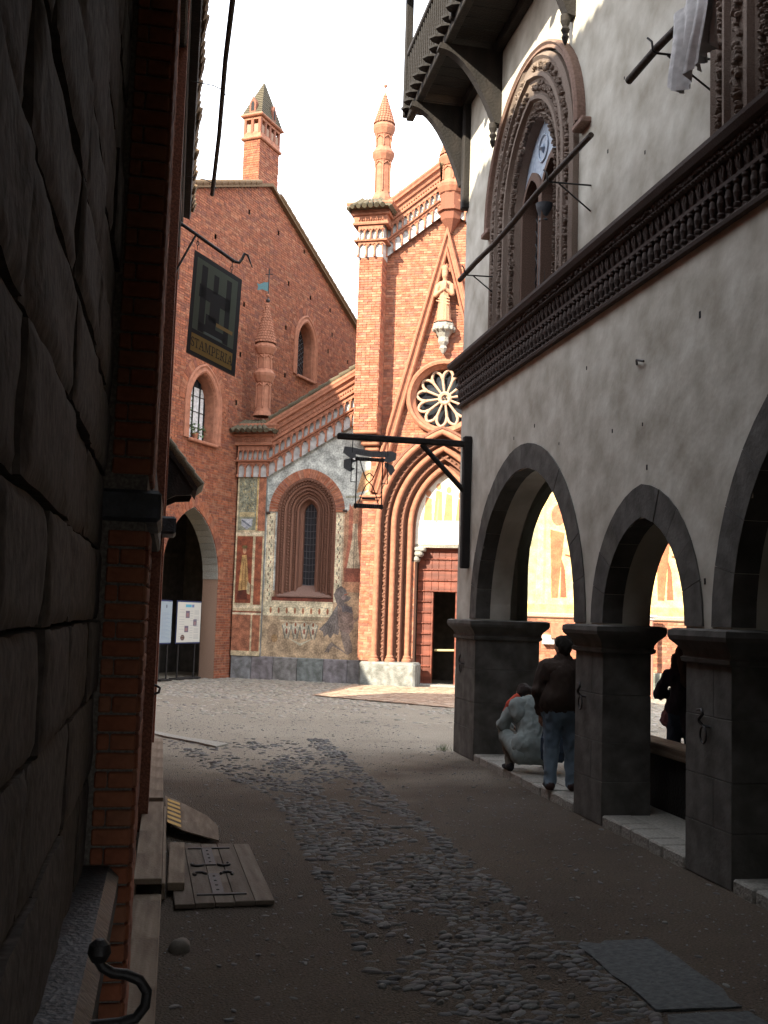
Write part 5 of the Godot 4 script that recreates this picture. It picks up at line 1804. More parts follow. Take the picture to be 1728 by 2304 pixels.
	for x in 5: m.bevel(Vector3(0.41 + x * 0.3, 17.18, -0.03), Vector3(0.11, 0.5, 0.1), 0.015)
	for x in 5: m.bevel(Vector3(0.41 + x * 0.3, 17.18, -0.55), Vector3(0.11, 0.5, 0.1), 0.015)
	m.bevel(Vector3(0.41, 17.18, -0.29), Vector3(0.11, 0.5, 0.1), 0.015)
	m.bevel(Vector3(1.61, 17.18, -0.29), Vector3(0.11, 0.5, 0.1), 0.015)
	obj("smoke_posts", m, M.brick_plain, c)
	m = MB.new()
	m.box(Vector3(1.01, 17.2, -0.29), Vector3(0.5, 0.6, 0.2))
	obj("flue", m, M.black, c)
	m = MB.new()
	var ap := Vector3(1.01, 18.95, -0.29)
	var bs := [Vector3(0.3, 17.56, 0.07), Vector3(1.72, 17.56, 0.07), Vector3(1.72, 17.56, -0.65), Vector3(0.3, 17.56, -0.65)]
	# four sloping sides in rising courses
	for k in 16:
		var t0 := k / 16.0
		var t1 := (k + 0.96) / 16.0
		var lp := []
		for b in bs: lp.append(b.lerp(ap, t0 * 0.96))
		for b in bs: lp.append(b.lerp(ap, minf(t1 * 0.96 - 0.012, 0.95)) - Vector3(0, 0, 0))
		m.col = Color.WHITE * rng.randf_range(0.8, 1.15)
		m.hexa(lp)
	obj("pyramid_cap", m, M.moss_tile, c)
	for s in [0, 1]:
		m = MB.new()
		var o := PackedVector2Array([Vector2(-0.11, 0), Vector2(0.11, 0), Vector2(0.11, 0.34), Vector2(0, 0.52), Vector2(-0.11, 0.34)])
		m.prism(o, -0.3, 0.02)
		var op := MB.new()
		op.prism(PackedVector2Array([Vector2(-0.055, 0.05), Vector2(0.055, 0.05), Vector2(0.055, 0.3), Vector2(0, 0.38), Vector2(-0.055, 0.3)]), 0.02, 0.026)
		var t := Transform3D(Basis(), Vector3(1.15, 17.62, 0.03)) if s == 0 else Transform3D(Basis(Vector3.UP, -PI / 2), Vector3(0.36, 17.62, -0.29))
		inst("dormer", m.mesh(), M.brick_plain, c, t)
		inst("dormer_opening", op.mesh(), M.black, c, t)
	# roof slopes and verge tiles
	m = MB.new()
	for sg in [[1.1, 9.6], [1.1, -5.9]]:
		var a := Vector2(sg[0], rake(sg[0]) + 0.02)
		var b := Vector2(sg[1], rake(sg[1]) + 0.02)
		m.hexa([Vector3(a.x, a.y, 0.14), Vector3(b.x, b.y, 0.14), Vector3(b.x, b.y, -12), Vector3(a.x, a.y, -12), Vector3(a.x, a.y + 0.1, 0.14), Vector3(b.x, b.y + 0.1, 0.14), Vector3(b.x, b.y + 0.1, -12), Vector3(a.x, a.y + 0.1, -12)])
	obj("roof", m, M.tile, h)
	var x := -5.6
	while x < 9.4:
		if x < 0.05 or x > 1.65:
			m = MB.new()
			var y := rake(x) + 0.16
			var x2 := x + 0.36
			m.tube([Vector3(x, y, 0.1), Vector3(x2, rake(x2) + 0.17, 0.1)], [0.09, 0.075] if x < 1 else [0.075, 0.09], 9)
			obj("verge_tile", m, M.tile, h)
		x += 0.33
	m = MB.new()
	m.box(Vector3(1.9, 6.0, -8.0), Vector3(14.4, 12.0, 8.0))
	obj("house_body", m, M.brick_plain, h)
	# ---- unseen taller neighbour, added on the left to shade the side of the church
	var t := thing("added_tower_house", "unseen tall brick house added to shade the side of the church", "house", GH_O, GH_T)
	m = MB.new()
	m.prism(PackedVector2Array([Vector2(-12.05, 0), Vector2(-5.6, 0), Vector2(-5.6, 13.9), Vector2(-12.05, 13.9)]), -7.0, -0.02)
	obj("wall", m, M.brick_plain, t)
	m = MB.new()
	m.prism(PackedVector2Array([Vector2(-12.1, 13.9), Vector2(-5.55, 13.9), Vector2(-5.55, 14.1), Vector2(-12.1, 14.1)]), -7.2, 0.05)
	obj("roof", m, M.tile, t)
	t = thing("added_low_house", "unseen low brick house added to shade the square before the church", "house", GH_O, GH_T)
	m = MB.new()
	m.prism(PackedVector2Array([Vector2(-24.4, 0), Vector2(-12.1, 0), Vector2(-12.1, 8.1), Vector2(-15.4, 8.35), Vector2(-20.0, 9.2), Vector2(-24.4, 11.4)]), -9.0, -0.05)  # added house out of view, its sloping top shaped for its shadow
	obj("wall", m, M.brick_plain, t)
	m = MB.new()
	m.prism(PackedVector2Array([Vector2(-24.5, 11.42), Vector2(-20.0, 9.22), Vector2(-15.4, 8.37), Vector2(-12.1, 8.12), Vector2(-12.1, 8.22), Vector2(-15.4, 8.47), Vector2(-20.0, 9.32), Vector2(-24.5, 11.52)]), -9.1, 0.02)
	obj("roof", m, M.tile, t)

# ---------------------------------------------------------------- near house on the left
func near_house() -> void:
	var h := thing("stone_and_brick_house", "dark rough stone and brick house front along the lane", "house", LB_O, LB_T)
	# rough stone courses beside the camera
	var w := part("stone_wall", h)
	var y := 0.0
	var k := 0
	while y < 8.0:
		var ht := rng.randf_range(0.27, 0.37)
		var x := -9.0 - (0.3 if k % 2 else 0.0)
		while x < -2.66:
			var l := rng.randf_range(0.55, 1.05)
			if x + l > -2.9: l = -2.66 - x
			var m := MB.new()
			m.col = Color(1, 0.95, 0.92) * rng.randf_range(0.7, 1.2)
			rough_block(m, Vector3(x + l * 0.5, y + ht * 0.5, -0.3 + rng.randf_range(-0.012, 0.012)), Vector3(l - 0.012, ht - 0.014, 0.42), k * 31 + int(x * 10))
			obj("stone", m, M.rough_stone, w)
			x += l
		y += ht
		k += 1
	var m := MB.new()
	m.box(Vector3(-6.0, 4.2, -0.4), Vector3(6.6, 8.4, 0.44))
	obj("stone_core", m, M.rough_stone, w)
	# ledge
	m = MB.new()
	m.bevel(Vector3(-4.55, 0.9, -0.06), Vector3(3.8, 0.16, 0.2), 0.04)
	obj("slate_ledge", m, M.slate, h)
	m = MB.new()
	m.box(Vector3(-4.55, 0.41, -0.08), Vector3(3.8, 0.82, 0.14))
	obj("ledge_wall", m, M.rough_stone, h)
	# brick pier, every brick its own
	var p := part("brick_pier", h)
	m = MB.new()
	m.box(Vector3(-2.3, 4.2, -0.16), Vector3(0.68, 8.4, 0.46))
	obj("pier_mortar", m, M.old_mortar, p)
	var vb := []
	for i in 4:
		for full in [0, 1, 2]:
			var b := MB.new()
			b.col = SHADED[(i * 2) % 7]
			b.bevel(Vector3.ZERO, [Vector3(0.03, 0.064, 0.150), Vector3(0.03, 0.064, 0.048), Vector3(0.03, 0.064, 0.098)][full], 0.006)
			vb.append(b.mesh())
	y = 0.04
	k = 0
	while y < 5.6:
		if y < 2.32 or y > 2.5:
			if k % 2 == 0:
				inst("brick", vb[(rng.randi() % 4) * 3], M.brick, p, Transform3D(Basis(), Vector3(-2.645, y, 0.0)))
			else:
				inst("brick", vb[(rng.randi() % 4) * 3 + 1], M.brick, p, Transform3D(Basis(), Vector3(-2.645, y, -0.052)))
				inst("brick", vb[(rng.randi() % 4) * 3 + 2], M.brick, p, Transform3D(Basis(), Vector3(-2.645, y, 0.026)))
			# the lane side of the pier
			var zz := 0.075
			for s in [[-2.52, 0.25], [-2.24, 0.25]] if k % 2 == 0 else [[-2.58, 0.12], [-2.37, 0.25], [-2.1, 0.25]]:
				var b := MB.new()
				b.col = SHADED[rng.randi() % 7]
				b.bevel(Vector3(s[0], y, zz), Vector3(s[1], 0.064, 0.03), 0.006)
				obj("brick", b, M.brick, p)
		y += 0.0745
		k += 1
	m = MB.new()
	m.bevel(Vector3(-2.32, 2.41, -0.04), Vector3(0.72, 0.13, 0.34), 0.015)
	obj("stone_impost", m, M.slate, p)
	# recessed shop opening with a board door
	m = MB.new()
	m.box(Vector3(0.3, 1.3, -0.62), Vector3(4.7, 2.6, 0.1))
	for q in 12: m.bevel(Vector3(-1.8 + q * 0.38, 1.2, -0.55), Vector3(0.36, 2.4, 0.05), 0.012)
	obj("board_doors", m, M.timber, h)
	m = MB.new()
	m.box(Vector3(0.3, 5.5, -0.2), Vector3(4.6, 5.9, 0.4))
	obj("upper_wall", m, M.shaded_brick, h)
	m = MB.new()
	m.bevel(Vector3(0.3, 2.62, -0.1), Vector3(4.7, 0.26, 0.36), 0.02)
	obj("timber_lintel", m, M.timber, h)
	# far brick wall up to the corner of the square
	m = MB.new()
	m.box(Vector3(6.4, 4.2, -0.26), Vector3(7.6, 8.6, 0.5))
	m.box(Vector3(10.0, 4.2, -3.0), Vector3(0.4, 8.6, 5.6))
	obj("corner_mortar", m, M.old_mortar, h)
	m = MB.new()
	var wb := MB.new()
	var pd := []
	for c in SHADED: pd.append(c)
	bricks(wb, [rectp(2.6, 0, 10.2, 8.4)], -0.01, pd)
	bricks(wb, [rectp(-1.98, 2.76, 2.58, 8.3)], 0.002, pd)
	m.append(wb)
	wb = MB.new()
	bricks(wb, [rectp(-0.5, 0, 0.0, 8.4)], 0.0, pd)
	m.append(wb, Transform3D(Basis(Vector3.UP, -PI / 2), Vector3(2.6, 0, 0.0)))
	obj("corner_bricks", m, M.brick, h).set_meta("kind", "stuff")
	for q in [[3.1, 0.07], [8.9, 0.05]]:
		m = MB.new()
		m.box(Vector3(q[0], 4.1, 0.02), Vector3(0.5, 8.2, q[1] * 2))
		obj("wall_pilaster", m, M.shaded_brick, h)
	m = MB.new()
	m.bevel(Vector3(3.1, 2.75, 0.06), Vector3(0.62, 0.16, 0.3), 0.02)
	obj("stone_impost", m, M.slate, h)
	# eaves: soffit beams, boards and tiles
	m = MB.new()
	m.hexa([Vector3(-12, 8.42, 0.2), Vector3(10.4, 8.42, 0.2), Vector3(10.4, 9.5, -3.2), Vector3(-12, 9.5, -3.2), Vector3(-12, 8.52, 0.22), Vector3(10.4, 8.52, 0.22), Vector3(10.4, 9.62, -3.2), Vector3(-12, 9.62, -3.2)])
	obj("roof_boards", m, M.timber, h)
	m = MB.new()
	m.bevel(Vector3(-0.8, 8.36, 0.05), Vector3(22.4, 0.16, 0.1), 0.02)
	m.bevel(Vector3(-0.8, 7.4, 0.04), Vector3(22.2, 0.12, 0.08), 0.02)
	obj("wall_plate", m, M.timber, h)
	var x := -1.0
	while x < 10.4:
		m = MB.new()
		m.tube([Vector3(x, 8.56, 0.25 + rng.randf_range(-0.02, 0.03)), Vector3(x, 8.78, -0.4)], [0.085, 0.075], 9)
		obj("eaves_tile", m, M.tile, h)
		x += 0.19
	m = MB.new()
	m.box(Vector3(0.3, 4.2, -1.85), Vector3(19.0, 8.3, 2.3))
	obj("house_body", m, M.shaded_brick, h)
	# ---- unseen rear wing, added so its tiled eaves throw the scalloped shadow across the lane
	var t := thing("added_rear_wing", "unseen tall rear wing added so its tiled eaves shadow the lane", "house", LB_O, LB_T)
	m = MB.new()
	m.box(Vector3(-6.5, 7.0, -6.2), Vector3(17.0, 14.0, 6.2))
	obj("wall", m, M.brick_plain, t)
	m = MB.new()
	m.hexa([Vector3(-15, 13.72, -2.9), Vector3(2.2, 13.72, -2.9), Vector3(2.2, 14.6, -6), Vector3(-15, 14.6, -6), Vector3(-15, 13.82, -2.9), Vector3(2.2, 13.82, -2.9), Vector3(2.2, 14.7, -6), Vector3(-15, 14.7, -6)])
	obj("roof", m, M.tile, t)
	x = -9.0
	while x < 2.2:
		m = MB.new()
		m.tube([Vector3(x, 13.83, -2.86 + rng.randf_range(-0.03, 0.04)), Vector3(x, 14.1, -3.8)], [0.13, 0.11], 10)
		obj("eaves_tile", m, M.tile, t)
		x += 0.27

# ---------------------------------------------------------------- unseen gateway, added to keep light off the near lane
func added_gate_house() -> void:
	var g := thing("added_gate_house", "unseen stone gateway added over the viewer to darken the near lane", "gateway", LB_O, LB_T)
	var m := MB.new()
	var o := [PackedVector2Array([Vector2(-0.45, 0), Vector2(4.44, 0), Vector2(4.44, 10.5), Vector2(-0.45, 10.5)]), opening(1.55, -0.1, 3.35, 1.98, 0.15, 12)]
	strips(m, o, 0.0, 0.15)
	strips(m, [o[0], opening(1.5, -0.1, 2.1, 1.05, 0.1, 8)], -7.0, 0.15)
	m.sweep(o[1], [Vector2(0, -7.0), Vector2(0, 0.0)])
	m.quad(Vector3(-0.09, 10.5, 0), Vector3(4.44, 10.5, 0), Vector3(4.44, 10.5, -7), Vector3(-0.09, 10.5, -7))
	var m2 := MB.new()
	m2.append(m, Transform3D(Basis(Vector3(0, 0, 1), Vector3.UP, Vector3(1, 0, 0)), Vector3(-4.3, 0, 0)))
	obj("added_vault_walls", m2, M.rough_stone, g)
	# unseen upper storey on joists, added over the lane to block the sky
	m = MB.new()
	m.box(Vector3(-3.3, 8.1, 2.0), Vector3(2.0, 4.8, 4.85))
	obj("added_jetty", m, M.shaded_brick, g)
	for i in 7:
		m = MB.new()
		m.bevel(Vector3(-3.25, 5.6, 0.0 + i * 0.68), Vector3(2.1, 0.18, 0.16), 0.01)
		obj("added_joist", m, M.timber, g)

func rough_block(m: MB, c: Vector3, s: Vector3, sd: int) -> void:
	# a quarry-faced stone: slightly bowed front with worn edges
	var f := FastNoiseLite.new()
	f.seed = sd; f.frequency = 2.2; f.fractal_octaves = 4
	var nx := 12
	var ny := 7
	var g := []
	for j in ny + 1:
		var row := []
		for i in nx + 1:
			var a := float(i) / nx * 2 - 1
			var b := float(j) / ny * 2 - 1
			a = signf(a) * pow(absf(a), 0.6)
			b = signf(b) * pow(absf(b), 0.7)
			var x := a * s.x * 0.5
			var y := b * s.y * 0.5
			var e := minf(s.x * 0.5 - absf(x), s.y * 0.5 - absf(y))
			var wob := 0.009 * f.get_noise_2d(x * 3.0 + 40, y * 3.0)
			var z := s.z * 0.5 + 0.009 * f.get_noise_2d(x * 2.0, y * 2.0) - 0.008 * pow(clampf(1.0 - e / 0.03, 0, 1), 2.0)
			row.append(c + Vector3(x + wob * absf(a), y + wob * absf(b), z))
		g.append(row)
	m.grid(g)
	var d := Vector3(0, 0, -0.2)
	for i in nx:
		m.quad(g[0][i] + d, g[0][i + 1] + d, g[0][i + 1], g[0][i])
		m.quad(g[ny][i], g[ny][i + 1], g[ny][i + 1] + d, g[ny][i] + d)
	for j in ny:
		m.quad(g[j][0] + d, g[j][0], g[j + 1][0], g[j + 1][0] + d)
		m.quad(g[j][nx], g[j][nx] + d, g[j + 1][nx] + d, g[j + 1][nx])

# ---------------------------------------------------------------- things in the street
func one(called: String, mb: MB, mt: Material, label: String, cat: String, at: Vector3, turn: float, group := "") -> MeshInstance3D:
	var o := obj(called, mb, mt, self)
	o.position = at
	o.rotation.y = deg_to_rad(turn)
	o.set_meta("label", label); o.set_meta("category", cat)
	if group: o.set_meta("group", group)
	return o

func letters(txt: String, size: float, depth: float) -> TextMesh:
	var t := TextMesh.new()
	t.text = txt
	var f := SystemFont.new()
	f.font_names = PackedStringArray(["Droid Serif"])
	t.font = f
	t.font_size = 32
	t.pixel_size = size / 32.0
	t.depth = depth
	t.curve_step = 2.0
	return t

func street_things() -> void:
	var m: MB
	# ---- printing-shop sign on its iron arm: x runs out from the wall, y up
	var sg := thing("hanging_sign", "framed shop sign lettered STAMPERIA hanging from an iron arm", "sign", lb(8.0, 0, 0.0), LB_T - 90.0)
	m = MB.new()
	m.tube([Vector3(0.0, 7.52, 0), Vector3(0.86, 6.99, 0)], 0.026, 8)
	m.tube([Vector3(0.86, 6.99, 0), Vector3(0.93, 6.98, 0), Vector3(0.97, 7.04, 0), Vector3(1.0, 7.12, 0), Vector3(1.05, 7.10, 0), Vector3(1.12, 6.92, 0)], [0.026, 0.024, 0.022, 0.022, 0.018, 0.006], 8)
	m.tube([Vector3(0.0, 6.68, 0), Vector3(0.3, 7.33, 0)], 0.017, 8)
	m.bevel(Vector3(0.0, 7.5, 0), Vector3(0.05, 0.2, 0.09), 0.01)
	m.bevel(Vector3(0.0, 6.7, 0), Vector3(0.05, 0.14, 0.08), 0.01)
	obj("iron_arm", m, M.iron, sg)
	for q in [[0.33, 7.29, 7.12], [0.83, 6.98, 6.80]]:
		m = MB.new()
		for k in 3:
			var y: float = lerpf(q[1], q[2], (k + 0.5) / 3.0)
			var ring := []
			for i in 9: ring.append(Vector3(q[0] + (cos(TAU * i / 8) * 0.016 if k % 2 else 0.0), y + sin(TAU * i / 8) * 0.034, 0.0 if k % 2 else cos(TAU * i / 8) * 0.016))
			m.tube(ring, 0.006, 5, false)
		obj("chain", m, M.iron, sg)
	# the board hangs a little skew, following the arm
	var bd := part("sign_board", sg)
	bd.transform = Transform3D(Basis(Vector3.UP, 0.0), Vector3(0.24, 5.55, 0))
	m = MB.new()
	m.hexa([Vector3(0, 0.06, -0.03), Vector3(0.70, -0.24, -0.03), Vector3(0.70, -0.24, 0.03), Vector3(0, 0.06, 0.03), Vector3(0.05, 1.55, -0.03), Vector3(0.74, 1.17, -0.03), Vector3(0.74, 1.17, 0.03), Vector3(0.05, 1.55, 0.03)])
	obj("frame", m, M.black_paint, bd)
	var q0 := [Vector2(0.055, 0.09), Vector2(0.645, -0.165), Vector2(0.685, 1.13), Vector2(0.10, 1.45)]
	m = MB.new()
	var at := func(u: float, v: float, z: float) -> Vector3:
		var a: Vector2 = q0[0].lerp(q0[1], u)
		var b: Vector2 = q0[3].lerp(q0[2], u)
		var c := a.lerp(b, v)
		return Vector3(c.x, c.y, z)
	var panel := func(pm: MB, u0: float, v0: float, u1: float, v1: float, z: float, c: Color) -> void:
		pm.col = c
		pm.quad(at.call(u0, v0, z), at.call(u1, v0, z), at.call(u1, v1, z), at.call(u0, v1, z))
	panel.call(m, 0, 0, 1, 1, 0.034, Color(0.075, 0.095, 0.07))
	panel.call(m, 0, 0, 1, 0.19, 0.036, Color(0.27, 0.175, 0.04))
	obj("panel", m, M.paint, bd)
	m = MB.new()
	# picture of an old screw press
	var dk := Color(0.014, 0.015, 0.012)
	for q in [[0.0, 0.19, 1.0, 0.235], [0.13, 0.24, 0.27, 0.95], [0.74, 0.24, 0.86, 0.95], [0.10, 0.60, 0.86, 0.74], [0.43, 0.72, 0.55, 0.92], [0.38, 0.40, 0.62, 0.60], [0.14, 0.26, 0.8, 0.34], [0.3, 0.33, 0.55, 0.46]]:
		panel.call(m, q[0], q[1], q[2], q[3], 0.037, dk)
	panel.call(m, 0.56, 0.38, 0.96, 0.42, 0.038, Color(0.26, 0.18, 0.06))
	panel.call(m, 0.30, 0.24, 0.72, 0.265, 0.038, Color(0.12, 0.15, 0.14))
	obj("press_picture", m, M.paint, bd)
	var tx := letters("STAMPERIA", 0.185, 0.004)
	var tm := MeshInstance3D.new()
	tm.name = "lettering"
	tm.mesh = tx
	tm.material_override = M.paint_dark
	tm.transform = Transform3D(Basis(Vector3(0.56, -0.245, 0), Vector3(0.03, 0.95, 0), Vector3(0, 0, 1)), Vector3(0.355, 0.09, 0.039))
	bd.add_child(tm)
	# ---- guild sign on a timber gallows at the corner of the arcade: x out from the wall
	var gs := thing("guild_sign", "dark timber gallows arm carrying an iron hourglass sign with lettered ribbon", "sign", rb(-0.45, 0, 0), RB_T - 90.0)
	m = MB.new()
	m.bevel(Vector3(0.065, 3.68, 0), Vector3(0.12, 1.95, 0.13), 0.015)
	obj("post", m, M.timber, gs)
	m = MB.new()
	m.bevel(Vector3(1.05, 4.54, 0), Vector3(1.92, 0.09, 0.09), 0.015)
	obj("arm", m, M.timber, gs)
	m = MB.new()
	m.tube([Vector3(0.10, 3.84, 0), Vector3(0.76, 4.5, 0)], 0.04, 4)
	obj("brace", m, M.timber, gs)
	var ir := part("iron_sign", gs)
	m = MB.new()
	for s in [1.71, 1.33]: m.tube([Vector3(s, 4.26, 0), Vector3(s, 3.5, 0)], 0.010, 6)
	m.tube([Vector3(1.78, 4.5, 0), Vector3(1.79, 3.88, 0)], 0.007, 6); m.tube([Vector3(1.26, 4.5, 0), Vector3(1.25, 3.88, 0)], 0.007, 6)
	m.tube([Vector3(1.79, 3.89, 0), Vector3(1.71, 3.885, 0)], 0.007, 6); m.tube([Vector3(1.25, 3.88, 0), Vector3(1.33, 3.885, 0)], 0.007, 6)
	obj("rods", m, M.iron, ir)
	m = MB.new()
	m.bevel(Vector3(1.52, 4.225, 0), Vector3(0.43, 0.055, 0.02), 0.005)
	m.bevel(Vector3(1.52, 3.545, 0), Vector3(0.43, 0.065, 0.02), 0.005)
	obj("plates", m, M.iron, ir)
	m = MB.new()
	for s in [-1, 1]:
		var a := []
		for i in 9:
			var t := i / 8.0
			a.append(Vector3(1.52 + s * (0.14 * pow(1.0 - t, 0.6)), 4.2 - 0.31 * t, 0))
		m.tube(a, 0.008, 6)
		a = []
		for i in 9:
			var t := i / 8.0
			a.append(Vector3(1.52 + s * (0.145 * pow(t, 0.6)), 3.89 - 0.31 * t, 0))
		m.tube(a, 0.008, 6)
		m.tube([Vector3(1.52 + s * 0.065, 3.975, 0), Vector3(1.52, 4.03, 0)], 0.008, 6)
	m.bevel(Vector3(1.52, 3.655, 0), Vector3(0.2, 0.03, 0.012), 0.005)
	obj("hourglass", m, M.iron, ir)
	# the ribbon: thin sheet with folded swallow tails
	m = MB.new()
	var rib := [[1.90, 4.35], [1.80, 4.345], [1.66, 4.325], [1.5, 4.305], [1.35, 4.31], [1.2, 4.32]]
	for i in rib.size() - 1:
		var a = rib[i]
		var b = rib[i + 1]
		m.hexa([Vector3(a[0], a[1] - 0.045, -0.004), Vector3(b[0], b[1] - 0.045, -0.004), Vector3(b[0], b[1] - 0.045, 0.004), Vector3(a[0], a[1] - 0.045, 0.004), Vector3(a[0], a[1] + 0.045, -0.004), Vector3(b[0], b[1] + 0.045, -0.004), Vector3(b[0], b[1] + 0.045, 0.004), Vector3(a[0], a[1] + 0.045, 0.004)])
	m.prism(PackedVector2Array([Vector2(1.90, 4.39), Vector2(1.92, 4.30), Vector2(1.80, 4.22), Vector2(1.72, 4.24), Vector2(1.74, 4.30), Vector2(1.80, 4.31)]), -0.018, -0.008)
	m.prism(PackedVector2Array([Vector2(1.80, 4.23), Vector2(1.90, 4.20), Vector2(1.90, 4.08), Vector2(1.80, 4.03), Vector2(1.73, 4.08), Vector2(1.79, 4.10), Vector2(1.79, 4.16), Vector2(1.70, 4.19)]), 0.006, 0.014)
	m.prism(PackedVector2Array([Vector2(1.20, 4.365), Vector2(1.13, 4.33), Vector2(1.14, 4.24), Vector2(1.24, 4.19), Vector2(1.32, 4.21), Vector2(1.29, 4.28), Vector2(1.21, 4.28)]), -0.018, -0.008)
	m.prism(PackedVector2Array([Vector2(1.30, 4.2), Vector2(1.18, 4.16), Vector2(1.14, 4.09), Vector2(1.2, 4.0), Vector2(1.25, 4.08), Vector2(1.3, 4.14)]), 0.006, 0.014)
	obj("ribbon", m, M.zinc, ir)
	# raised letter strokes on ribbon and plates, too small to be read
	m = MB.new()
	for row in [[1.74, 1.28, 4.318, 0.046, 15, -0.006], [1.69, 1.37, 4.225, 0.034, 9, -0.013], [1.69, 1.36, 3.545, 0.04, 11, -0.013]]:
		for i in row[4]:
			var x: float = lerpf(row[0], row[1], (i + 0.5) / row[4])
			m.bevel(Vector3(x, row[2], row[5]), Vector3(0.005, row[3], 0.004), 0.001)
			if i % 3 != 1: m.bevel(Vector3(x - 0.006, row[2] + row[3] * (0.38 if i % 2 else -0.1), row[5]), Vector3(0.012, 0.005, 0.004), 0.001)
			if i % 4 == 0: m.bevel(Vector3(x - 0.011, row[2], row[5]), Vector3(0.005, row[3], 0.004), 0.001)
	obj("letter_strokes", m, M.lead, ir)
	# ---- drying poles and iron forks
	drying_pole("drying_pole", "bare wooden drying pole held before the clay window by iron forks", 0.36, 5.15, 6.74, 0.45, [0.75, 4.05])
	drying_pole("drying_pole", "wooden drying pole with a white cloth hung over it", 6.16, 9.4, 6.77, 0.5, [6.72, 8.8])
	cloth()
	# pole under the eaves on the left
	var pe := thing("eaves_pole", "crooked wooden pole wired up under the dark eaves", "pole", LB_O, LB_T)
	m = MB.new()
	m.tube([Vector3(0.5, 8.2, 0.5), Vector3(2.5, 8.22, 0.52), Vector3(4.6, 8.19, 0.5), Vector3(6.6, 8.21, 0.52), Vector3(8.62, 8.19, 0.51)], [0.032, 0.032, 0.03, 0.03, 0.032], 9)
	obj("shaft", m, M.timber, pe)
	for x in [2.0, 5.4, 8.3]:
		m = MB.new()
		m.tube([Vector3(x, 8.3, 0.12), Vector3(x, 8.28, 0.4), Vector3(x, 8.24, 0.5), Vector3(x + 0.02, 8.17, 0.56)], 0.007, 5)
		obj("wire", m, M.iron, pe)
	# ---- tiled canopy on the far corner of the left house
	var cn := thing("tiled_canopy", "small dark tiled canopy jutting from the corner of the brick house", "canopy", LB_O, LB_T)
	m = MB.new()
	m.hexa([Vector3(8.9, 4.35, 0.0), Vector3(10.1, 4.35, 0.0), Vector3(10.1, 3.72, 0.5), Vector3(8.9, 3.72, 0.5), Vector3(8.9, 4.47, 0.0), Vector3(10.1, 4.47, 0.0), Vector3(10.1, 3.80, 0.52), Vector3(8.9, 3.80, 0.52)])
	obj("boards", m, M.timber, cn)
	for i in 7:
		for r in 4:
			m = MB.new()
			var z0 := 0.56 - r * 0.14
			m.tube([Vector3(8.95 + i * 0.18, 3.82 + r * 0.175, z0), Vector3(8.95 + i * 0.18, 4.05 + r * 0.175, z0 - 0.19)], [0.075, 0.06], 8)
			obj("roof_tile", m, M.moss_tile, cn)
	for x in [9.0, 10.0]:
		m = MB.new()
		m.prism(PackedVector2Array([Vector2(0, 3.5), Vector2(0, 4.35), Vector2(0.45, 3.76), Vector2(0.42, 3.68), Vector2(0.2, 3.66), Vector2(0.08, 3.6)]), -0.04, 0.04)
		inst("bracket", m.mesh(), M.timber, cn, Transform3D(Basis(Vector3(0, 0, 1), Vector3.UP, Vector3(-1, 0, 0)), Vector3(x, 0, 0)))
	# ---- notice boards in the pointed doorway
	notice("notice_board", "narrow pale blue notice board in the dark pointed doorway", -2.93, 0.54, Color(0.58, 0.63, 0.66), 0)
	notice("notice_board", "wide white notice board with small pictures in the pointed doorway", -1.79, 1.2, Color(0.76, 0.75, 0.71), 1)
	# lit bulb deep in the passage
	var bp := gh(-3.05, 3.05, -1.6)
	m = MB.new()
	m.lathe(Vector3.ZERO, [Vector2(0, -0.05), Vector2(0.03, -0.035), Vector2(0.036, 0), Vector2(0.025, 0.03), Vector2(0.014, 0.06), Vector2(0, 0.07)], 10)
	var bulb := one("light_bulb", m, M.bulb, "tiny lit lamp bulb inside the dark pointed doorway", "lamp", bp, 0)
	var ol := OmniLight3D.new()
	ol.name = "bulb_light"
	ol.light_energy = 0.12
	ol.light_color = Color(1.0, 0.85, 0.6)
	ol.light_size = 0.04
	ol.shadow_enabled = true
	ol.omni_range = 12.0
	bulb.add_child(ol)
	# ---- plants in the window of the gabled house
	var pt := thing("window_plant", "green trailing plant on the sill of the lower pointed window", "plant", gh(-2.45, 6.72, -0.02), GH_T)
	m = MB.new()
	m.lathe(Vector3.ZERO, [Vector2(0.07, 0.0), Vector2(0.1, 0.16), Vector2(0.11, 0.17), Vector2(0.09, 0.17), Vector2(0.0, 0.15)], 10)
	obj("pot", m, M.terracotta, pt)
	m = MB.new()
	leaves(m, Vector3(0.05, 0.26, 0.02), Vector3(0.32, 0.2, 0.14), 150, 0.07, Color(0.06, 0.11, 0.035))
	leaves(m, Vector3(-0.3, 0.8, 0.0), Vector3(0.08, 0.6, 0.08), 90, 0.06, Color(0.055, 0.10, 0.03))
	obj("foliage", m, M.leaf, pt)
	var gt := thing("grass_tuft", "tuft of green grass at the foot of the corner pier", "grass", rb(-1.15, 0, 0.12), RB_T)
	m = MB.new()
	for i in 90:
		var a := rng.randf() * TAU
		var r := rng.randf() * 0.12
		var b := Vector3(cos(a) * r * 1.6, 0, sin(a) * r)
		var tip := b + Vector3(rng.randf_range(-0.07, 0.07), rng.randf_range(0.05, 0.13), rng.randf_range(-0.07, 0.07))
		m.col = Color(0.06, 0.11, 0.03) * rng.randf_range(0.7, 1.5)
		m.tri(b + Vector3(-0.006, 0, 0), b + Vector3(0.006, 0, 0), tip)
	obj("blades", m, M.leaf, gt).set_meta("kind", "stuff")
	planks()
	stone_slabs()
	iron_hooks()
	posts_and_niche()
	statue()

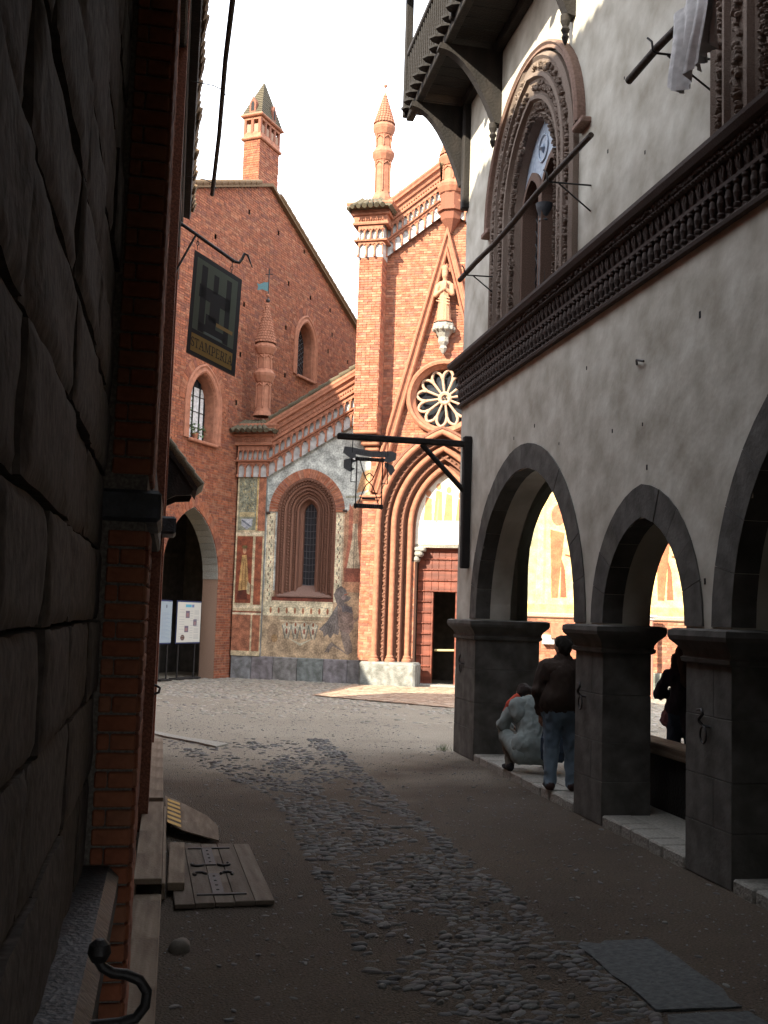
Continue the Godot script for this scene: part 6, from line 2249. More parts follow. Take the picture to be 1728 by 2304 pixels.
func leaves(m: MB, c: Vector3, r: Vector3, n: int, s: float, col: Color) -> void:
	for i in n:
		var p := c + Vector3(rng.randf_range(-1, 1) * r.x, rng.randf_range(-1, 1) * r.y, rng.randf_range(-1, 1) * r.z)
		var b := Basis(Vector3(rng.randf_range(-1, 1), rng.randf_range(-1, 1), rng.randf_range(-1, 1)).normalized(), rng.randf() * TAU)
		m.col = col * rng.randf_range(0.6, 1.6)
		m.quad(p + b * Vector3(-s * 0.5, 0, 0), p + b * Vector3(0, 0, s * 0.28), p + b * Vector3(s * 0.5, 0.01, 0), p + b * Vector3(0, 0, -s * 0.28))

func drying_pole(called: String, label: String, x0: float, x1: float, y: float, z: float, forks: Array) -> void:
	var d := thing(called, label, "pole", RB_O, RB_T)
	var m := MB.new()
	var pts := []
	var n := 7
	for i in n: pts.append(Vector3(lerpf(x0, x1, float(i) / (n - 1)), y + 0.012 * sin(i * 1.9 + x0), z + 0.012 * cos(i * 1.3)))
	m.tube(pts, [0.036, 0.035, 0.033, 0.035, 0.032, 0.03, 0.03], 9)
	obj("shaft", m, M.pole_wood, d)
	for f in forks:
		m = MB.new()
		m.tube([Vector3(f, y - 0.03, 0.0), Vector3(f, y - 0.045, z + 0.02), Vector3(f, y - 0.03, z + 0.05), Vector3(f, y + 0.05, z + 0.06), Vector3(f - 0.04, y + 0.1, z + 0.08)], 0.010, 6)
		m.tube([Vector3(f, y - 0.32, 0.0), Vector3(f, y - 0.05, z - 0.08)], 0.009, 6)
		obj("iron_fork", m, M.iron, d)

func cloth() -> void:
	var c := thing("hanging_cloth", "white cloth folded over the upper drying pole", "cloth", rb(7.36, 6.79, 0.5), RB_T)
	for part_i in 2:
		var m := MB.new()
		var nx := 22
		var ny := 16
		var wd := 0.56 if part_i == 0 else 0.46
		var g := []
		for j in ny + 1:
			var row := []
			for i in nx + 1:
				var u := float(i) / nx
				var v := float(j) / ny
				var drop := (0.62 if part_i == 0 else 0.5) + (0.14 * sin(u * PI) if part_i == 0 else -0.08 * u)
				var fold := 0.055 * sin(u * 17.0 + part_i) * (0.35 + 0.65 * v) + 0.03 * sin(u * 39.0 + 1.0) * v
				var zz := (0.045 + fold * 0.8 + 0.05 * v) * (1 if part_i == 0 else -1)
				row.append(Vector3((u - 0.5) * wd * (1.0 - 0.28 * v) + 0.02 * sin(v * 5.0), 0.045 - v * drop, zz))
			g.append(row)
		g.reverse()
		m.grid(g)
		g.reverse()
		if part_i == 0:
			for i in nx: m.quad(g[0][i], g[0][i + 1], g[0][i + 1] + Vector3(0, 0.01, -0.09), g[0][i] + Vector3(0, 0.01, -0.09))
		obj("front_fold" if part_i == 0 else "back_fold", m, M.white_cloth, c)

func notice(called: String, label: String, cx: float, w: float, base: Color, kind: int) -> void:
	var n := thing(called, label, "notice board", gh(cx, 0, -0.34), GH_T)
	var m := MB.new()
	m.bevel(Vector3(0, 1.6, -0.02), Vector3(w + 0.04, 1.2, 0.03), 0.008)
	obj("backing", m, M.blue_paint, n)
	m = MB.new()
	m.bevel(Vector3(-w * 0.35, 0.75, -0.045), Vector3(0.05, 1.5, 0.03), 0.006)
	m.bevel(Vector3(w * 0.35, 0.75, -0.045), Vector3(0.05, 1.5, 0.03), 0.006)
	m.bevel(Vector3(0, 0.03, -0.04), Vector3(w, 0.05, 0.3), 0.01)
	obj("stand", m, M.timber, n)
	var p := Pic.new(Rect2(-w * 0.5, 1.04, w, 1.12), int(360 * w), 400, base)
	var ink := Color(0.55, 0.56, 0.58)
	if kind == 1:
		p.rect(-0.2, 2.02, 0.1, 2.1, Color(0.35, 0.62, 0.70)); p.rect(0.12, 2.02, 0.24, 2.1, Color(0.42, 0.48, 0.62))
		for q in [[-0.18, 1.72, 0.2, 0.2], [0.22, 1.5, 0.18, 0.18], [-0.22, 1.32, 0.2, 0.18]]:
			p.rect(q[0], q[1], q[0] + q[2], q[1] + q[3], Color(0.40, 0.36, 0.42)); p.rect(q[0] + 0.03, q[1] + 0.03, q[0] + q[2] - 0.04, q[1] + q[3] - 0.06, Color(0.55, 0.42, 0.42))
		p.disc(-0.3, 1.17, 0.11, 0.08, Color(0.36, 0.26, 0.22))
		for i in 26:
			var y := 1.1 + i * 0.034
			if i % 7 != 0: p.line(-0.5 if i % 2 else 0.05, y, -0.24 if i % 2 else 0.2, y, 0.008, ink)
			if i % 5 != 0: p.line(0.26, y + 0.01, 0.5, y + 0.01, 0.008, ink)
	else:
		p.disc(0.0, 2.03, 0.03, 0.05, Color(0.35, 0.38, 0.42))
		for i in 20: p.line(-0.2, 1.14 + i * 0.037, 0.2 - 0.1 * (i % 3), 1.14 + i * 0.037, 0.01, Color(0.50, 0.56, 0.62))
	m = MB.new()
	m.uvr = p.r
	m.quad(Vector3(-w * 0.5, 1.04, 0.0), Vector3(w * 0.5, 1.04, 0.0), Vector3(w * 0.5, 2.16, 0.0), Vector3(-w * 0.5, 2.16, 0.0))
	obj("print", m, p.material(0.7), n)

func planks() -> void:
	var m: MB
	# boards laid along the foot of the left house (x along the lane, z out)
	var d := [
		["plank", "long pale plank lying along the house foot, farthest along the lane", Vector3(6.65, 0.055, 0.11), Vector3(5.0, 0.045, 0.2)],
		["plank", "pale plank lying beside the slate ledge of the rough stone wall", Vector3(-0.95, 0.035, 0.12), Vector3(2.9, 0.045, 0.2)]]
	for q in d:
		m = MB.new()
		m.bevel(Vector3.ZERO, q[3], 0.006)
		one(q[0], m, M.board, q[1], "plank", lb(q[2].x, q[2].y, q[2].z), LB_T + (0.3 if q[2].x > 0 else -0.4))
	# low bench-like box step of boards
	var s := thing("board_step", "low wooden step made of boards beside the hatch", "step", LB_O, LB_T)
	for q in [["top_board", Vector3(2.0, 0.135, 0.13), Vector3(2.96, 0.04, 0.19)], ["side_board", Vector3(2.0, 0.06, 0.24), Vector3(2.9, 0.11, 0.025)], ["end_board", Vector3(3.4, 0.06, 0.12), Vector3(0.04, 0.11, 0.18)], ["side_board", Vector3(2.0, 0.06, 0.045), Vector3(2.9, 0.11, 0.025)]]:
		m = MB.new()
		m.bevel(q[1], q[2], 0.005)
		obj(q[0], m, M.board, s)
	m = MB.new()
	m.bevel(Vector3.ZERO, Vector3(1.32, 0.055, 0.12), 0.006)
	one("plank", m, M.board, "short thick pale plank resting on the hatch edge", "plank", lb(1.32, 0.063, 0.335), LB_T - 0.8)
	# flat hatch with iron strap hinges
	var h := thing("cellar_hatch", "flat grey board hatch with two ornate iron strap hinges", "hatch", lb(1.25, 0.0, 0.62), LB_T + 1.5)
	for i in 5:
		m = MB.new()
		m.col = Color(0.72, 0.75, 0.8) * rng.randf_range(0.85, 1.1)
		m.bevel(Vector3(0.0, 0.02, -0.26 + i * 0.135), Vector3(1.86 - 0.02 * i, 0.03 + 0.004 * (i % 2), 0.131), 0.004)
		obj("hatch_board", m, M.board, h)
	for s2 in [[-0.42, 1], [0.42, -1]]:
		var k := part("strap_hinge", h)
		m = MB.new()
		m.box(Vector3(s2[0], 0.039, -0.02), Vector3(0.56, 0.012, 0.08))
		m.box(Vector3(s2[0] + s2[1] * -0.3, 0.041, 0.0), Vector3(0.03, 0.01, 0.34))
		var e: float = s2[0] + s2[1] * 0.27
		for sd in [-1, 1]:
			var pts := []
			for i in 9:
				var a := PI * 1.25 * i / 8.0
				pts.append(Vector3(e + s2[1] * (0.05 * sin(a)), 0.044, sd * (0.055 + 0.05 * (1 - cos(a)) * 0.9) - 0.02))
			m.tube(pts, 0.011, 6)
		for i in 4: m.bevel(Vector3(s2[0] - 0.2 + i * 0.13, 0.046, -0.02), Vector3(0.02, 0.01, 0.02), 0.003)
		obj("iron_strap", m, M.iron, k)
	# curved ramp plate with hazard stripes
	var r := thing("ramp_plate", "thin curved board ramp with yellow and black warning stripes", "ramp", LB_O, LB_T)
	m = MB.new()
	var o := PackedVector2Array([Vector2(4.05, 0.24), Vector2(3.9, 0.38), Vector2(3.4, 0.64), Vector2(2.9, 0.72), Vector2(2.3, 0.70), Vector2(2.5, 0.40), Vector2(2.72, 0.26)])
	m.prism(o, 0.0, 0.012)
	var flip := Transform3D(Basis(Vector3.RIGHT, Vector3(0, 0, 1), Vector3(0, 1, 0)), Vector3(0, 0.022, 0))
	var m2 := MB.new()
	m2.append(m, flip)
	for i in m2.v.size():
		var p := m2.v[i]
		m2.v[i] = p + Vector3(0, 0.09 * clampf((0.6 - p.z) / 0.4, 0, 1), 0)
	obj("plate", m2, M.board, r)
	m = MB.new()
	for i in 6:
		var x := 2.68 + i * 0.215
		var f := func(xx: float, z: float) -> Vector3:
			return Vector3(xx, 0.04 + 0.09 * clampf((0.6 - z) / 0.4, 0, 1), z)
		m.quad(f.call(x, 0.265), f.call(x - 0.1, 0.385), f.call(x + 0.02, 0.385), f.call(x + 0.12, 0.265))
	obj("yellow_stripes", m, M.yellow, r)
	# round stone
	m = MB.new()
	var st := sdf([[Vector3(-0.04, 0.0, 0), Vector3(0.05, -0.005, 0.02), 0.065, 0.05, Color(0.13, 0.11, 0.09)]], 0.018, 0.04)
	one("round_stone", st, M.cobble, "single round stone lying beside the near plank", "stone", lb(-0.5, 0, 0.34), LB_T)
	# pale strip of lime on the ground at the corner
	m = MB.new()
	m.prism(PackedVector2Array([Vector2(10.7, 0.02), Vector2(9.9, 0.5), Vector2(9.1, 1.15), Vector2(8.75, 0.95), Vector2(9.2, 0.72), Vector2(9.9, 0.25), Vector2(10.4, 0.0)]), 0.004, 0.022)
	var lm := MB.new()
	lm.append(m, Transform3D(Basis(Vector3.RIGHT, Vector3(0, 0, 1), Vector3(0, 1, 0)), Vector3.ZERO))
	one("stone_threshold", lm, M.pale_stone, "worn pale stone edging at the house corner", "paving", LB_O, LB_T)

func stone_slabs() -> void:
	for q in [[-1.2, 3.02, 1.16, 0.52, "upper", "grey stone slab set in the earth, its far corner chipped"], [-2.55, 3.0, 1.4, 0.5, "lower", "grey stone slab set in the earth below the chipped one"]]:
		var m := MB.new()
		m.col = Color(0.95, 1.0, 1.02)
		var o := PackedVector2Array()
		var n := 26
		for i in n:
			var t := float(i) / n * 4.0
			var c := Vector2.ZERO
			if t < 1: c = Vector2(-1 + 2 * t, -1)
			elif t < 2: c = Vector2(1, -1 + 2 * (t - 1))
			elif t < 3: c = Vector2(1 - 2 * (t - 2), 1)
			else: c = Vector2(-1, 1 - 2 * (t - 3))
			o.append(Vector2(c.x * q[2] * 0.5 + rng.randf_range(-0.008, 0.008), c.y * q[3] * 0.5 + rng.randf_range(-0.012, 0.012)))
		if q[4] == "upper":
			o[19] += Vector2(0.02, -0.04); o[8] += Vector2(-0.06, 0.03)
		m.prism(o, -0.05, 0.008)
		var m2 := MB.new()
		m2.append(m, Transform3D(Basis(Vector3.RIGHT, Vector3(0, 0, 1), Vector3(0, 1, 0)), Vector3.ZERO))
		one("stone_slab", m2, M.slab, q[5], "slab", lb(q[0], 0.0, q[1]), LB_T)

func iron_hooks() -> void:
	# serpent tethers on the piers
	var lab := ["iron serpent tether hook on the corner pier", "iron serpent tether hook on the pier the standing man leans by", "iron serpent tether hook on the darkest pier"]
	var pos := [[-0.64, 1.31], [4.02, 1.21], [6.62, 1.18]]
	for i in 3:
		var k := thing("tether_hook", lab[i], "hook", rb(pos[i][0], pos[i][1], 0.0), RB_T, "serpent hooks on the arcade piers")
		var m := MB.new()
		m.tube([Vector3(-0.10, 0.13, 0.03), Vector3(0.02, 0.145, 0.05), Vector3(0.06, 0.11, 0.06), Vector3(0.0, 0.07, 0.06), Vector3(-0.01, 0.04, 0.05), Vector3(0.04, 0.015, 0.04), Vector3(0.08, 0.01, 0.0)], [0.008, 0.012, 0.014, 0.014, 0.014, 0.013, 0.012], 8)
		obj("serpent", m, M.iron, k)
		m = MB.new()
		var ring := []
		for j in 15: ring.append(Vector3(0.05 + 0.05 * cos(TAU * j / 14), -0.055 + 0.065 * sin(TAU * j / 14), 0.05))
		m.tube(ring, 0.009, 7, false)
		obj("ring", m, M.iron, k)
	# big curled hook beside the camera
	var n := thing("wall_hook", "thick curled iron hook with a knob on the rough stone wall", "hook", lb(-4.2, 0, 0), LB_T - 90.0)
	var m := MB.new()
	m.tube([Vector3(0.045, 1.10, 0), Vector3(0.06, 1.075, 0), Vector3(0.085, 1.06, 0), Vector3(0.12, 1.055, 0), Vector3(0.155, 1.04, 0), Vector3(0.175, 1.01, 0), Vector3(0.172, 0.975, 0), Vector3(0.15, 0.945, 0), Vector3(0.11, 0.935, 0), Vector3(0.04, 0.93, 0), Vector3(-0.12, 0.935, 0)], [0.014, 0.013, 0.0135, 0.014, 0.014, 0.014, 0.014, 0.014, 0.014, 0.015, 0.016], 10)
	obj("curl", m, M.iron, n)
	m = MB.new()
	m.lathe(Vector3(0.05, 1.115, 0), [Vector2(0, -0.03), Vector2(0.02, -0.025), Vector2(0.03, -0.005), Vector2(0.026, 0.018), Vector2(0.012, 0.03), Vector2(0, 0.032)], 10)
	obj("knob", m, M.iron, n)
	n = thing("wall_hook", "small iron ring hook on the far brick pilaster", "hook", lb(3.0, 0, 0.0), LB_T - 90.0)
	m = MB.new()
	m.tube([Vector3(-0.02, 1.29, 0), Vector3(0.04, 1.27, 0), Vector3(0.1, 1.285, 0), Vector3(0.14, 1.26, 0), Vector3(0.13, 1.22, 0), Vector3(0.09, 1.205, 0), Vector3(0.06, 1.17, 0), Vector3(0.0, 1.165, 0)], [0.014, 0.013, 0.012, 0.012, 0.012, 0.012, 0.014, 0.014], 8)
	obj("ring", m, M.iron, n)

func posts_and_niche() -> void:
	var lab := ["shorter reddish post with a pale flat cap in the sunlit yard", "taller reddish post with a pale flat cap in the sunlit yard"]
	var q := [[11.78, 2.0], [12.08, 2.12]]
	for i in 2:
		var k := thing("capped_post", lab[i], "post", ch(q[i][0], 0, 0.45), CH_T)
		var m := MB.new()
		m.tube([Vector3(0, 0, 0), Vector3(0, q[i][1], 0)], 0.055, 10)
		obj("shaft", m, M.post_red, k)
		m = MB.new()
		m.bevel(Vector3(0, q[i][1] + 0.05, 0), Vector3(0.3, 0.07, 0.28), 0.02)
		m.bevel(Vector3(0, q[i][1] - 0.02, 0), Vector3(0.18, 0.07, 0.18), 0.02)
		obj("cap", m, M.white_panel, k)
	var n := thing("wall_niche", "rounded clay hood over a white plaque on the sunlit church wall", "niche", ch(9.7, 0, 0.0), CH_T)
	var m := MB.new()
	m.prism(PackedVector2Array([Vector2(-0.28, 1.5), Vector2(-0.28, 1.78), Vector2(-0.32, 1.8), Vector2(-0.22, 1.9), Vector2(0.0, 1.95), Vector2(0.22, 1.9), Vector2(0.32, 1.8), Vector2(0.28, 1.78), Vector2(0.28, 1.5)]), 0.0, 0.3)
	obj("hood", m, M.terracotta, n)
	m = MB.new()
	m.bevel(Vector3(-0.36, 1.45, 0.12), Vector3(0.34, 0.26, 0.2), 0.02)
	obj("plaque", m, M.white_panel, n)
	# low parapet bench inside the arcade
	var b := thing("arcade_bench", "low dark bench with a wooden top board inside the second arch", "bench", rb(4.6, 0.095, -0.85), RB_T)
	m = MB.new()
	m.bevel(Vector3(0.2, 0.62, 0), Vector3(2.6, 0.12, 0.3), 0.012)
	obj("top_board", m, M.board, b)
	m = MB.new()
	m.bevel(Vector3(0.2, 0.28, -0.02), Vector3(2.5, 0.56, 0.2), 0.012)
	obj("front_panel", m, M.timber, b)

func statue() -> void:
	var s := thing("saint_statue", "terracotta statue of a crowned robed figure on a stone bracket", "statue", ch(6.2, 10.43, 0.24), CH_T)
	var c := Color(1, 1, 1)
	var b := [
		[Vector3(0, 0.0, 0), Vector3(0, 0.5, 0.0), 0.19, 0.16, c], [Vector3(0, 0.5, 0), Vector3(0, 1.05, 0.0), 0.16, 0.13, c],
		[Vector3(-0.1, 1.12, 0), Vector3(0.1, 1.12, 0), 0.11, 0.11, c], [Vector3(0, 1.2, 0), Vector3(0, 1.3, 0.02), 0.06, 0.055, c],
		[Vector3(0, 1.38, 0.02), Vector3(0, 1.46, 0.01), 0.085, 0.09, c], [Vector3(0, 1.52, 0), Vector3(0, 1.62, 0), 0.085, 0.1, c],
		[Vector3(-0.2, 1.08, 0), Vector3(-0.25, 0.8, 0.06), 0.08, 0.07, c], [Vector3(-0.25, 0.8, 0.06), Vector3(-0.06, 0.9, 0.17), 0.065, 0.045, c],
		[Vector3(0.2, 1.08, 0), Vector3(0.24, 0.82, 0.08), 0.08, 0.07, c], [Vector3(0.24, 0.82, 0.08), Vector3(0.05, 0.95, 0.18), 0.065, 0.045, c],
		[Vector3(0.04, 0.95, 0.2), Vector3(0.06, 1.14, 0.18), 0.05, 0.045, c]]
	for i in 9:
		var a := -0.35 + PI * 1.2 * i / 8.0
		var o := Vector3(cos(a) * 0.19, 0, sin(a) * 0.17)
		b.append([o, Vector3(o.x * 0.7, 0.75 + 0.1 * (i % 3), o.z * 0.8), 0.032, 0.02, c])
	for i in 3: b.append([Vector3(-0.2 + 0.05 * i, 0.62 + 0.06 * i, 0.14), Vector3(0.18, 0.5 + 0.09 * i, 0.14), 0.022, 0.02, c])
	obj("figure", sdf(b, 0.019, 0.03), M.statue_clay, s)
	var m := MB.new()
	m.lathe(Vector3.ZERO, [Vector2(0.3, -0.01), Vector2(0.26, 0.04), Vector2(0.0, 0.045)], 8, false, PI / 8)
	obj("base", m, M.terracotta, s)
	m = MB.new()
	for i in 7:
		var a := TAU * i / 7
		m.bevel(Vector3(cos(a) * 0.085, 1.68, sin(a) * 0.085), Vector3(0.03, 0.1, 0.02), 0.006, Basis(Vector3.UP, -a + PI / 2))
	obj("crown", m, M.terracotta, s)

# ---------------------------------------------------------------- people
func hand(mb: MB, wrist: Vector3, dir: Vector3, palm_n: Vector3, side: float, col: Color) -> void:
	# palm, four unequal bent fingers and a thumb leaving the side of the palm
	var d := dir.normalized()
	var n := (palm_n - d * palm_n.dot(d)).normalized()
	var s := d.cross(n).normalized() * side
	var b := []
	b.append([wrist, wrist + d * 0.05 + s * 0.012, 0.024, 0.024, col])
	b.append([wrist + d * 0.02 - s * 0.012, wrist + d * 0.085 - s * 0.02, 0.018, 0.018, col])
	b.append([wrist + d * 0.02 + s * 0.014, wrist + d * 0.085 + s * 0.024, 0.018, 0.017, col])
	var ln := [0.062, 0.072, 0.067, 0.052]
	for i in 4:
		var o: Vector3 = wrist + d * 0.085 + s * (0.032 - 0.0215 * i)
		var k: Vector3 = o + d * ln[i] * 0.5 + n * 0.012
		var e: Vector3 = k + d * ln[i] * 0.35 + n * 0.03
		b.append([o, k, 0.0095, 0.009, col]); b.append([k, e, 0.009, 0.008, col])
	var t0 := wrist + d * 0.03 + s * 0.032
	var t1 := t0 + d * 0.032 + s * 0.022 + n * 0.012
	b.append([t0, t1, 0.012, 0.0105, col]); b.append([t1, t1 + d * 0.03 + n * 0.012, 0.0105, 0.009, col])
	mb.append(sdf(b, 0.006, 0.008))

func person(called: String, label: String, at: Vector3, turn: float, bones: Array, hands: Array, hair: Array, shells := [], cell := 0.017) -> Node3D:
	var p := thing(called, label, "person", at, turn)
	wrinkle = 0.018
	var m := sdf(bones, cell, 0.035)
	wrinkle = 0.0
	for q in hands: hand(m, q[0], q[1], q[2], q[3], q[4])
	obj("body", m, M.cloth, p)
	wrinkle = 0.02
	if hair.size() > 0: obj("hair", sdf(hair, 0.012, 0.02), M.cloth, p)
	wrinkle = 0.011
	for q in shells: obj(q[0], sdf(q[1], 0.014, 0.03), M.cloth, p)
	wrinkle = 0.0
	return p

func head_bones(c: Vector3, f: Vector3, skin: Color) -> Array:
	# skull, jaw, nose, ears; f is where the face looks
	var d := f.normalized()
	var s := d.cross(Vector3.UP).normalized()
	return [[c + Vector3(0, 0.02, 0) - d * 0.015, c + Vector3(0, 0.015, 0) + d * 0.02, 0.088, 0.08, skin],
		[c + d * 0.035 - Vector3(0, 0.04, 0), c + d * 0.045 - Vector3(0, 0.075, 0), 0.058, 0.045, skin],
		[c + d * 0.095 + Vector3(0, 0.005, 0), c + d * 0.112 - Vector3(0, 0.025, 0), 0.012, 0.016, skin],
		[c + s * 0.084 + Vector3(0, 0.01, 0), c + s * 0.09 - Vector3(0, 0.03, 0) - d * 0.01, 0.018, 0.014, skin],
		[c - s * 0.084 + Vector3(0, 0.01, 0), c - s * 0.09 - Vector3(0, 0.03, 0) - d * 0.01, 0.018, 0.014, skin]]

func people() -> void:
	var skin := Color(0.36, 0.21, 0.15)
	# ---- standing man seen from behind; local x to his right, facing -z
	var jk := Color(0.040, 0.026, 0.016)
	var je := Color(0.13, 0.19, 0.25)
	var je2 := Color(0.18, 0.25, 0.31)
	var sh := Color(0.05, 0.025, 0.02)
	var b := [
		[Vector3(0, 1.30, 0), Vector3(0, 1.06, 0.01), 0.185, 0.185, jk], [Vector3(-0.13, 1.33, 0), Vector3(0.13, 1.33, 0), 0.14, 0.14, jk],
		[Vector3(-0.08, 1.02, 0.01), Vector3(0.08, 1.02, 0.01), 0.17, 0.17, jk], [Vector3(-0.1, 0.94, 0.01), Vector3(0.1, 0.94, 0.01), 0.145, 0.145, jk],
		[Vector3(-0.20, 1.36, 0), Vector3(-0.275, 1.10, 0.02), 0.085, 0.07, jk], [Vector3(-0.275, 1.10, 0.02), Vector3(-0.235, 0.86, -0.06), 0.07, 0.052, jk],
		[Vector3(0.20, 1.36, 0), Vector3(0.27, 1.10, 0.02), 0.085, 0.07, jk], [Vector3(0.27, 1.10, 0.02), Vector3(0.235, 0.86, -0.06), 0.07, 0.052, jk],
		[Vector3(0, 1.42, 0), Vector3(0, 1.52, -0.01), 0.075, 0.06, skin], [Vector3(0, 1.42, 0.01), Vector3(0, 1.465, 0.01), 0.095, 0.082, jk],
		[Vector3(-0.09, 0.86, 0.01), Vector3(0.09, 0.86, 0.01), 0.135, 0.135, je],
		[Vector3(-0.10, 0.84, 0.0), Vector3(-0.115, 0.46, -0.02), 0.115, 0.085, je], [Vector3(-0.115, 0.46, -0.02), Vector3(-0.12, 0.09, 0.0), 0.085, 0.07, je2],
		[Vector3(0.10, 0.84, 0.0), Vector3(0.115, 0.46, -0.02), 0.115, 0.085, je], [Vector3(0.115, 0.46, -0.02), Vector3(0.12, 0.09, 0.0), 0.085, 0.07, je2],
		[Vector3(-0.12, 0.05, 0.05), Vector3(-0.15, 0.04, -0.17), 0.045, 0.036, sh], [Vector3(0.12, 0.05, 0.05), Vector3(0.15, 0.04, -0.17), 0.045, 0.036, sh]]
	b += head_bones(Vector3(0, 1.60, -0.01), Vector3(-0.5, -0.05, -1), skin)
	var hr := Color(0.018, 0.013, 0.011)
	var hair := [[Vector3(0.0, 1.635, 0.015), Vector3(0.01, 1.62, 0.025), 0.092, 0.096, hr], [Vector3(0.01, 1.56, 0.05), Vector3(0.01, 1.52, 0.05), 0.06, 0.04, hr], [Vector3(-0.03, 1.665, -0.045), Vector3(0.05, 1.665, -0.02), 0.06, 0.06, hr]]
	var man := person("person", "standing person in brown jacket and blue jeans seen from behind", rb(3.06, 0.095, -0.14), RB_T + 75.0, b, [[Vector3(-0.235, 0.83, -0.065), Vector3(0.02, -1, -0.1), Vector3(1, 0, -0.2), 1.0, skin], [Vector3(0.235, 0.83, -0.065), Vector3(-0.02, -1, -0.1), Vector3(-1, 0, -0.2), -1.0, skin]], hair, [["jacket", [[Vector3(0, 1.28, 0), Vector3(0, 1.06, 0.01), 0.196, 0.2, jk], [Vector3(-0.10, 0.95, 0.01), Vector3(0.10, 0.95, 0.01), 0.158, 0.158, jk], [Vector3(-0.09, 1.02, 0.015), Vector3(0.09, 1.02, 0.015), 0.178, 0.178, jk], [Vector3(-0.05, 1.46, 0.03), Vector3(0.05, 1.46, 0.03), 0.06, 0.06, jk]]]])
	var m := MB.new()
	m.lathe(Vector3(0, 0.965, 0.01), [Vector2(0.205, -0.02), Vector2(0.212, 0.0), Vector2(0.205, 0.02)], 20)
	var m3 := MB.new()
	m3.append(m, Transform3D(Basis().scaled(Vector3(1.12, 1, 0.86)), Vector3.ZERO))
	obj("jacket_trim", m3, M.trim_brown, man)
	# ---- crouching person in a grey-green jacket, facing away to the left; local -z is where they face
	var gj := Color(0.27, 0.31, 0.30)
	var tr := Color(0.17, 0.15, 0.12)
	b = [
		[Vector3(0, 0.42, 0.10), Vector3(0, 0.78, -0.06), 0.185, 0.165, gj], [Vector3(-0.13, 0.78, -0.06), Vector3(0.13, 0.78, -0.06), 0.12, 0.12, gj],
		[Vector3(-0.12, 0.34, 0.14), Vector3(0.12, 0.34, 0.14), 0.17, 0.17, gj], [Vector3(-0.1, 0.22, 0.2), Vector3(0.1, 0.22, 0.2), 0.1, 0.1, gj],
		[Vector3(-0.2, 0.8, -0.08), Vector3(-0.33, 0.56, -0.14), 0.085, 0.075, gj], [Vector3(-0.33, 0.56, -0.14), Vector3(-0.18, 0.52, -0.36), 0.07, 0.05, gj],
		[Vector3(0.2, 0.8, -0.08), Vector3(0.32, 0.55, -0.16), 0.085, 0.075, gj], [Vector3(0.32, 0.55, -0.16), Vector3(0.16, 0.5, -0.36), 0.07, 0.05, gj],
		[Vector3(0, 0.84, -0.12), Vector3(-0.02, 0.92, -0.2), 0.065, 0.055, skin],
		[Vector3(-0.14, 0.30, 0.12), Vector3(-0.26, 0.46, -0.26), 0.115, 0.09, tr], [Vector3(-0.26, 0.46, -0.26), Vector3(-0.24, 0.1, -0.06), 0.085, 0.055, tr],
		[Vector3(0.14, 0.30, 0.12), Vector3(0.26, 0.46, -0.24), 0.115, 0.09, tr], [Vector3(0.26, 0.46, -0.24), Vector3(0.22, 0.13, 0.02), 0.085, 0.055, tr],
		[Vector3(-0.24, 0.05, -0.02), Vector3(-0.27, 0.035, -0.22), 0.045, 0.036, Color(0.03, 0.03, 0.035)], [Vector3(0.22, 0.10, 0.06), Vector3(0.24, 0.035, -0.14), 0.045, 0.036, Color(0.02, 0.02, 0.02)]]
	b += head_bones(Vector3(-0.03, 0.95, -0.26), Vector3(-0.2, -0.55, -1), skin)
	hair = [[Vector3(-0.03, 0.985, -0.25), Vector3(-0.03, 0.97, -0.22), 0.093, 0.095, Color(0.03, 0.018, 0.012)], [Vector3(-0.03, 0.91, -0.18), Vector3(-0.03, 0.88, -0.17), 0.055, 0.04, Color(0.03, 0.018, 0.012)]]
	var cr := person("person", "crouching person in pale grey jacket with a red scarf", rb(1.66, 0.095, -0.26), RB_T + 85.0, b, [[Vector3(-0.17, 0.515, -0.38), Vector3(0.5, -0.1, -1), Vector3(0, -1, 0), 1.0, skin], [Vector3(0.15, 0.495, -0.38), Vector3(-0.5, -0.1, -1), Vector3(0, -1, 0), -1.0, skin]], hair, [["yoke", [[Vector3(-0.15, 0.79, -0.05), Vector3(0.15, 0.79, -0.05), 0.128, 0.128, gj], [Vector3(-0.14, 0.71, 0.0), Vector3(0.14, 0.71, 0.0), 0.115, 0.115, gj]]], ["jacket_hem", [[Vector3(-0.17, 0.24, 0.16), Vector3(0.17, 0.24, 0.16), 0.13, 0.13, gj], [Vector3(-0.2, 0.3, 0.1), Vector3(-0.28, 0.42, -0.12), 0.12, 0.1, gj]]], ["collar", [[Vector3(-0.06, 0.87, -0.11), Vector3(0.06, 0.87, -0.11), 0.062, 0.062, gj * Color(0.7, 0.7, 0.7)]]]])
	var sc := Color(0.55, 0.07, 0.035)
	obj("red_scarf", sdf([[Vector3(-0.24, 0.82, -0.10), Vector3(-0.14, 0.9, -0.2), 0.06, 0.05, sc], [Vector3(-0.24, 0.82, -0.10), Vector3(-0.30, 0.72, -0.14), 0.05, 0.035, sc], [Vector3(-0.1, 0.92, -0.22), Vector3(0.04, 0.9, -0.24), 0.045, 0.04, sc]], 0.014, 0.02), M.cloth, cr)
	m = MB.new()
	m.bevel(Vector3.ZERO, Vector3(0.3, 0.3, 0.1), 0.04)
	var bag := thing("shoulder_bag", "dark blue shoulder bag between the crouching people and the standing man", "bag", rb(2.05, 0.42, -0.42), RB_T + 70.0)
	obj("pouch", m, M.navy, bag)
	m = MB.new()
	m.bevel(Vector3(0, 0.06, 0.035), Vector3(0.31, 0.2, 0.06), 0.02)
	obj("flap", m, M.navy, bag)
	m = MB.new()
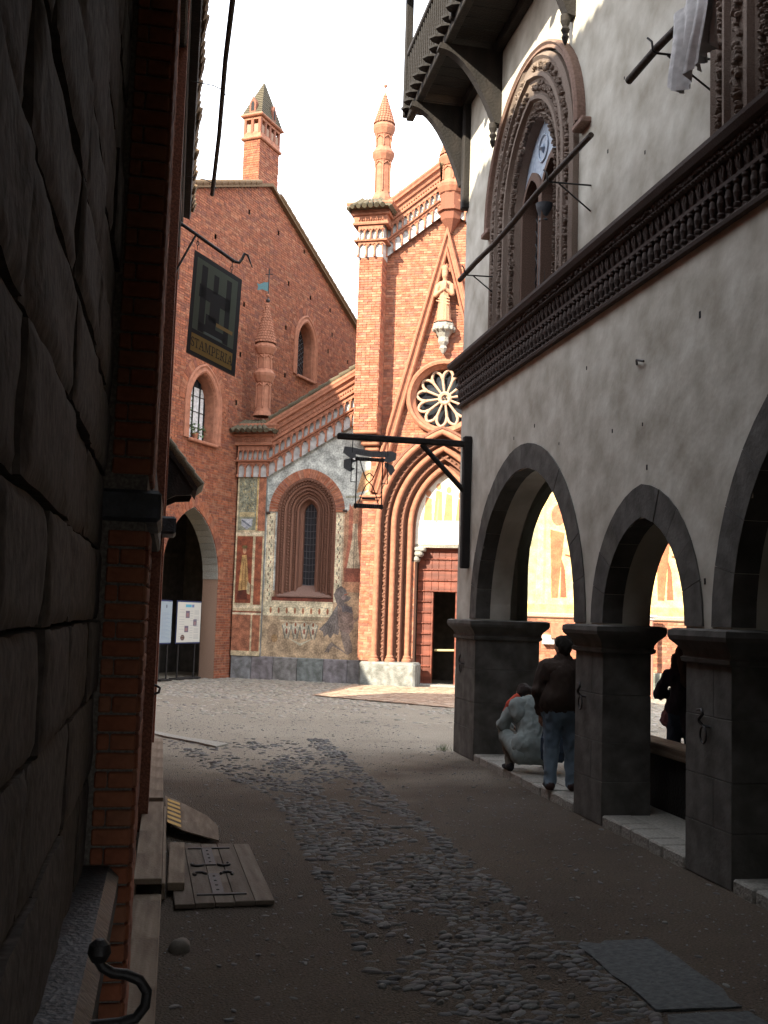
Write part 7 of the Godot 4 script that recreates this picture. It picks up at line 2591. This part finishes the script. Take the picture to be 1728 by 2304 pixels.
	m.tube([Vector3(-0.14, 0.13, 0), Vector3(-0.1, 0.34, 0), Vector3(0.1, 0.34, 0), Vector3(0.14, 0.13, 0)], 0.012, 6)
	obj("strap", m, M.navy, bag)
	# ---- second crouching person, mostly hidden behind the first
	var dk := Color(0.05, 0.055, 0.06)
	b = [
		[Vector3(0, 0.40, 0.10), Vector3(0, 0.74, -0.04), 0.17, 0.15, dk], [Vector3(-0.12, 0.74, -0.04), Vector3(0.12, 0.74, -0.04), 0.11, 0.11, dk],
		[Vector3(-0.1, 0.3, 0.12), Vector3(0.1, 0.3, 0.12), 0.15, 0.15, tr],
		[Vector3(-0.18, 0.76, -0.05), Vector3(-0.28, 0.54, -0.12), 0.08, 0.07, dk], [Vector3(-0.28, 0.54, -0.12), Vector3(-0.15, 0.5, -0.32), 0.065, 0.048, dk],
		[Vector3(0.18, 0.76, -0.05), Vector3(0.28, 0.54, -0.12), 0.08, 0.07, dk], [Vector3(0.28, 0.54, -0.12), Vector3(0.15, 0.5, -0.32), 0.065, 0.048, dk],
		[Vector3(0, 0.82, -0.06), Vector3(0, 0.9, -0.12), 0.06, 0.055, skin],
		[Vector3(-0.12, 0.28, 0.1), Vector3(-0.2, 0.44, -0.24), 0.11, 0.085, tr], [Vector3(-0.2, 0.44, -0.24), Vector3(-0.18, 0.1, -0.04), 0.08, 0.055, tr],
		[Vector3(0.12, 0.28, 0.1), Vector3(0.2, 0.44, -0.24), 0.11, 0.085, tr], [Vector3(0.2, 0.44, -0.24), Vector3(0.18, 0.1, -0.04), 0.08, 0.055, tr],
		[Vector3(-0.18, 0.05, 0.0), Vector3(-0.2, 0.035, -0.2), 0.043, 0.035, sh], [Vector3(0.18, 0.05, 0.0), Vector3(0.2, 0.035, -0.2), 0.043, 0.035, sh]]
	b += head_bones(Vector3(0, 0.95, -0.16), Vector3(0.1, -0.5, -1), skin)
	hair = [[Vector3(0, 0.985, -0.15), Vector3(0, 0.965, -0.12), 0.092, 0.094, hr], [Vector3(0, 0.9, -0.09), Vector3(0, 0.87, -0.08), 0.05, 0.04, hr]]
	person("person", "dark haired person crouching behind the one in the grey jacket", rb(1.35, 0.095, -0.75), RB_T + 60.0, b, [[Vector3(-0.14, 0.495, -0.34), Vector3(0.4, -0.1, -1), Vector3(0, -1, 0), 1.0, skin], [Vector3(0.14, 0.495, -0.34), Vector3(-0.4, -0.1, -1), Vector3(0, -1, 0), -1.0, skin]], hair)
	# ---- long haired woman in a dark coat, arms folded
	var ct := Color(0.02, 0.012, 0.022)
	var pk := Color(0.20, 0.08, 0.085)
	var dj := Color(0.03, 0.045, 0.07)
	b = [
		[Vector3(0, 1.24, 0), Vector3(0, 1.02, 0), 0.14, 0.14, ct], [Vector3(-0.1, 1.27, 0), Vector3(0.1, 1.27, 0), 0.11, 0.11, ct],
		[Vector3(-0.06, 0.92, 0), Vector3(0.07, 0.92, 0), 0.14, 0.14, ct], [Vector3(0.06, 0.85, 0.03), Vector3(0.1, 0.68, 0.04), 0.13, 0.12, ct],
		[Vector3(-0.17, 1.28, 0), Vector3(-0.27, 1.06, -0.06), 0.075, 0.062, ct], [Vector3(-0.27, 1.06, -0.06), Vector3(0.0, 1.04, -0.18), 0.06, 0.045, ct],
		[Vector3(0.17, 1.28, 0), Vector3(0.25, 1.06, -0.06), 0.075, 0.062, ct], [Vector3(0.25, 1.06, -0.06), Vector3(0.0, 1.08, -0.18), 0.06, 0.045, ct],
		[Vector3(0, 1.36, 0), Vector3(0, 1.44, -0.01), 0.06, 0.052, skin],
		[Vector3(-0.1, 0.92, -0.06), Vector3(-0.15, 0.76, -0.06), 0.1, 0.1, pk],
		[Vector3(-0.08, 0.8, 0), Vector3(-0.1, 0.44, 0), 0.1, 0.075, dj], [Vector3(-0.1, 0.44, 0), Vector3(-0.1, 0.08, 0.01), 0.075, 0.06, dj],
		[Vector3(0.08, 0.8, 0), Vector3(0.1, 0.44, 0), 0.1, 0.075, dj], [Vector3(0.1, 0.44, 0), Vector3(0.1, 0.08, 0.01), 0.075, 0.06, dj],
		[Vector3(-0.1, 0.05, 0.03), Vector3(-0.12, 0.035, -0.16), 0.042, 0.034, sh], [Vector3(0.1, 0.05, 0.03), Vector3(0.12, 0.035, -0.16), 0.042, 0.034, sh]]
	b += head_bones(Vector3(0, 1.53, -0.02), Vector3(-0.7, -0.2, -1), skin)
	var hw := Color(0.05, 0.025, 0.014)
	hair = [[Vector3(0.0, 1.565, 0.01), Vector3(0.01, 1.55, 0.03), 0.094, 0.098, hw], [Vector3(0.02, 1.5, 0.05), Vector3(0.04, 1.22, 0.09), 0.1, 0.085, hw], [Vector3(-0.07, 1.5, 0.0), Vector3(-0.12, 1.24, -0.02), 0.06, 0.045, hw], [Vector3(0.09, 1.5, 0.02), Vector3(0.13, 1.26, 0.05), 0.05, 0.04, hw]]
	person("person", "long haired person in a dark coat and pink top with folded arms", rb(2.72, 0.095, -1.78), RB_T + 68.0, b, [[Vector3(0.02, 1.04, -0.19), Vector3(1, 0.1, -0.1), Vector3(0, 0, 1), 1.0, skin], [Vector3(-0.02, 1.08, -0.19), Vector3(-1, 0.1, -0.1), Vector3(0, 0, 1), -1.0, skin]], hair)
	# ---- another figure at her shoulder
	b = [
		[Vector3(0, 1.28, 0), Vector3(0, 1.0, 0), 0.16, 0.155, ct], [Vector3(-0.12, 1.32, 0), Vector3(0.12, 1.32, 0), 0.12, 0.12, ct],
		[Vector3(-0.08, 0.9, 0), Vector3(0.08, 0.9, 0), 0.14, 0.14, ct],
		[Vector3(-0.19, 1.32, 0), Vector3(-0.26, 1.06, 0.0), 0.08, 0.066, ct], [Vector3(-0.26, 1.06, 0), Vector3(-0.22, 0.84, -0.06), 0.064, 0.05, ct],
		[Vector3(0.19, 1.32, 0), Vector3(0.26, 1.06, 0.0), 0.08, 0.066, ct], [Vector3(0.26, 1.06, 0), Vector3(0.22, 0.84, -0.06), 0.064, 0.05, ct],
		[Vector3(0, 1.42, 0), Vector3(0, 1.5, -0.01), 0.065, 0.055, skin],
		[Vector3(-0.09, 0.84, 0), Vector3(-0.12, 0.45, 0), 0.11, 0.08, dk], [Vector3(-0.12, 0.45, 0), Vector3(-0.13, 0.08, 0.01), 0.08, 0.062, dk],
		[Vector3(0.09, 0.84, 0), Vector3(0.12, 0.45, 0), 0.11, 0.08, dk], [Vector3(0.12, 0.45, 0), Vector3(0.13, 0.08, 0.01), 0.08, 0.062, dk],
		[Vector3(-0.13, 0.05, 0.03), Vector3(-0.15, 0.035, -0.18), 0.044, 0.036, sh], [Vector3(0.13, 0.05, 0.03), Vector3(0.15, 0.035, -0.18), 0.044, 0.036, sh]]
	b += head_bones(Vector3(0, 1.59, -0.01), Vector3(-0.6, -0.1, -1), skin)
	hair = [[Vector3(0, 1.625, 0.015), Vector3(0, 1.61, 0.02), 0.092, 0.095, hr], [Vector3(0, 1.55, 0.05), Vector3(0, 1.52, 0.05), 0.055, 0.04, hr]]
	person("person", "dark clothed person half hidden by the darkest pier", rb(2.95, 0.095, -2.2), RB_T + 60.0, b, [[Vector3(-0.22, 0.81, -0.065), Vector3(0.02, -1, -0.1), Vector3(1, 0, -0.2), 1.0, skin], [Vector3(0.22, 0.81, -0.065), Vector3(-0.02, -1, -0.1), Vector3(-1, 0, -0.2), -1.0, skin]], hair)
